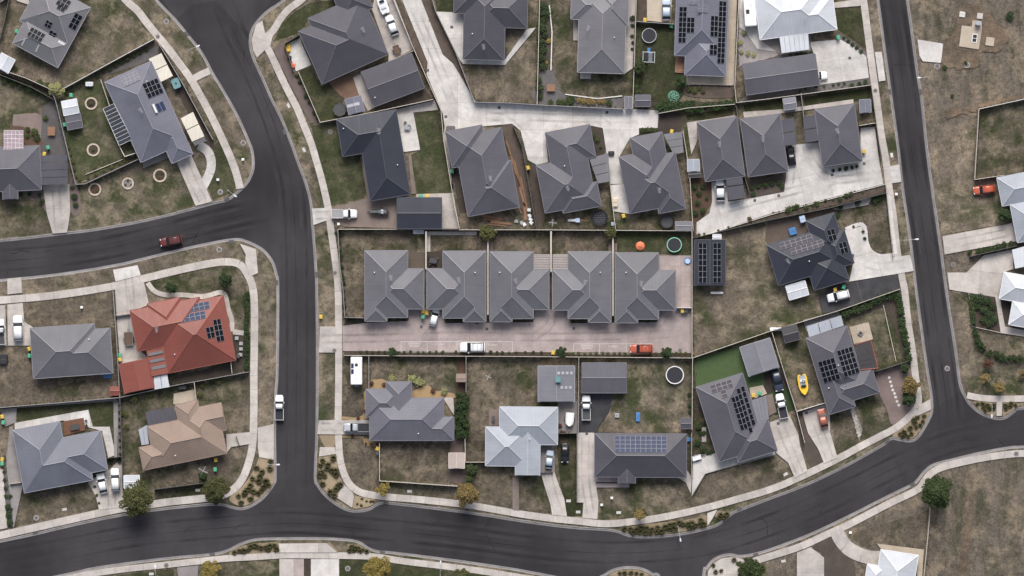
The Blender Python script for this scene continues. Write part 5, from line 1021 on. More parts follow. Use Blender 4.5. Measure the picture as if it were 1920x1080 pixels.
# ---------------------------------------------------------------- vehicles
VC = {}
def vparts(kind, paint):
    """list of (name, mesh, location) for a vehicle of ~unit real size, x forward"""
    if (kind, paint) in VC: return VC[kind, paint]
    P = 'paint_'+paint; out = []; w = .92; L = {'car': 4.5, 'suv': 4.7, 'ute': 5.3}[kind]; hl = L/2
    tall = .12 if kind != 'car' else 0.
    st = [(-1, .78, .62), (-.97, .90, .86), (-.86, .97, .93), (-.5, 1, .95), (0, 1, .95), (.45, 1, .96), (.62, .98, .95), (.82, .94, .88), (.93, .85, .80), (1, .66, .62)]
    rings = []
    for f, ww, zz in st:
        x = f*hl; W_ = w*ww; z = zz+tall
        rings.append([(x, -W_*.93, .24), (x, -W_, .42), (x, -W_, .68+tall*.6 if zz > .7 else .5), (x, -W_*.94, z), (x, -W_*.5, z+.035), (x, W_*.5, z+.035), (x, W_*.94, z), (x, W_, .68+tall*.6 if zz > .7 else .5), (x, W_, .42), (x, W_*.93, .24)])
    if kind == 'ute':
        body = MB().loft([r for r in rings if r[0][0] > -.35])
        body.box(-hl, -w, .55, -.22, w, .62); out.append(('body', body.mesh('body', P, True), None))
        tray = MB()
        for q in ((-hl, -w, .60, -.22, -w+.07, 1.08), (-hl, w-.07, .60, -.22, w, 1.08), (-hl, -w+.07, .60, -hl+.07, w-.07, 1.08), (-.29, -w+.07, .60, -.22, w-.07, 1.08)): tray.box(*q)
        out.append(('tray', tray.mesh('tray', P), None)); cab = [(-.24, .82), (-.14, .70), (.75, .70), (1.35, .83)]; ztop = 1.72
    else:
        out.append(('body', MB().loft(rings).mesh('body', P, True), None))
        cab = [(-hl*.90, .82), (-hl*(.80 if kind == 'suv' else .62), .70), (.28, .70), (1.05, .83)]; ztop = 1.66 if kind == 'suv' else 1.44
    zb = .93+tall; gl = []
    for i, (x, ww) in enumerate(cab):
        lo = i in (0, 3); z = zb if lo else ztop; W_ = .86 if lo else ww
        gl.append([(x, -.86, zb-.04), (x, -W_, z-(0 if lo else .06)), (x, -W_*.8, z), (x, W_*.8, z), (x, W_, z-(0 if lo else .06)), (x, .86, zb-.04)])
    out.append(('window_glass', MB().loft(gl).mesh('window_glass', 'car_glass', False), None))
    x0, x1 = cab[1][0]-.05, cab[2][0]+.04
    rf = MB().loft([[(x, -.72, ztop-.10), (x, -.70, ztop-.01), (x, -.42, ztop+.035), (x, .42, ztop+.035), (x, .70, ztop-.01), (x, .72, ztop-.10)] for x in (x0, (x0+x1)/2, x1)])
    out.append(('roof', rf.mesh('roof', P, True), None))
    tyre = MB().lathe([(.20, -.11), (.33, -.11), (.34, 0), (.33, .11), (.20, .11)], 16).mesh('tyre', 'tyre', True); rim = MB().lathe([(0, -.09), (.20, -.10), (.20, .10), (0, .09)], 10).mesh('rim', 'rim')
    for sx in (-.60, .61):
        for sy in (-1, 1): out.append(('wheel', tyre, (sx*hl, sy*.80, .34), rim))
    lamp = MB().box(-.12, -.16, -.07, .05, .16, .07).mesh('headlight', 'white_sheet'); tl = MB().box(-.04, -.10, -.16, .04, .10, .16).mesh('tail_light', 'lamp_red')
    for sy in (-1, 1):
        out.append(('headlight', lamp, (hl*.93, sy*.62, .78+tall))); out.append(('tail_light', tl, (-hl+.03, sy*.80, .78)))
        out.append(('mirror', MB().box(-.06, -.11, -.07, .06, .11, .07).mesh('mirror', P), (cab[3][0]-.35, sy*(w+.09), 1.02+tall)))
    VC[kind, paint] = out; return out
def vehicle(kind, paint, p, head, label, lpx, bed=None, rack=False, name=None):
    x, y = W(p); L = {'car': 4.5, 'suv': 4.7, 'ute': 5.3}[kind]; k = lpx*S/L
    t = thing(name or {'car': 'car', 'suv': 'off_road_car', 'ute': 'pickup'}[kind], label, {'car': 'car', 'suv': 'car', 'ute': 'pickup'}[kind], (x, y, gz(x, y)), -radians(head)); t.scale = (k, k, k)
    for q in vparts(kind, paint):
        if q[0] == 'wheel':
            o = link('wheel', q[1], t); o.location = q[2]; o.rotation_euler = (pi/2, 0, 0); link('rim', q[3], o)
        else:
            o = link(q[0], q[1], t)
            if q[2]: o.location = q[2]
    if bed: MB().box(-2.57, -.84, .66, -.30, .84, 1.0 if bed != 'tray_floor' else .7).build('tray_cover', {'black': 'dark_mat', 'grey': 'frame_grey', 'white': 'white_paint', 'dark': 'dark_steel', 'tray_floor': 'steel'}[bed], t)
    if rack:
        m = MB(); zt = 1.80 if kind == 'ute' else 1.74
        for xx in ((-1.6, -.9, -.1) if kind != 'ute' else (-2.2, -1.2, -.1, .5)): m.box(xx-.04, -.74, zt, xx+.04, .74, zt+.05)
        for sy in (-.72, .68): m.box(-1.7 if kind != 'ute' else -2.4, sy, zt-.05, .1 if kind != 'ute' else .6, sy+.04, zt+.0)
        for xx in ((-1.6, -.1) if kind != 'ute' else (-2.2, .3)):
            for sy in (-.71, .69): m.box(xx-.02, sy, zt-.16 if not (kind == 'ute' and xx < -1) else 1.0, xx+.02, sy+.02, zt)
        m.build('roof_rack', 'dark_steel' if paint != 'white' or kind == 'ute' else 'steel', t)
    return t
for a in [('suv', 'red', (321, 452), 170, 'dark red off-road car driving on the left side street', 42, None, True), ('ute', 'white', (524, 764), 270, 'white pickup with black tray parked on the left street', 47, 'black'),
          ('suv', 'white', (815, 594), 284, 'white compact car parked between the first and second grey units', 36), ('suv', 'white', (886, 651), 180, 'white off-road wagon with roof rack in a marked bay', 48, None, True),
          ('suv', 'orange', (1202, 654), 180, 'orange off-road car with roof rails in a marked bay', 43, None, True), ('ute', 'white', (646, 401), 0, 'white pickup with grey tray on the brown driveway', 48, 'grey'),
          ('car', 'white', (735, 48), 250, 'white car on the concrete side drive above the brown trailer', 40), ('car', 'ice', (1249, 18), 270, 'silver blue car cut by the top edge', 42),
          ('ute', 'white', (1528, 143), 356, 'white pickup nosing out from the long ribbed shed', 46), ('car', 'black', (1483, 292), 262, 'black car on the pale shared driveway', 37), ('car', 'white', (1350, 357), 268, 'white sedan left of the dark flat carport', 42),
          ('suv', 'orange', (1844, 356), 173, 'orange car on dry grass at the right edge', 41), ('suv', 'white', (1571, 555), 166, 'white wagon on the black bitumen drive', 42), ('ute', 'silver', (669, 801), 180, 'silver pickup with black tray beside the purple tiled house', 48, 'black'),
          ('ute', 'white', (1099, 764), 270, 'white pickup with dark tray on the bitumen pad', 47, 'dark'), ('car', 'ice', (1030, 861), 276, 'pale blue white hatchback on the shaded pad by the silver roof', 35), ('car', 'black', (1059, 849), 90, 'black car on the narrow dark lawn', 37),
          ('car', 'navy', (1457, 712), 78, 'navy car half under the turf garage', 44), ('ute', 'white', (1465, 761), 258, 'white pickup with black tray beside the turf garage', 47, 'black'), ('car', 'coral', (1542, 784), 258, 'coral coloured car below the yellow boat', 37),
          ('suv', 'white', (35, 615), 268, 'silver white wagon on the left edge drive', 48), ('ute', 'white', (2, 622), 268, 'white pickup with ladder rack cut by the left edge', 48, 'dark', True), ('car', 'white', (192, 906), 258, 'white hatchback, left of the two cars at the bottom left house', 39), ('suv', 'white', (217, 899), 267, 'white wagon, right of the two cars at the bottom left house', 43)]:
    vehicle(*a)
def wheels(t, pts, r=.3):
    tyre = MB().lathe([(r*.55, -.1), (r, -.1), (r*1.02, 0), (r, .1), (r*.55, .1)], 14).mesh('tyre', 'tyre', True); rim = MB().lathe([(0, -.08), (r*.56, -.09), (r*.56, .09), (0, .08)], 8).mesh('rim', 'rim')
    for p in pts: o = link('wheel', tyre, t); o.location = p; o.rotation_euler = (pi/2, 0, 0); link('rim', rim, o)
def rbox(x0, y0, x1, y1, r, k=4):
    out = []
    for cx, cy, a in ((x1-r, y1-r, 0), (x0+r, y1-r, 90), (x0+r, y0+r, 180), (x1-r, y0+r, 270)):
        for i in range(k+1): t = radians(a+90*i/k); out.append((cx+r*cos(t), cy+r*sin(t)))
    return out
def caravan(p, head, L, Wd, label, pan):
    x, y = W(p); t = thing('caravan', label, 'caravan', (x, y, gz(x, y)), -radians(head)); a, b = L/2, Wd/2
    rings = []
    for z, ins in ((.55, .0), (2.35, .0), (2.62, .06), (2.70, .2)):
        rings.append([(px_, py_, z) for px_, py_ in rbox(-a+ins, -b+ins, a-ins, b-ins, .25)])
    MB().loft(rings).build('body', 'white_paint', t, smooth=False)
    for q in pan: MB().box(q[0]-q[2]/2, q[1]-q[3]/2, 2.68, q[0]+q[2]/2, q[1]+q[3]/2, 2.76).build(q[4], q[5], t)
    d = MB(); d.tube([(a-.2, -.6, .5), (a+1.1, 0, .5)], .06, 5); d.tube([(a-.2, .6, .5), (a+1.1, 0, .5)], .06, 5); d.tube([(a+1.05, 0, 0), (a+1.05, 0, .6)], .04, 5); d.build('drawbar', 'dark_steel', t)
    for sy in (-.25, .25): MB().lathe([(.15, .5), (.17, .6), (.17, .95), (.08, 1.08), (0, 1.1)], 10, a+.3, sy).build('gas_bottle', 'steel', t)
    wheels(t, [(-.45, s*(b-.1), .32) for s in (-1, 1)]+[(.35, s*(b-.1), .32) for s in (-1, 1)], .32)
    for sy in (-1, 1): MB().box(-1.2, sy*b-.015, 1.4, -.2, sy*b+.015, 2.0).build('window', 'car_glass', t)
caravan((669, 695), 90, 6.0, 2.5, 'white caravan parked on the lawn left of a grey fence', [(-1.3, 0, .6, .6, 'roof_hatch', 'dark_mat'), (-1.1, -.85, 1.0, .55, 'solar_panel', 'panel_blue'), (.15, -.85, 1.0, .55, 'solar_panel', 'panel_blue'), (1.4, 0, .5, .5, 'roof_hatch', 'white_sheet')])
caravan((1405, 25), 266, 5.9, 2.6, 'white caravan beside the white roofed top house', [(.2, .5, .9, .7, 'roof_hatch', 'dark_mat'), (1.6, -.3, .5, .5, 'roof_hatch', 'white_sheet')])
def boat(p, head, L, Wd, label, hull, inner, stripes):
    x, y = W(p); t = thing('boat', label, 'boat', (x, y, gz(x, y)), -radians(head)); b = Wd/2
    prof = [(-.5, .82), (-.3, .98), (0, 1), (.2, .88), (.36, .6), (.46, .26), (.5, .03)]
    rings = [[(f*L, -w*b*.9, .55+.25*max(0, f)*2), (f*L, -w*b, 1.0+.3*max(0, f)), (f*L, -w*b*.78, 1.02+.3*max(0, f)), (f*L, w*b*.78, 1.02+.3*max(0, f)), (f*L, w*b, 1.0+.3*max(0, f)), (f*L, w*b*.9, .55+.25*max(0, f)*2), (f*L, 0, .38+.5*max(0, f))] for f, w in prof]
    MB().loft(rings).build('hull', hull, t, smooth=False)
    MB().prism(rbox(-.46*L, -b*.62, .12*L, b*.62, .12), 1.02, 1.06).build('cockpit', inner, t)
    MB().box(.02*L, -b*.5, 1.05, .12*L, b*.5, 1.42).build('windscreen', 'car_glass', t)
    for k in range(2): MB().box(-.26*L, -b*.5+k*b*.56, 1.05, -.14*L, -b*.06+k*b*.56, 1.35).build('seat', 'white_sheet', t)
    MB().box(-.56*L, -.2, .5, -.49*L, .2, 1.3).build('outboard_motor', 'black_plastic', t)
    if stripes:
        for s_ in (-.12, .12): MB().tube([(-.4*L, s_, 1.35), (.45*L, s_, 1.5)], .045, 5).build('rail', 'steel', t)
    d = MB(); d.tube([(-.4*L, -b*.6, .4), (.3*L, -b*.4, .4), (.62*L, 0, .45)], .05, 5); d.tube([(-.4*L, b*.6, .4), (.3*L, b*.4, .4), (.62*L, 0, .45)], .05, 5); d.tube([(.6*L, 0, 0), (.6*L, 0, .5)], .04, 5); d.build('trailer_frame', 'dark_steel', t)
    wheels(t, [(-.15*L, s*(b+.05), .28) for s in (-1, 1)], .28); return t
t = boat((1505.5, 721), 80, 4.5, 2.1, 'yellow open motor boat on a trailer in the yard', 'yellow_paint', 'steel', False)
MB().lathe([(.22, 1.36), (.30, 1.36), (.30, 1.44), (.22, 1.44), (.22, 1.36)], 16, -.7, .15).build('life_ring', 'dark_mat', t)
boat((710, 397), 180, 4.0, 1.6, 'small black boat with silver rails on the brown driveway', 'black_plastic', 'dark_steel', True)
boat((717, 6), 250, 4.8, 2.0, 'white runabout boat cut by the top edge', 'white_paint', 'white_sheet', False)
def trailer(p, head, L, Wd, label, mat, load, cover_=False, cage=False):
    x, y = W(p); t = thing('trailer', label, 'trailer', (x, y, gz(x, y)), -radians(head)); a, b = L/2, Wd/2
    if cover_:
        prof = [(-.5, 1), (-.2, 1), (.1, 1), (.32, .9), (.44, .66), (.5, .3)]
        MB().loft([[(f*L, -w*b, .5), (f*L, -w*b, 1.2), (f*L, -w*b*.6, 1.45), (f*L, w*b*.6, 1.45), (f*L, w*b, 1.2), (f*L, w*b, .5)] for f, w in prof]).build('canopy', mat, t)
    else:
        m = MB(); m.box(-a, -b, .5, a, b, .55)
        for q in ((-a, -b, .55, a, -b+.06, .95), (-a, b-.06, .55, a, b, .95), (-a, -b+.06, .55, -a+.06, b-.06, .95), (a-.06, -b+.06, .55, a, b-.06, .95)): m.box(*q)
        m.build('box', mat, t)
        if load: MB().box(-a+.08, -b+.08, .55, a-.08, b-.08, .86).build('load', load, t)
        if cage:
            m = MB()
            for q in ((-a, -b), (a, -b), (a, b), (-a, b), (0, -b), (0, b)): m.tube([(q[0], q[1], .9), (q[0], q[1], 1.7)], .035, 4)
            m.tube([(-a, -b, 1.7), (a, -b, 1.7), (a, b, 1.7), (-a, b, 1.7), (-a, -b, 1.7)], .04, 4); m.build('cage', 'steel', t)
    d = MB(); d.tube([(a-.1, -b*.6, .5), (a+1.15, 0, .5)], .05, 5); d.tube([(a-.1, b*.6, .5), (a+1.15, 0, .5)], .05, 5); d.tube([(a+1.1, 0, 0), (a+1.1, 0, .55)], .035, 5); d.build('drawbar', 'steel', t)
    wheels(t, [(-.1, s*(b+.12), .3) for s in (-1, 1)], .3)
    for s in (-1, 1): MB().box(-.45, s*(b+.12)-.13, .6, .25, s*(b+.12)+.13, .65).build('mudguard', 'dark_steel', t)
trailer((744, 94), 252, 1.9, 1.35, 'small brown loaded box trailer below the white car', 'dark_steel', 'brown_load')
trailer((242, 635), 268, 2.8, 1.8, 'dark caged box trailer left of the red roofed house', 'dark_steel', 'brown_load', cage=True)
trailer((1068, 786), 94, 2.9, 1.8, 'white covered trailer right of the silver roofed house', 'white_paint', None, True)
trailer((1306, 858), 343, 2.0, 1.05, 'small white box trailer left of the green turf house', 'white_paint', 'white_sheet')

# ---------------------------------------------------------------- wheelie bins
BINM = MB().loft([[(x*.24, y*.28, 0) for x, y in ((-1, -1), (1, -1), (1, 1), (-1, 1))], [(x*.30, y*.36, .95) for x, y in ((-1, -1), (1, -1), (1, 1), (-1, 1))]]).mesh('body', 'bin_body')
LIDS = {k: MB().loft([[(x*.33, y*.40, .95) for x, y in ((-1, -1), (1, -1), (1, 1), (-1, 1))], [(x*.33, y*.40, 1.0) for x, y in ((-1, -1), (1, -1), (1, 1), (-1, 1))], [(x*.25, y*.30, 1.07) for x, y in ((-1, -1), (1, -1), (1, 1), (-1, 1))]]).mesh('lid', m) for k, m in dict(yellow='bin_yellow', green='bin_green', dark='dark_steel').items()}
BW = MB().lathe([(.05, -.03), (.1, -.03), (.1, .03), (.05, .03)], 10).mesh('wheel', 'tyre')
for px, py, c in [(1209, 38, 'yellow'), (1259, 49, 'green'), (1259, 247, 'yellow'), (32, 59, 'green'), (134, 179, 'green'), (122, 234, 'green'), (91, 277, 'green'), (84, 289, 'yellow'), (790, 368, 'green'), (801, 368, 'yellow'), (848, 321, 'green'), (990, 315, 'yellow'), (1169, 405, 'yellow'), (1619, 284, 'yellow'),
                  (56, 654, 'yellow'), (56, 667, 'green'), (226, 666, 'green'), (226, 674, 'yellow'), (5, 781, 'yellow'), (7, 792, 'green'), (602, 594, 'yellow'), (793, 584, 'yellow'), (801, 587, 'yellow'), (793, 594, 'green'), (1037, 661, 'yellow'), (1279, 583, 'yellow'), (1286, 583, 'dark'), (1412, 741, 'yellow'), (1424, 737, 'green'), (5, 861, 'yellow'), (5, 869, 'green'), (405, 862, 'yellow'), (404, 880, 'green'), (708, 841, 'yellow'), (708, 850, 'dark'), (1571, 71, 'green'), (1565, 543, 'yellow'), (1581, 538, 'green'), (447, 668, 'dark'), (1597, 480, 'dark')]:
    x, y = W((px, py)); t = thing('wheelie_bin', uniq('%s lidded wheelie bin' % c, px, py), 'bin', (x, y, gz(x, y)), random.uniform(-.3, .3), 'wheelie bins'); t.scale = (1.1, 1.1, 1.1)
    link('body', BINM, t); link('lid', LIDS[c], t)
    for s in (-1, 1): o = link('wheel', BW, t); o.location = (s*.2, -.34, .1); o.rotation_euler = (0, pi/2, 0)

# ---------------------------------------------------------------- plants
def leaves(b, cx, cy, cz, rx, rz, n, size, rnd):
    for _ in range(n):
        while True:
            x, y, z = rnd.uniform(-1, 1), rnd.uniform(-1, 1), rnd.uniform(-1, 1); d = x*x+y*y+z*z
            if .15 < d < 1: break
        a = rnd.uniform(0, 2*pi); tl = rnd.uniform(-.9, .9); s = size*rnd.uniform(.6, 1.3); ca, sa = cos(a), sin(a); ct, stt = cos(tl), sin(tl)
        u = (ca*s, sa*s, rnd.uniform(-.3, .3)*s); v = (-sa*ct*s*.6, ca*ct*s*.6, stt*s*.6); p = (cx+x*rx, cy+y*rx, cz+z*rz)
        b.face([(p[0]-u[0], p[1]-u[1], p[2]-u[2]), (p[0]+v[0], p[1]+v[1], p[2]+v[2]), (p[0]+u[0], p[1]+u[1], p[2]+u[2]), (p[0]-v[0], p[1]-v[1], p[2]-v[2])])
def tree(p, rpx, mat, label, dens=1., squash=.8, trunk_h=None):
    rnd = random.Random(int(p[0]*7+p[1])); x, y = W(p); R = rpx*S; th = trunk_h or max(.9, R*.55); hc = th+R*squash*.8
    t = thing('street_tree' if R > 1.2 else 'small_tree', label, 'tree', (x, y, gz(x, y)))
    tr = MB(); tr.tube([(0, 0, 0), (.03*R, .02*R, th*.6), (-.02*R, .04*R, hc)], [.05*R+.06, .04*R+.04, .02*R+.02], 7)
    cl = []; n = max(8, int(30*dens))
    for i in range(n):
        a = 2.4*i+rnd.uniform(-.4, .4); f = min(1.05, math.sqrt((i+.5)/n)*rnd.uniform(.72, 1.18)); el = math.sqrt(max(0, 1-f*f)); z = hc+R*squash*(el*rnd.uniform(.25, .9)-(f*.25))
        cl.append((cos(a)*f*R*.82, sin(a)*f*R*.82, z, R*rnd.uniform(.17, .36)))
    for c in cl[::3]: tr.tube([(0, 0, th*.8), (c[0]*.5, c[1]*.5, (th+c[2])/2), (c[0], c[1], c[2])], [.025*R+.03, .02*R+.015, .012], 5)
    tr.build('trunk', 'bark', t); b = MB()
    for c in cl: leaves(b, c[0], c[1], c[2], c[3], c[3]*.75, int(95*dens**.5), .12+.028*R, rnd)
    leaves(b, 0, 0, hc-R*.1, R*.7, R*squash*.5, int(240*dens), .12+.03*R, rnd); b.build('crown', mat, t)
for a in [((259, 935), 32, 'leaf_mixed', 'big round green street tree beside the white square shed', 1.5), ((405, 918), 26, 'leaf_mixed', 'green street tree below the beige tiled house', 1.4), ((719, 917), 15, 'leaf_yellow', 'thin yellowing street tree at the fenced lawn corner', .45),
          ((875, 926), 23, 'leaf_orange', 'orange yellow autumn tree above the bottom street', 1.), ((395, 1068), 21, 'leaf_yellow', 'yellowing tree at the bottom edge left', 1.), ((709, 1066), 27, 'leaf_yellow', 'large yellow green tree at the bottom edge', 1.3), ((866, 1078), 16, 'leaf_mixed', 'green tree cut by the bottom edge in the middle', .9),
          ((1198, 965), 12, 'leaf_orange', 'small golden tree above the long kerb bed', .5), ((1752, 921), 32, 'leaf_green', 'dense dark green tree at the bottom right field corner', 1.7), ((1407, 1068), 27, 'leaf_green', 'bushy green tree at the bottom side street', 1.3), ((1705, 722), 19, 'leaf_orange', 'brownish yellow small tree at the right footpath', .8), ((1703, 748), 14, 'leaf_dark', 'dark spiky shrub tree at the right footpath bend', .9),
          ((107, 168), 15, 'leaf_pale', 'pale yellow green small tree in the top left fence corner', .8), ((915, 437), 16, 'leaf_mixed', 'leafy green tree over the fence behind the second grey unit', .8), ((1145, 437), 12, 'leaf_mixed', 'green tree over the fence behind the fourth grey unit', .7),
          ((1845, 708), 11, 'leaf_orange', 'orange sparse sapling in the right corner garden', .35), ((1873, 726), 12, 'leaf_orange', 'golden sparse sapling right of the orange sapling', .35), ((1850, 681), 11, 'leaf_red', 'reddish sparse sapling in the right corner garden', .3), ((1918, 700), 9, 'leaf_orange', 'golden sapling cut by the right edge', .35),
          ((736, 660), 9, 'leaf_dark', 'dark shrub tree leftmost along the unit driveway fence', .6), ((1052, 661), 11, 'leaf_dark', 'dark shrub tree beside the yellow bin on the unit driveway', .6), ((1249, 661), 12, 'leaf_dark', 'dark leafy shrub tree right of the orange off-road car', .7), ((425, 525), 15, 'leaf_dark', 'dark shrub tree in the red roofed house corner garden', .7), ((322, 540), 12, 'leaf_dark', 'dark shrub above the red roofed house', .6),
          ((1198, 128), 13, 'leaf_green', 'green shrub tree by the fence below the swing set', .8), ((1205, 115), 8, 'leaf_dark', 'small shrub beside the swing set', .5), ((1276, 152), 12, 'leaf_dark', 'dark shrub right of the play lawn', .7), ((1880, 402), 14, 'leaf_dark', 'dark bush beside the upper right white house', .8), ((1695, 690), 9, 'leaf_dark', 'dark clipped shrub at the gravel garden', .8),
          ((885, 880), 12, 'leaf_green', 'green bush in the corner left of the silver roofed house', .8), ((880, 897), 8, 'leaf_green', 'smaller green bush above the orange autumn tree', .7), ((1755, 897), 7, 'leaf_dark', 'small bush on the footpath edge above the dense tree', .6), ((382, 893), 10, 'leaf_dark', 'dark bush above the right street tree', .7)]:
    tree(*a)
# shared shrub shapes
def bush_mesh(seed, mat, n=150):
    rnd = random.Random(seed); b = MB()
    for i in range(5): a = i*1.26; leaves(b, .42*cos(a), .42*sin(a), .45+.2*rnd.random(), .5, .42, n//5, .17, rnd)
    leaves(b, 0, 0, .7, .55, .42, n//3, .17, rnd); b.tube([(0, 0, 0), (0, 0, .5)], .05, 5); return b.mesh('shrub', mat)
def strap_mesh(seed):
    rnd = random.Random(seed); b = MB()
    for i in range(70):
        a = rnd.uniform(0, 2*pi); l = rnd.uniform(.55, 1.05); up = rnd.uniform(.35, .9); w = .045; c, s = cos(a), sin(a); o = rnd.uniform(0, .18)
        P = [(o, 0), (o+l*.45, up), (o+l, up*.45)]; q = [[(x*c-e*s, x*s+e*c, z) for e in (-w*k, w*k)] for (x, z), k in zip(P, (1, 1, .25))]
        b.face([q[0][0], q[0][1], q[1][1], q[1][0]]); b.face([q[1][0], q[1][1], q[2][1], q[2][0]])
    return b.mesh('grass_clump', 'strap')
BU = {m: [bush_mesh(i, m) for i in range(3)] for m in ('leaf_green', 'leaf_dark', 'leaf_mixed', 'leaf_yellow', 'leaf_red', 'leaf_pale', 'leaf_orange')}
ST = [strap_mesh(i) for i in range(4)]
NTH = 'first second third fourth fifth sixth seventh eighth ninth tenth eleventh twelfth thirteenth fourteenth fifteenth sixteenth seventeenth eighteenth nineteenth twentieth'.split()
NTH += ['twenty-'+w for w in NTH[:9]]+['thirtieth']
def plants(kind, pts, r, label, group, name=None):
    wide = max(q[0] for q in pts)-min(q[0] for q in pts) >= max(q[1] for q in pts)-min(q[1] for q in pts); pts = sorted(pts, key=lambda q: q[0 if wide else 1]); base = label
    for i_, q in enumerate(pts):
        label = base+', '+NTH[i_]+(' from left' if wide else ' from top') if len(pts) > 1 else base
        x, y = W(q); m = random.choice(ST if kind == 'strap' else BU[kind]); o = link(name or ('grass_clump' if kind == 'strap' else 'shrub'), m)
        k = (q[2] if len(q) > 2 else r)*S*random.uniform(.95, 1.3); o.location = (x, y, gz(x, y)-.01); o.scale = (k, k, k*random.uniform(.75, 1.0)); o.rotation_euler = (0, 0, random.uniform(0, 6.28))
        tag(o, label, 'plant', group)
def hedge(pts, r, label, mat='hedge', name='hedge'):
    rnd = random.Random(int(pts[0][0])); x0, y0 = W(pts[len(pts)//2]); t = thing(name, label, 'hedge', (x0, y0, gz(x0, y0))); b = MB(); m = MB()
    for q in pts:
        x, y = W(q); x -= x0; y -= y0; k = (q[2] if len(q) > 2 else r)*S
        for i in range(4): a = rnd.uniform(0, 6.28); leaves(b, x+.4*k*cos(a), y+.4*k*sin(a), k*rnd.uniform(.7, 1.2), k*.62, k*.5, 46, .17, rnd)
        m.tube([(x, y, 0), (x+.1, y, k*.8)], .05, 5)
    b.build('crown', mat, t); m.build('stems', 'bark', t)
T = lambda ox, oy, L: [(ox+a/4, oy+b/4) for a, b in L]
plants('strap', T(480, 810, [(5, 270), (105, 275), (30, 335), (20, 370), (75, 370), (60, 410), (15, 460), (110, 222), (95, 400), (45, 300), (40, 440)])+T(0, 810, [(1895, 350), (1880, 400), (1840, 450), (1862, 428), (1810, 530), (1900, 445), (1790, 480), (1830, 470), (1880, 500)]), 6.5, 'olive strappy clump in the sandy corner bed left of the junction', 'clumps left of the junction')
plants('strap', T(480, 810, [(580, 195), (500, 215), (485, 250), (540, 245), (535, 275), (490, 300), (515, 330), (595, 290), (570, 290), (480, 325), (500, 390), (615, 405), (600, 430), (635, 395), (555, 450), (590, 475), (600, 320)]), 6.8, 'dark strappy clump in the sandy corner bed right of the junction', 'clumps right of the junction')
plants('strap', T(480, 810, [(795, 500), (830, 520), (860, 520), (790, 550), (760, 540), (880, 520)]), 3, 'tiny clump in the small sandy bed at the junction', 'clumps in the small junction bed')
plants('strap', T(480, 810, [(10, 860), (40, 870), (75, 865), (105, 855), (140, 850), (155, 880), (90, 880)])+T(0, 810, [(1760, 905), (1800, 890), (1830, 890), (1860, 885), (1880, 860), (1910, 850)]), 6, 'dark clump in the row at the bottom left bend', 'clumps at the bottom left bend')
plants('strap', T(480, 810, [(720, 860), (745, 870), (770, 870), (700, 890), (735, 890), (800, 885), (830, 895), (780, 895)]), 5.2, 'dark clump in the bed right of the bottom driveways', 'clumps right of the bottom driveways')
plants('strap', T(960, 810, [(845, 725), (890, 730), (930, 735), (970, 718), (1010, 722), (1050, 730), (1090, 715), (1120, 745), (960, 750), (1040, 755), (910, 755), (1085, 748), (1000, 755), (1150, 712), (1185, 695), (1215, 690), (1255, 680), (1280, 690), (1180, 730), (1215, 725), (1320, 690), (1350, 685), (1380, 700), (1415, 660), (1438, 690), (1330, 712), (1360, 712), (1410, 695)]), 6.6, 'olive clump in the long sandy kerb bed', 'clumps in the long kerb bed')
plants('strap', T(960, 810, [(1565, 622), (1610, 618), (1590, 640), (1555, 640)]), 6, 'olive clump in the short kerb bed by the driveway bend', 'clumps in the short kerb bed')
plants('strap', T(1440, 540, [(1120, 970), (1170, 962), (1160, 1000), (1100, 1010), (1140, 1030), (1065, 1050), (1110, 1045), (1020, 1078), (1090, 990)])+T(1440, 810, [(990, 15), (1030, 22), (1075, 12), (1050, 35), (1010, 35)]), 5.4, 'brownish clump in the sandy corner bed at the right junction', 'clumps at the right junction')
plants('strap', T(1440, 540, [(1570, 870), (1608, 868), (1640, 882), (1690, 880), (1612, 900), (1628, 922), (1690, 905), (1660, 905)]), 5, 'brown clump in the first sandy bed on the right corner', 'clumps in the first right corner bed')
plants('strap', T(1440, 540, [(1780, 880), (1782, 905), (1820, 868), (1815, 890), (1855, 880)]), 4.8, 'brown clump in the second sandy bed on the right corner', 'clumps in the second right corner bed')
plants('strap', [(1162, 1075), (1171, 1074), (1183, 1074), (1193, 1075), (1203, 1077)], 5, 'clump in the sandy corner bed at the bottom edge', 'clumps at the bottom edge bed')
plants('strap', [(1337, 1060), (1342, 1072), (1352, 1070), (1376, 1050), (1383, 1056)], 5, 'clump on the concrete landing by the bottom side street', 'clumps at the bottom side street')
plants('leaf_dark', [(x, 660.5+random.uniform(-1, 1)) for x in (676, 688, 699, 710, 722, 746, 758, 770, 784, 794, 806, 818, 830, 855, 868, 920, 932, 942, 955, 968, 985, 1000, 1015)], 3.2, 'small dark shrub in the row along the unit driveway, left half', 'shrubs along the unit driveway left')
plants('leaf_mixed', [(x, 663+random.uniform(-1, 1)) for x in (1066, 1075, 1085, 1096, 1107, 1118, 1130, 1140, 1152, 1162, 1172, 1220, 1230, 1268, 1276, 1285)], 3.4, 'small brownish shrub in the row along the unit driveway, right half', 'shrubs along the unit driveway right')
plants('leaf_dark', [(731, 600), (745, 600), (757, 599), (840, 601), (853, 602), (864, 601), (895, 605), (970, 600), (985, 601), (1075, 601), (1090, 602), (1200, 601), (1215, 602), (1222, 600), (655, 600), (664, 601)], 3.6, 'low dark shrub against the front of the grey units', 'shrubs in front of the units')
plants('leaf_dark', [(637, 455), (638, 470), (640, 485), (641, 500), (642, 515), (644, 530), (644, 545), (645, 560), (646, 575), (641, 478), (643, 522), (637, 440)], 4, 'dark shrub in the strip along the left unit fence', 'shrubs along the left unit fence')
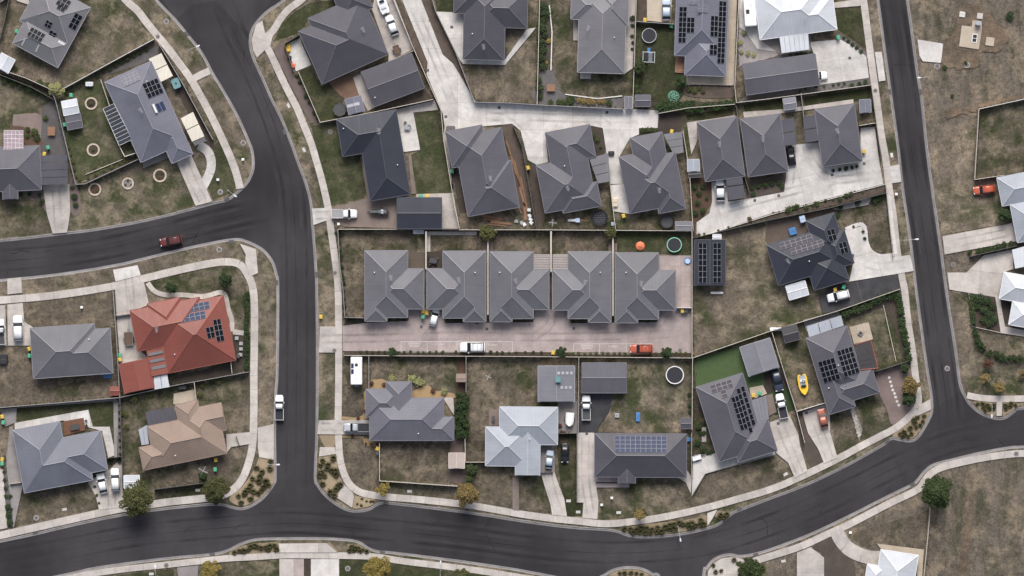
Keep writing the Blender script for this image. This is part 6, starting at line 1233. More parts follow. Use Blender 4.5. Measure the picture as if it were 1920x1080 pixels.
plants('leaf_dark', [(1018, 12, 9), (1021, 25, 10), (1019, 38, 9), (1017, 52, 9), (1022, 65, 8), (1015, 80, 9), (1018, 95, 8), (1015, 110, 8), (1018, 125, 9)], 9, 'dense dark shrub along the left fence of the curved lawn', 'shrubs along the curved lawn fence')
plants('leaf_yellow', [(1029, 77, 5.5), (1025, 117, 4)], 5, 'bright yellow flowering shrub beside the curved white edging', 'yellow shrubs by the curved edging')
plants('leaf_orange', [(1086, 188), (1095, 190), (1104, 190), (1112, 191), (1124, 190), (1131, 191)], 6.5, 'orange autumn shrub above the lane fence', 'orange shrubs above the lane')
plants('leaf_green', [(1012, 165, 8), (1013, 180, 7), (1032, 193, 7), (1050, 192, 7), (1066, 190, 9), (1072, 188, 8), (1142, 193, 7), (1010, 150, 6)], 7, 'green shrub in the slate bed above the lane', 'green shrubs above the lane')
plants('leaf_green', [(1194, 150, 8), (1192, 163, 8), (1195, 172, 8)], 8, 'green shrub by the fence left of the play lawn', 'shrubs left of the play lawn')
hedge([(1234+i*9, 203-(i > 7)*(i-7)*.8+random.uniform(-2, 2), 9) for i in range(16)], 9, 'bushy green hedge row above the lane end')
hedge([(1238+i*10, 195+random.uniform(-2, 2), 7) for i in range(7)], 7, 'shorter upper hedge row above the lane end')
plants('leaf_dark', [(1186, 34, 5), (1186, 48, 5), (1185, 68, 4), (1186, 80, 3), (1185, 92, 3)], 4, 'potted shrub on the path right of the pale grey top house', 'potted shrubs on the side path')
plants('leaf_mixed', [(1292, 167, 6), (1302, 170, 6), (1310, 165, 5), (1318, 172, 5)], 6, 'shrub in the bark bed below the top solar house', 'shrubs in the bark bed')
plants('leaf_green', [(1205, 245, 5), (1213, 244, 6), (1222, 244, 6), (1229, 245, 5), (1112, 255, 5), (1120, 262, 5), (1126, 276, 4)], 5, 'low green shrub in the small beds at the lane end', 'shrubs at the lane end')
plants('leaf_dark', [(1302, 350, 6), (1310, 362, 6), (1318, 350, 5), (1308, 380, 6), (1318, 395, 6), (1325, 372, 4), (1304, 400, 7)], 6, 'scruffy dark shrub in the rusty soil garden', 'shrubs in the rusty soil garden')
plants('leaf_dark', [(1410, 352, 6), (1422, 348, 6), (1435, 346, 6), (1447, 343, 6), (1460, 342, 7), (1466, 350, 5), (1412, 364, 5)], 6, 'dark shrub in the bed below the middle small hip unit', 'shrubs below the middle hip unit')
plants('leaf_dark', [(1562, 320, 4), (1574, 318, 4), (1586, 316, 4.5), (1597, 314, 4), (1606, 312, 4)], 4, 'small shrub below the rightmost small hip unit', 'shrubs below the right hip unit')
plants('leaf_dark', [(1494, 102, 4), (1503, 102, 4), (1511, 101, 4), (1520, 99, 4), (1482, 103, 3)], 4, 'dark round shrub above the long ribbed shed', 'shrubs above the ribbed shed')
plants('leaf_dark', [(1562, 160, 3), (1572, 158, 3), (1583, 157, 3), (1597, 160, 5), (1611, 157, 4), (1622, 154, 5), (1530, 163, 3), (1545, 162, 3), (1510, 167, 3), (1500, 172, 3)], 4, 'small round shrub in the gravel below the ribbed shed', 'shrubs below the ribbed shed')
plants('leaf_dark', [(1582, 71, 4), (1590, 77, 4), (1598, 84, 4), (1606, 90, 4), (1614, 97, 4)], 4, 'round shrub in the curved gravel border', 'shrubs in the curved gravel border')
plants('leaf_pale', [(1395, 62, 5), (1388, 80, 6), (1402, 100, 5), (1413, 103, 5), (1390, 98, 4)], 5, 'pale shrub in the pebble garden', 'shrubs in the pebble garden')
plants('leaf_mixed', [(1310+i*17+random.uniform(-7, 7), 441-i*4.75+random.uniform(-2, 3), random.choice((2, 3, 4.5))) for i in range(7)], 5, 'low shrub in the long mulched fence bed, left half', 'shrubs in the fence bed left')
plants('leaf_green', [(1450+i*12+random.uniform(-6, 6), 402-i*3.05+random.uniform(-3, 4), random.choice((2.5, 3.5, 5, 6.5))) for i in range(15)], 6, 'leafy shrub in the long mulched fence bed, right half', 'shrubs in the fence bed right')
plants('leaf_dark', [(1575, 388, 6), (1608, 380, 7), (1640, 376, 8), (1648, 372, 7), (1570, 405, 6), (1600, 425, 3), (1618, 434, 3), (1621, 447, 3.5)], 6, 'dark shrub round the L-shaped front lawn', 'shrubs round the L-shaped lawn')
hedge([(1584+i*10.5, 588-i*4.2+random.uniform(-1.5, 1.5), 9) for i in range(10)], 9, 'green hedge above the boat house back lawn')
hedge([(1684+i*1.55, 560+i*9.5, 8) for i in range(13)], 8, 'long green hedge beside the right street footpath')
plants('leaf_dark', [(1836, 560, 9), (1850, 565, 8), (1860, 575, 9), (1845, 580, 9), (1856, 590, 8), (1843, 600, 8), (1862, 600, 8), (1833, 575, 7), (1855, 607, 8)], 8, 'dark shrub in the mulched bed by the lower right white house', 'shrubs in the right edge bed')
hedge([(1821+i*.4, 556+i*8, 5.5) for i in range(7)], 5.5, 'clipped green hedge left of the mulched bed')
hedge([(1826, 622, 9), (1829, 634, 9), (1834, 644, 9), (1841, 652, 8), (1852, 660, 9), (1865, 665, 9), (1877, 670, 8), (1889, 672, 8), (1900, 673, 8), (1912, 672, 9), (1924, 671, 9)], 9, 'curved hedge of round green shrubs at the right edge')
plants('leaf_dark', [(1835, 471, 7), (1846, 470, 8), (1858, 467, 7), (1870, 463, 8), (1882, 459, 7), (1895, 457, 6), (1818, 473, 5)], 7, 'dark shrub along the fence between the right edge driveways', 'shrubs between right driveways')
plants('leaf_dark', [(136, 352, 5.5), (140, 369, 7), (142, 384, 6)], 6, 'dark clipped shrub right of the left edge driveway', 'shrubs right of the left driveway')
plants('leaf_dark', [(56, 364, 4), (75, 366, 4.5), (79, 378, 5.5), (40, 365, 4)], 4.5, 'dark shrub left of the left edge driveway', 'shrubs left of the left driveway')
plants('leaf_green', [(10, 150, 7), (25, 156, 7), (40, 160, 8), (55, 166, 8), (70, 172, 7), (85, 178, 6), (30, 130, 6), (20, 126, 6), (75, 155, 7), (90, 160, 7)], 7, 'green shrub along the top left fences', 'shrubs along the top left fences')
plants('leaf_dark', [(125+i*11.5, 172-i*6.2+random.uniform(-2, 2), 5) for i in range(14)], 5, 'small dark shrub in the strip along the white fence at top left', 'shrubs along the white fence')
plants('leaf_green', [(53, 243, 6), (66, 248, 8), (70, 258, 7), (52, 255, 6), (86, 222, 6)], 7, 'green shrub around the rust coloured bed at left', 'shrubs at the rust coloured bed')
plants('leaf_mixed', [(133, 290, 4), (136, 303, 5), (139, 318, 4), (142, 330, 5), (150, 338, 4), (165, 333, 4), (180, 328, 4), (195, 320, 4), (210, 313, 4), (225, 306, 4), (238, 302, 5), (250, 292, 5), (128, 278, 4)], 4.5, 'small shrub in the narrow bed below and left of the bluish house', 'shrubs round the bluish house lawn')
hedge([(463, 552+i*6.6, 5.5) for i in range(22)], 5.5, 'tall clipped hedge right of the red roofed house')
plants('leaf_mixed', [(252, 748, 10), (283, 741, 7), (235, 776, 8), (238, 800, 7), (380, 722, 6), (411, 714, 8), (376, 739, 6)], 8, 'round bush in the yard behind the beige tiled house', 'bushes behind the beige house')
plants('leaf_dark', [(224+i*.25, 760+i*13, 3) for i in range(8)], 3, 'small potted shrub in the strip left of the beige house fence', 'shrubs in the fence strip')
plants('leaf_dark', [(8, 885, 4), (9, 900, 4), (11, 915, 4), (12, 930, 5), (15, 950, 6), (17, 965, 7), (19, 980, 6), (20, 930, 4), (22, 955, 4)], 5, 'dark shrub at the bottom left edge path', 'shrubs at the bottom left path')
plants('leaf_dark', [(172, 897, 3), (178, 912, 3), (182, 928, 3), (186, 943, 3)], 3, 'small shrub along the two car driveway edge', 'shrubs by the two car driveway')
plants('leaf_dark', [(208, 866, 5), (225, 864, 5)], 5, 'dark shrub behind the right hand white wagon', 'shrubs behind the white wagon')
plants('leaf_pale', [(735, 709, 8), (772, 711, 8), (787, 716, 10), (833, 734, 8)], 8, 'pale spiky shrub above the purple tiled house', 'spiky shrubs above the purple house')
plants('leaf_red', [(697, 719, 5), (720, 721, 5), (685, 771, 3.5), (672, 784, 4), (812, 733, 5), (661, 817, 4), (686, 832, 3), (696, 833, 3), (707, 832, 3)], 4, 'small dark red shrub in the orange gravel', 'red shrubs in the orange gravel')
plants('leaf_red', [(1050, 798, 5), (1053, 810, 4), (1058, 811, 4)], 4, 'red shrub right of the silver roofed house', 'red shrubs by the silver house')
plants('leaf_dark', [(556, 143, 4), (562, 155, 4), (574, 180, 5), (580, 192, 4), (590, 212, 4), (595, 222, 4)], 4, 'dark shrub along the brick footpath strip', 'shrubs along the brick strip')
plants('leaf_green', [(1611, 753, 5), (1625, 747, 5)], 5, 'round pale green shrub below the boat house', 'shrubs below the boat house')
plants('leaf_dark', [(925, 436, 6)] if False else [(630, 437, 4), (612, 437, 3)], 4, 'small shrub at the footpath below the brown driveway', 'shrubs below the brown driveway')
plants('leaf_dark', [(1600, 118, 4)] if False else [(1893, 30, 8), (1771, 127, 6), (1810, 118, 4), (1785, 180, 4)], 5, 'low green weed bush in the empty lot at top right', 'weed bushes in the empty lot')
plants('leaf_dark', [(1292, 740, 4), (1293, 760, 5), (1294, 772, 5), (1310, 800, 6), (1318, 812, 6), (1308, 830, 7), (1318, 842, 7), (1330, 848, 6)], 6, 'scruffy dark shrub left of the green turf house', 'shrubs left of the turf house')
# clipped hedge block right of the purple tiled house
x0, y0 = W((853, 821)); x1, y1 = W((880, 737)); rnd = random.Random(3); t = thing('hedge', 'tall clipped rectangular green hedge right of the purple tiled house', 'hedge', ((x0+x1)/2, (y0+y1)/2, .12)); b = MB(); w_, d_ = (x1-x0)/2, (y1-y0)/2
for i in range(170): leaves(b, rnd.uniform(-w_, w_)*.85, rnd.uniform(-d_, d_)*.95, rnd.uniform(.6, 2.1), .5, .45, 34, .16, rnd)
b.build('crown', 'hedge', t); m = MB()
for i in range(8): m.tube([(0, -d_+.6+i*(2*d_-1.2)/7, 0), (0, -d_+.6+i*(2*d_-1.2)/7, 1.6)], .06, 5)
m.build('stems', 'bark', t)

# ---------------------------------------------------------------- street furniture and yard things
for i, (bp, hp, lb) in enumerate([((356, 97), (375, 89), 'near the upper left footpath ramp'), ((429, 357), (444, 368), 'at the bluish house street corner'), ((504, 869), (524, 869), 'over the left street above the junction'), ((1270, 986), (1274, 1010), 'in the long kerb bed of the bottom street'), ((1692, 451), (1715, 449), 'over the middle of the right street'),
                                ((1737, 147), (1719, 148), 'beside the empty lot on the right street'), ((826, 1077), (827, 1050), 'below the bottom street in the middle'), ((1855, 757), (1854, 779), 'in the right corner bed'), ((296, 1080), (295, 1059), 'at the bottom left edge')]):
    x, y = W(bp); hx, hy = W(hp); t = thing('street_lamp', 'grey pole street lamp '+lb, 'street lamp', (x, y, gz(x, y)), 0, 'street lamps'); dx, dy = hx-x, hy-y
    MB().tube([(0, 0, 0), (0, 0, 3), (0, 0, 5.6)], [.11, .09, .07], 8).build('pole', 'steel', t)
    MB().tube([(0, 0, 5.5), (dx*.3, dy*.3, 6.0), (dx*.85, dy*.85, 6.1)], .05, 6).build('arm', 'steel', t)
    L = hypot(dx, dy); o = MB().loft([[(-.1, -.08, -.05), (-.1, .08, -.05), (-.1, .08, .06), (-.1, -.08, .06)], [(.35, -.19, -.06), (.35, .19, -.06), (.35, .16, .10), (.35, -.16, .10)], [(.75, -.12, -.04), (.75, .12, -.04), (.75, .09, .06), (.75, -.09, .06)]]).build('lamp_head', 'white_sheet', t)
    o.location = (dx*.85, dy*.85, 6.1); o.rotation_euler = (0, 0, atan2(dy, dx))
for px, py, lb, r in [(312, 40, 'in the upper left verge', .5), (456, 268, 'in the right tip of the upper left verge', .5), (413, 360, 'beside the bluish house driveway', .5), (411, 468, 'in the verge above the red roofed house', .5), (296, 69, 'in the upper left footpath', .4), (1641, 170, 'in the footpath beside the long ribbed shed', .4), (1757, 124, 'beside the white pad at the empty lot', .55), (1813, 122, 'on the bare earth right of the white pad', .55), (1776, 691, 'in the right street', .5), (628, 512, 'in the footpath left of the units', .4), (627, 657, 'in the footpath at the unit crossover', .4), (1905, 851, 'in the footpath above the bottom right field', .55), (652, 1066, 'in the green lawn below the bottom street', .5), (68, 971, 'in the bottom left front lawn', .5), (312, 1060, 'in the footpath below the bottom left street', .45), (1275, 657, 'at the right end of the unit driveway', .4), (1787, 496, 'in the verge at the right edge driveways', .45), (619, 247, 'in the lawn left of the black L-shaped house', .45)]:
    x, y = W((px, py)); t = thing('manhole', 'round manhole with pale concrete ring '+lb, 'manhole', (x, y, gz(x, y)), 0, 'manholes')
    MB().lathe([(r*.78, 0), (r*.78, .035), (r*1.15, .03), (r*1.18, 0)], 20).build('ring', 'kerb' if r > .45 else 'joint', t, smooth=False); MB().lathe([(r*.77, 0), (r*.77, .02), (0, .022)], 16).build('lid', 'lid', t)
for px, py, a, lb in [(350, 63, 52, 'on the upper left bend'), (425, 373, -20, 'at the bluish house corner'), (434, 453, -5, 'above the red roofed house'), (519, 530, 88, 'right of the red roofed house'), (533, 248, 65, 'left of the black L-shaped house'), (594, 515, 88, 'left of the units'), (66, 998, -14, 'at bottom left'), (398, 1039, -10, 'on the bottom left bend'), (724, 943, 2, 'below the fenced front lawn'), (717, 1036, 5, 'below the bottom junction'), (1386, 954, -22, 'by the short kerb bed'), (1417, 1040, -18, 'at the bottom side street'), (1664, 827, -35, 'at the right junction bed'), (1711, 908, -32, 'by the dense dark tree'), (1668, 172, 80, 'on the left of the right street'), (1725, 172, 80, 'on the right of the right street')]:
    x, y = W((px, py)); t = thing('drain', 'dark kerb drain grate '+lb, 'drain', (x, y, .0), -radians(a), 'kerb drains')
    MB().box(-.55, -.32, 0, .55, .32, .15).build('frame', 'dark_steel', t)
    for k in range(6): MB().box(-.48+k*.17, -.27, .15, -.40+k*.17, .27, .165).build('bar', 'lid', t)
PIT = MB().box(-.55, -.32, 0, .55, .32, .05); PIT.box(-.02, -.3, .05, .02, .3, .056); PIT = PIT.mesh('utility_lid', 'bright_concrete')
for px, py, a, lb in [(541, 198, 62, 'beside the brick footpath strip'), (570, 281, 62, 'left of the lawn of the black L-shaped house'), (768, 921, 3, 'below the fenced front lawn'), (121, 955, -10, 'in the bottom left front lawn'), (371, 919, 0, 'under the right street tree'), (284, 1076, -3, 'in the green lawn at the bottom left'), (1160, 961, 0, 'in the wide solar house lawn'), (1672, 291, 80, 'in the right street verge'), (1469, 1052, -10, 'at the bottom right'), (1473, 889, -30, 'in the weedy front yard'), (1066, 939, 0, 'on the narrow dark lawn'), (1084, 960, 0, 'by the long pale driveway')]:
    x, y = W((px, py)); o = link('utility_lid', PIT); o.location = (x, y, gz(x, y)); o.rotation_euler = (0, 0, -radians(a)); o.scale = (.9, .9, 1); tag(o, 'small pale utility pit lid '+lb, 'pit lid', 'utility lids')
for px, py, lb in [(790, 613, 'left on the unit driveway'), (913, 617, 'in the middle of the unit driveway'), (1076, 616, 'right on the unit driveway'), (802, 132, 'on the lane'), (836, 219, 'at the lane bend'), (936, 202, 'where the lane widens'), (1138, 211, 'on the wide lane'), (847, 51, 'on the terrace beside the lane'), (1593, 109, 'on the drive right of the ribbed shed'), (1415, 376, 'left on the big shared driveway'), (1460, 367, 'in the middle of the big shared driveway'), (1560, 328, 'below the rightmost hip unit'), (1620, 307, 'right on the big shared driveway'), (1100, 813, 'on the long pale driveway'), (1512, 774, 'on the drive below the yellow boat'), (1459, 794, 'on the drive below the turf pickup')]:
    x, y = W((px, py)); t = thing('drain_grate', 'small square dark drain grate '+lb, 'drain', (x, y, gz(x, y)), 0, 'square drain grates')
    MB().box(-.3, -.3, 0, .3, .3, .012).build('frame', 'dark_steel', t)
    for k in range(4): MB().box(-.24+k*.14, -.25, .012, -.18+k*.14, .25, .02).build('bar', 'lid', t)
def trampoline(p, r, label, ring, mat='dark_mat', net=False, k=28):
    x, y = W(p); R = r*S; t = thing('trampoline', label, 'trampoline', (x, y, gz(x, y))); f = pi/k
    MB().lathe([(0, .84), (R*.91, .84)], k).build('jumping_mat', mat, t); MB().lathe([(R*.90, .86), (R*.90, .90), (R, .90), (R, .82), (R*.90, .82)], k).build('padding', ring, t)
    for i in range(6):
        a = i*pi/3+.3; MB().tube([(R*.95*cos(a), R*.95*sin(a), 0), (R*.95*cos(a), R*.95*sin(a), .84)], .04, 5).build('leg', 'steel', t)
        if net: MB().tube([(R*1.0*cos(a), R*1.0*sin(a), .5), (R*1.05*cos(a), R*1.05*sin(a), 2.4)], .04, 5).build('net_pole', 'black_plastic', t)
    if net:
        m = MB()
        for z in (1.2, 1.6, 2.0, 2.4): m.tube([(R*1.04*cos(i*2*pi/k), R*1.04*sin(i*2*pi/k), z) for i in range(k+1)], .03, 4)
        for i in range(k): a = i*2*pi/k; m.tube([(R*1.03*cos(a), R*1.03*sin(a), .9), (R*1.05*cos(a), R*1.05*sin(a), 2.4)], .018, 3)
        m.build('net', 'black_plastic', t)
    return t
trampoline((1217, 67), 14, 'round trampoline with pale ring on the play lawn', 'steel'); trampoline((1264, 459), 14, 'round trampoline with green rim behind the fifth grey unit', 'green_paint'); trampoline((1265, 703), 17, 'large trampoline with white rim in the dry yard', 'white_paint')
t = trampoline((1124, 408), 15, 'black netted trampoline with dotted mat behind the middle lane house', 'black_plastic', net=True)
for i in range(3):
    for j in range(6*i or 1): a = j*2*pi/(6*i or 1); MB().lathe([(0, .852), (.13, .85)], 8, i*.5*cos(a), i*.5*sin(a)).build('mat_dot', 'lid', t)
trampoline((1250, 415), 13, 'black netted trampoline behind the lane end house', 'black_plastic', 'dark_steel', True); trampoline((637, 206), 13, 'dark octagonal trampoline beside the striped shed', 'dark_steel', 'dark_steel', False, 8)
def at(name, label, cat, p, head=0): x, y = W(p); return thing(name, label, cat, (x, y, gz(x, y)), -radians(head))
for px, py, r, lb, m in [(171, 194, 11, 'beside the white cabin', 'dark_soil'), (175, 281, 11.5, 'in the back lawn of the bluish house', 'mulch'), (178, 355, 11.5, 'left of the three on the front lawn', 'red_soil'), (240, 344, 10.5, 'middle of the three on the front lawn', 'grey_gravel'), (300, 329, 12, 'right of the three on the front lawn', 'mulch')]:
    t = at('round_garden', 'round stone edged garden bed '+lb, 'garden bed', (px, py)); R = r*S; MB().lathe([(0, .06), (R*.86, .06)], 24).build('soil', m, t)['shade'] = 1.
    for i in range(22):
        a0, a1 = 2*pi*i/22+.02, 2*pi*(i+1)/22-.02; MB().prism([(R*.8*cos(a0), R*.8*sin(a0)), (R*1.06*cos(a0), R*1.06*sin(a0)), (R*1.06*cos(a1), R*1.06*sin(a1)), (R*.8*cos(a1), R*.8*sin(a1))], 0, .22+random.uniform(-.02, .02)).build('stone', 'ring_stone', t)
plants('leaf_mixed', [(174, 351, 3), (183, 358, 3), (176, 360, 2.5), (296, 325, 3), (304, 325, 3), (297, 334, 3), (304, 333, 3), (240, 339, 2.5), (235, 347, 2.5), (246, 347, 2.5), (175, 281, 4), (171, 194, 4)], 3, 'small plant growing in a round stone bed', 'plants in round stone beds', 'small_plant')
t = at('patio_umbrella', 'orange closed sun umbrella behind the fifth grey unit', 'umbrella', (1200, 461)); m = MB(); 
for i in range(8):
    a0, a1 = i*pi/4, (i+1)*pi/4; b = MB(); b.face([(0, 0, 2.3), (1.0*cos(a0), .95*sin(a0), 1.9), (1.0*cos(a1), .95*sin(a1), 1.9)]); b.build('canopy_panel', 'orange_fabric', t)
MB().tube([(0, 0, 0), (0, 0, 2.35)], .03, 6).build('pole', 'steel', t); MB().lathe([(0, 0), (.3, 0), (.3, .08), (0, .1)], 12).build('base', 'dark_steel', t)
t = at('paddling_pool', 'small blue shell pool on the pinkish patio', 'pool', (1289, 489)); MB().lathe([(0, .06), (.55, .06), (.62, .26), (.72, .26), (.70, 0)], 18).build('shell', 'blue_plastic', t); MB().lathe([(0, .15), (.58, .15)], 18).build('water', 'pale_blue', t)
t = at('swing_set', 'blue and white swing and climbing frame on the play lawn', 'swing set', (1216, 108), 2); fr = MB()
for x in (-1.25, 1.25):
    for y in (-1.2, 1.2): fr.tube([(x*1.05, y*1.1, 0), (x, y*.9, 2.0)], .045, 5)
fr.tube([(-1.25, -1.08, 2), (1.25, -1.08, 2)], .05, 5); fr.tube([(-1.25, 1.08, 2), (1.25, 1.08, 2)], .05, 5); fr.tube([(-1.25, -1.08, 2), (-1.25, 1.08, 2)], .05, 5); fr.tube([(1.25, -1.08, 2), (1.25, 1.08, 2)], .05, 5); fr.build('frame', 'white_paint', t)
for k in range(9): MB().tube([(-.1, -1.0+k*.25, 2.05), (.75, -1.0+k*.25, 2.05)], .04, 4).build('rung', 'pale_blue', t)
MB().box(-1.15, -1., 1.1, -.15, 1., 1.16).build('platform', 'dark_mat', t); MB().box(-.3, 1.1, .3, .3, 2.1, .4).build('slide', 'blue_plastic', t)
t = at('climbing_dome', 'pale green geodesic climbing dome on the play lawn', 'climbing dome', (1263, 181)); R = 1.25; m = MB(); lv = [(R, .05, 10, 0), (R*.78, .75, 10, .31), (R*.42, 1.15, 5, 0), (0, 1.3, 1, 0)]; P = [[(r*cos(2*pi*i/n+o), r*sin(2*pi*i/n+o), z) for i in range(n)] for r, z, n, o in lv]
for i in range(10):
    for a, b in ((P[0][i], P[0][(i+1) % 10]), (P[1][i], P[1][(i+1) % 10]), (P[0][i], P[1][i]), (P[0][(i+1) % 10], P[1][i]), (P[1][i], P[2][i//2])): m.tube([a, b], .035, 4)
for i in range(5): m.tube([P[2][i], P[2][(i+1) % 5]], .035, 4); m.tube([P[2][i], P[3][0]], .035, 4)
m.build('bars', 'green_paint', t)
def table(p, L, Wd, mat, label, head=0, z=.75, seats=None):
    t = at('outdoor_table', label, 'table', p, head)
    k = max(3, int(Wd/.22))
    for i in range(k): MB().box(-L/2, -Wd/2+i*Wd/k+.012, z-.04, L/2, -Wd/2+(i+1)*Wd/k-.012, z).build('slat', mat, t)
    for sx in (-1, 1):
        for sy in (-1, 1): MB().box(sx*L*.42-.04, sy*Wd*.38-.04, 0, sx*L*.42+.04, sy*Wd*.38+.04, z-.04).build('leg', mat, t)
    for q in seats or ():
        c = at('outdoor_chair', uniq('dark outdoor chair', *q), 'chair', q, random.uniform(0, 360)); MB().box(-.24, -.24, .40, .24, .24, .45).build('seat', 'dark_steel', c); MB().box(-.24, .2, .45, .24, .25, .9).build('backrest', 'dark_steel', c)
        for sx in (-.2, .2):
            for sy in (-.2, .2): MB().box(sx-.02, sy-.02, 0, sx+.02, sy+.02, .4).build('leg', 'dark_steel', c)
table((97, 246), 1.6, 1.9, 'orange_timber', 'rust coloured timber table in the grey gravel yard'); table((1033, 165), 1.8, 1.5, 'orange_timber', 'orange timber table on the grey slate bed'); table((141, 801), 2.0, 1.2, 'dark_steel', 'dark outdoor table on the brown deck', -10, seats=[(162, 789), (163, 798)])
table((1314, 122), 1.1, .9, 'pale_deck', 'pinkish small table on the brown deck by the top solar house', 90) if False else None
table((812, 489), 1.7, 1.1, 'dark_steel', 'round dark table set behind the second grey unit', 10, seats=[(805, 484), (820, 484), (806, 495), (818, 495)])
table((925, 785), 1.2, .7, 'dark_steel', 'dark outdoor grill table on the small brown patio', 90); table((764, 238), 1.2, 1.2, 'steel', 'grey patio table beside the black L-shaped house', 10, seats=[(760, 230), (768, 237)])
# timber decks of separate boards
def deck(pts, mat, label, ang, bw=.35):
    poly = [W(p) for p in pts]; poly = poly if area(poly) > 0 else poly[::-1]; th = -radians(ang); c, s = cos(th), sin(th); L = [(x*c+y*s, -x*s+y*c) for x, y in poly]; y0, y1 = min(p[1] for p in L), max(p[1] for p in L); n = round((y1-y0)/bw)
    cx, cy = sum(p[0] for p in poly)/len(poly), sum(p[1] for p in poly)/len(poly); t = thing('deck', label, 'deck', (cx, cy, .12)); reg(poly, .42); MB().prism([(x-cx, y-cy) for x, y in poly], 0, .2).build('frame', 'bark', t)
    for i in range(n):
        q = clip(clip(L, (0, 1, -(y0+i*(y1-y0)/n+.012))), (0, -1, y0+(i+1)*(y1-y0)/n-.012))
        if len(q) > 2: MB().prism([(x*c-y*s-cx, x*s+y*c-cy) for x, y in q], .19, .3).build('board', mat, t)
deck([(119, 790), (157, 783), (161, 806), (121, 817)], 'deck', 'brown timber deck in the notch of the bottom left house', -10); deck([(1267, 107), (1283, 107), (1282, 137), (1265, 136)], 'orange_timber', 'orange brown timber deck left of the top solar house', 2)
deck([(766, 473), (797, 473), (797, 503), (766, 503)], 'bark', 'brown timber deck beside the first grey unit', 0)
# stacked timber beside the timber pile house
for i, (a, b, wd) in enumerate([((958, 292), (975, 352), .35), ((964, 300), (980, 360), .3), ((968, 325), (986, 395), .5), ((976, 330), (990, 400), .3), ((982, 372), (986, 415), .55), ((900, 403), (942, 411), .5), ((905, 409), (938, 415), .35), ((918, 416), (960, 420), .45), ((912, 420), (950, 424), .3), ((960, 318), (966, 345), .25), ((948, 262), (958, 292), .3), ((970, 380), (978, 402), .3)]):
    x, y = W(a); u, v = W(b); L = hypot(u-x, v-y); t = thing('timber_pile', uniq('low pile of orange brown timber planks, number %d from top,' % (i+1) if False else '%s pile of orange timber planks' % ['narrow', 'thin', 'thick', 'long', 'broad', 'rusty', 'brown', 'flat', 'slim', 'short', 'upper', 'small'][i], (a[0]+b[0])/2, (a[1]+b[1])/2), 'timber', (x, y, gz(x, y)), atan2(v-y, u-x))
    k = 3
    for j in range(k): MB().box(random.uniform(0, .3), -wd/2+j*wd/k+.01, 0, L-random.uniform(0, .3), -wd/2+(j+1)*wd/k-.01, .18+.05*(j % 2)).build('plank', 'orange_timber', t)
for i, q in enumerate([(992, 394), (993, 405), (995, 412), (996, 418), (983, 421), (968, 415), (978, 418)]):
    t = at('rubble_bag', uniq('%s builder bag or block' % ['white', 'pale', 'grey', 'whitish', 'square white', 'grey', 'pinkish'][i], *q), 'building material', q, random.uniform(0, 90)); MB().loft([[(a*.42, b*.40, z) for a, b in ((-1, -.8), (1, -.9), (.9, 1), (-.9, .8))] for z in (0, .3)]+[[(a*.3, b*.3, .4) for a, b in ((-1, -.8), (1, -.9), (.9, 1), (-.9, .8))]]).build('bag', 'white_sheet' if i < 5 else 'steel', t)
def clothesline(p, r, label, mat='white_paint'):
    t = at('clothesline', label, 'clothesline', p, random.uniform(0, 40)); MB().tube([(0, 0, 0), (0, 0, 1.9)], .05, 6).build('pole', 'steel', t)
    for i in range(4): a = i*pi/2; MB().tube([(0, 0, 1.75), (r*cos(a), r*sin(a), 2.0)], .035, 5).build('arm', mat, t)
    m = MB()
    for f in (.4, .7, 1): m.tube([(f*r*cos(i*pi/2), f*r*sin(i*pi/2), 1.76+.24*f) for i in range(5)], .008, 3)
    m.build('line', 'steel', t)
clothesline((1036, 418), .85, 'rotary clothesline behind the middle lane house'); clothesline((916, 706), .7, 'rotary clothesline in the dry yard left of the lilac shed'); clothesline((382, 882), 1.1, 'white rotary clothesline in the beige house front lawn')
t = at('play_slide', 'white and pale blue toddler slide beside the black trampoline', 'slide', (1076, 413), 0); MB().box(.35, -.45, 0, 1.25, .45, 1.1).build('tower', 'pale_blue', t); MB().loft([[(.4, -.25, 1.0), (.4, .25, 1.0), (.4, .25, 1.08), (.4, -.25, 1.08)], [(-1.3, -.25, .05), (-1.3, .25, .05), (-1.3, .25, .13), (-1.3, -.25, .13)]]).build('chute', 'white_sheet', t); MB().tube([(1.25, 0, .9), (3.2, 0, .6)], .05, 5).build('beam', 'timber', t)
t = at('water_tank', 'teal rounded water tank beside the bluish house', 'tank', (331, 157), 68); MB().prism(rbox(-1.1, -.85, 1.1, .85, .35), 0, 1.7).build('shell', 'teal', t); MB().lathe([(.25, 1.7), (.25, 1.76), (0, 1.78)], 12).build('hatch', 'dark_steel', t)
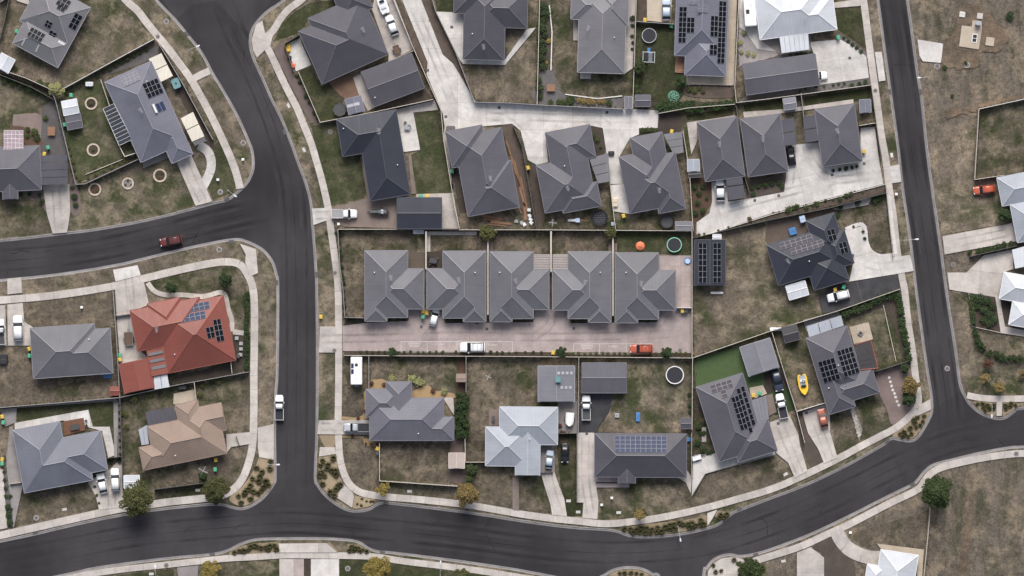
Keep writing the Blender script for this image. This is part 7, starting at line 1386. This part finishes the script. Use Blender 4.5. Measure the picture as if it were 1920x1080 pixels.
for q, mt, L, Wd, hh, lb in [((785, 435), 'white_sheet', 2.4, .9, .5, 'white storage box along the fence above the first grey unit'), ((1344, 549), 'white_paint', 2.7, .5, .5, 'long white kayak like bench below the solar shed'), ((1486, 434), 'blue_plastic', 1.6, 1.6, .5, 'bright blue tarpaulin heap above the charcoal solar house'), ((1504, 411), 'pale_blue', 1.3, 1.6, 1.3, 'pale blue tank box above the charcoal solar house'), ((201, 704), 'blue_plastic', 1.7, 1.1, .6, 'blue tarpaulin heap below the plain grey house'), ((168, 158), 'white_sheet', 1.7, 1.0, 1.0, 'small white box along the top left fence'), ((1196, 782), 'blue_plastic', .9, 2.0, .4, 'blue plastic toy heap in the dry yard'), ((342, 726), 'dark_steel', 1.7, .9, .9, 'dark barbecue box below the red roofed house'), ((1291, 824), 'blue_plastic', .9, .9, .6, 'small blue crate beside the wide solar house'), ((1149, 420), 'pale_blue', .7, .8, .6, 'pale blue crate by the fence between lane houses'), ((7, 674), 'dark_mat', 1.9, 2.2, 1.0, 'black covered machine at the left edge'), ((1470, 645), 'white_sheet', .01, .01, .01, '') if False else ((1455, 617), 'white_sheet', 2.7, .7, .5, 'long white box in the fence corner above the boat'), ((845, 241), 'lid', 1.9, 1.1, .9, 'grey box at the corner of the timber pile house'), ((541, 90), 'yellow_paint', .9, 1.7, .5, 'yellow toy truck on the pale play patio'), ((550, 123), 'orange_fabric', .9, .9, .5, 'orange toy on the pale play patio'), ((543, 108), 'dark_mat', .9, .7, .4, 'dark toy on the pale play patio'), ((1155, 381), 'cream', 1, 1, 1, '') if False else ((1153, 380), 'ring_stone', 1.3, 1.9, .6, 'beige sofa on the pale patio between lane houses'), ((1146, 287), 'black_plastic', 1.3, .8, .7, 'black covered barbecue on the lane concrete'), ((1330, 845), 'orange_timber', .8, 1.6, .3, 'orange timber frame left of the green turf house') if False else ((1320, 815), 'pale_deck', 1.0, 3.2, .25, 'pale timber board left of the green turf house'), ((1157, 779), 'steel', 1., 1., .4, 'grey scrap heap in the dry yard')]:
    t = at('storage_box' if 'box' in lb or 'crate' in lb else lb.split()[1] if False else 'yard_item', lb, 'yard item', q, -16 if q[0] > 1480 and q[1] < 640 else 0)
    a, b = L/2, Wd/2; MB().loft([[(x, y, 0) for x, y in rbox(-a, -b, a, b, min(a, b)*.3, 2)], [(x, y, hh*.8) for x, y in rbox(-a, -b, a, b, min(a, b)*.3, 2)], [(x, y, hh) for x, y in rbox(-a*.85, -b*.85, a*.85, b*.85, min(a, b)*.3, 2)]]).build('body', mt, t); MB().box(-a*.5, -.04, hh, a*.5, .04, hh+.03).build('handle', 'lid', t)
# stepping stones and stone path
for i, q in enumerate(T(1440, 540, [(908, 672), (917, 703), (926, 735), (935, 765), (948, 790), (956, 818), (967, 850), (980, 878)])):
    t = at('stepping_stone', 'white square stepping stone, %s from the top of the curved row' % (ORD+['sixth', 'seventh', 'eighth'])[i], 'stone', q, random.uniform(0, 60)); MB().prism(rbox(-.26, -.26, .26, .26, .05, 2), 0, .06).build('stone', 'white_marking', t)
t = struct(MB().prism([W(p) for p in [(1594, 768), (1602, 764), (1617, 806), (1611, 826), (1604, 800)]], .1, .18).build('stone_path', 'joint'), 'crazy paved stone path below the boat house', 'path'); rnd = random.Random(5)
for i in range(34):
    f = i/34; cx, cy = W((1598+f*15+rnd.uniform(-3, 3), 767+f*52)); k = rnd.uniform(.22, .34); MB().prism([(cx+k*cos(a)*rnd.uniform(.7, 1.1), cy+k*sin(a)*rnd.uniform(.7, 1.1)) for a in [j*pi/3 for j in range(6)]], .17, .2+.002*i)  .build('stone', 'concrete', t)
# pump station fittings and concrete pads of the empty lot
for q, L, Wd, mt, lb in [((1804, 27), 1.2, 1.2, 'bright_concrete', 'small square concrete lid, left of two above the pump station'), ((1837, 30), 1.2, 1.2, 'bright_concrete', 'small square concrete lid, right of two above the pump station'), ((1856, 78), 1.8, 1.8, 'cream_concrete', 'tan square concrete lid right of the pump station')]:
    t = at('concrete_lid', lb, 'lid', q, 8); MB().prism(rbox(-L/2, -Wd/2, L/2, Wd/2, .05, 2), 0, .2).build('slab', mt, t); MB().box(-.2, -.03, .2, .2, .03, .23).build('handle', 'steel', t)
t = at('access_hatch', 'white framed hatch with two black panes on the pump slab', 'hatch', (1827, 72), 8); MB().box(-.55, -.95, 0, .55, .95, .12).build('frame', 'white_paint', t)
for s in (-.42, .42): MB().box(-.42, s-.36, .12, .42, s+.36, .15).build('pane', 'dark_mat', t)
t = at('control_cabinet', 'pale blue grey control cabinet above the pump slab', 'cabinet', (1833, 44), 8); MB().box(-.6, -.4, 0, .6, .4, 1.4).build('body', 'pale_blue', t); MB().box(-.65, -.45, 1.4, .65, .45, 1.48).build('lid', 'steel', t)
# firepit
t = at('fire_pit', 'square fire pit on the sandy paved square', 'fire pit', (1613, 625), -15); MB().lathe([(.35, .0), (.35, .35), (.65, .35), (.65, 0)], 4).build('surround', 'grey_concrete', t); MB().lathe([(0, .2), (.34, .2)], 8).build('ash', 'dark_mat', t)
# outdoor chairs beside the red house, letterboxes, pool fence
for i, q in enumerate([(444, 634), (452, 644), (452, 654), (451, 665)]):
    t = at('outdoor_chair', 'pale cushioned chair, %s from the top in the yard right of the red house' % ORD[i], 'chair', q, 90); MB().box(-.36, -.36, .2, .36, .36, .42).build('seat', 'steel', t); MB().box(-.36, .3, .42, .36, .42, .85).build('backrest', 'steel', t)
    for sx in (-.3, .3):
        for sy in (-.3, .3): MB().box(sx-.03, sy-.03, 0, sx+.03, sy+.03, .2).build('leg', 'dark_steel', t)
for q, lb in [((409, 337), 'on the corner lawn of the bluish house'), ((456, 299), 'on the right verge of the bluish house'), ((1128, 946), 'left in the wide solar house lawn'), ((1594, 998), 'beside the bottom right curved driveway'), ((635, 420), 'at the end of the brown driveway'), ((1680, 364), 'on the right street verge'), ((1147, 933), 'right in the wide solar house lawn'), ((155, 694), 'below the window of the plain grey house') if False else ((154, 576), 'in the weedy yard above the plain grey house')]:
    t = at('letterbox', 'small white letterbox '+lb, 'letterbox', q); MB().box(-.18, -.12, 0, .18, .12, .7).build('post', 'steel', t); MB().box(-.28, -.25, .7, .28, .25, 1.05).build('box', 'white_paint', t)

# ---------------------------------------------------------------- parking bay paint on the unit driveway
def bay_row(x0, x1, y0, y1, divs, texts, label):
    c = W(((x0+x1)/2, (y0+y1)/2)); z = gz(*W((x0+4, y0+5)))+.004; t = thing('bay_marking', label, 'road marking', (c[0], c[1], z)); w = .08
    def line(a, b):
        (ax, ay), (bx, by) = W(a), W(b); ax -= c[0]; bx -= c[0]; ay -= c[1]; by -= c[1]
        m = MB()
        if abs(ax-bx) > abs(ay-by): m.box(min(ax, bx)-w/2, ay-w/2, -.002, max(ax, bx)+w/2, ay+w/2, .003)
        else: m.box(ax-w/2, min(ay, by)+w/2, -.002, ax+w/2, max(ay, by)-w/2, .0035)
        m.build('line', 'white_marking', t)
    line((x0, y0), (x1, y0)); line((x0, y1), (x1, y1))
    for d in divs: line((d, y0), (d, y1))
    for (px, py), txt in texts:
        cu = bpy.data.curves.new('lettering', 'FONT'); cu.body = txt; cu.size = .62; cu.align_x = 'CENTER'; cu.align_y = 'CENTER'; cu.extrude = .002; cu.offset = .0; cu.space_line = .85; cu.materials.append(MATS['white_marking'])
        tmp = bpy.data.objects.new('lettering', cu); COL.objects.link(tmp); me = bpy.data.meshes.new_from_object(tmp.evaluated_get(bpy.context.evaluated_depsgraph_get())); bpy.data.objects.remove(tmp); me.materials.clear(); me.materials.append(MATS['white_marking'])
        o = link('lettering', me, t); x, y = W((px, py)); o.location = (x-c[0], y-c[1], .003); o.rotation_euler = (0, 0, pi)
bay_row(752, 961, 640.5, 660, (752, 801, 857, 912, 961), [((777, 646), 'VISITOR\nPARKING'), ((826, 645), 'UNIT 1'), ((924, 646.5), 'UNIT 3')], 'white painted parking bays, left group on the unit driveway')
bay_row(1075, 1223, 644.5, 663.5, (1075, 1124, 1174, 1223), [((1100, 650), 'VISITOR\nPARKING'), ((1149, 649), 'UNIT 5')], 'white painted parking bays, right group on the unit driveway')

# ---------------------------------------------------------------- rough weeds in the open fields
rnd = random.Random(11); GRID = {}
for q in SURF[1:]:
    for i in range(int(q[0]//8), int(q[1]//8)+1):
        for j in range(int(q[2]//8), int(q[3]//8)+1):
            if -16 < i < 16 and -10 < j < 10: GRID.setdefault((i, j), []).append(q)
b = MB()
for _ in range(75000):
    x, y = rnd.uniform(-113, 113), rnd.uniform(-65, 65); top = None
    for q in GRID.get((int(x//8), int(y//8)), ()):
        if (top is None or q[5] > top[5]) and q[0] <= x <= q[1] and q[2] <= y <= q[3] and inside((x, y), q[4]): top = q
    if top is None or top[6][0] not in ('lawn', 'rough_grass'): continue
    rough = top[6][0] == 'rough_grass'; gr = top[6][1]; b.cur = rnd.choice((0, 0, 1, 2, 2)) if rough else (1 if rnd.random() < gr else rnd.choice((0, 2, 2))); z = top[5]-.01; m = 1.35 if rough else 1.
    for k in range(2):
        a = rnd.uniform(0, 6.28); l = m*rnd.uniform(.07, .2); h = m*rnd.uniform(.03, .10); c, s_ = cos(a)*l, sin(a)*l
        b.face([(x-s_*.35, y+c*.35, z), (x+s_*.35, y-c*.35, z), (x+c, y+s_, z+h)])
for e in FLINES:  # weeds along fence bases, also put in to darken the shaded lawn edges
    for (x0, y0), (x1, y1) in zip(e, e[1:]):
        L = hypot(x1-x0, y1-y0)
        for _ in range(int(L*7)):
            f = rnd.random(); d = rnd.choice((-1, 1))*(.08+abs(rnd.gauss(0, .28))); x = x0+(x1-x0)*f+(y1-y0)/L*d; y = y0+(y1-y0)*f-(x1-x0)/L*d; top = None
            for q in GRID.get((int(x//8), int(y//8)), ()):
                if (top is None or q[5] > top[5]) and q[0] <= x <= q[1] and q[2] <= y <= q[3] and inside((x, y), q[4]): top = q
            if top is None or top[6][0] in ('', None): continue
            b.cur = rnd.choice((1, 1, 2)); z = top[5]-.01
            for k in range(2):
                a = rnd.uniform(0, 6.28); l = rnd.uniform(.12, .3); h = rnd.uniform(.08, .3); c, s_ = cos(a)*l, sin(a)*l
                b.face([(x-s_*.35, y+c*.35, z), (x+s_*.35, y-c*.35, z), (x+c, y+s_, z+h)])
o = b.build('grass_tufts', ['tuft_straw', 'tuft_olive', 'tuft_brown']); struct(o, 'short dry and green grass tufts over the lawns and fields', 'grass', 'stuff')
for l_, k_ in USED.items():
    if k_ > 1: print('DUPLABEL', k_, l_)
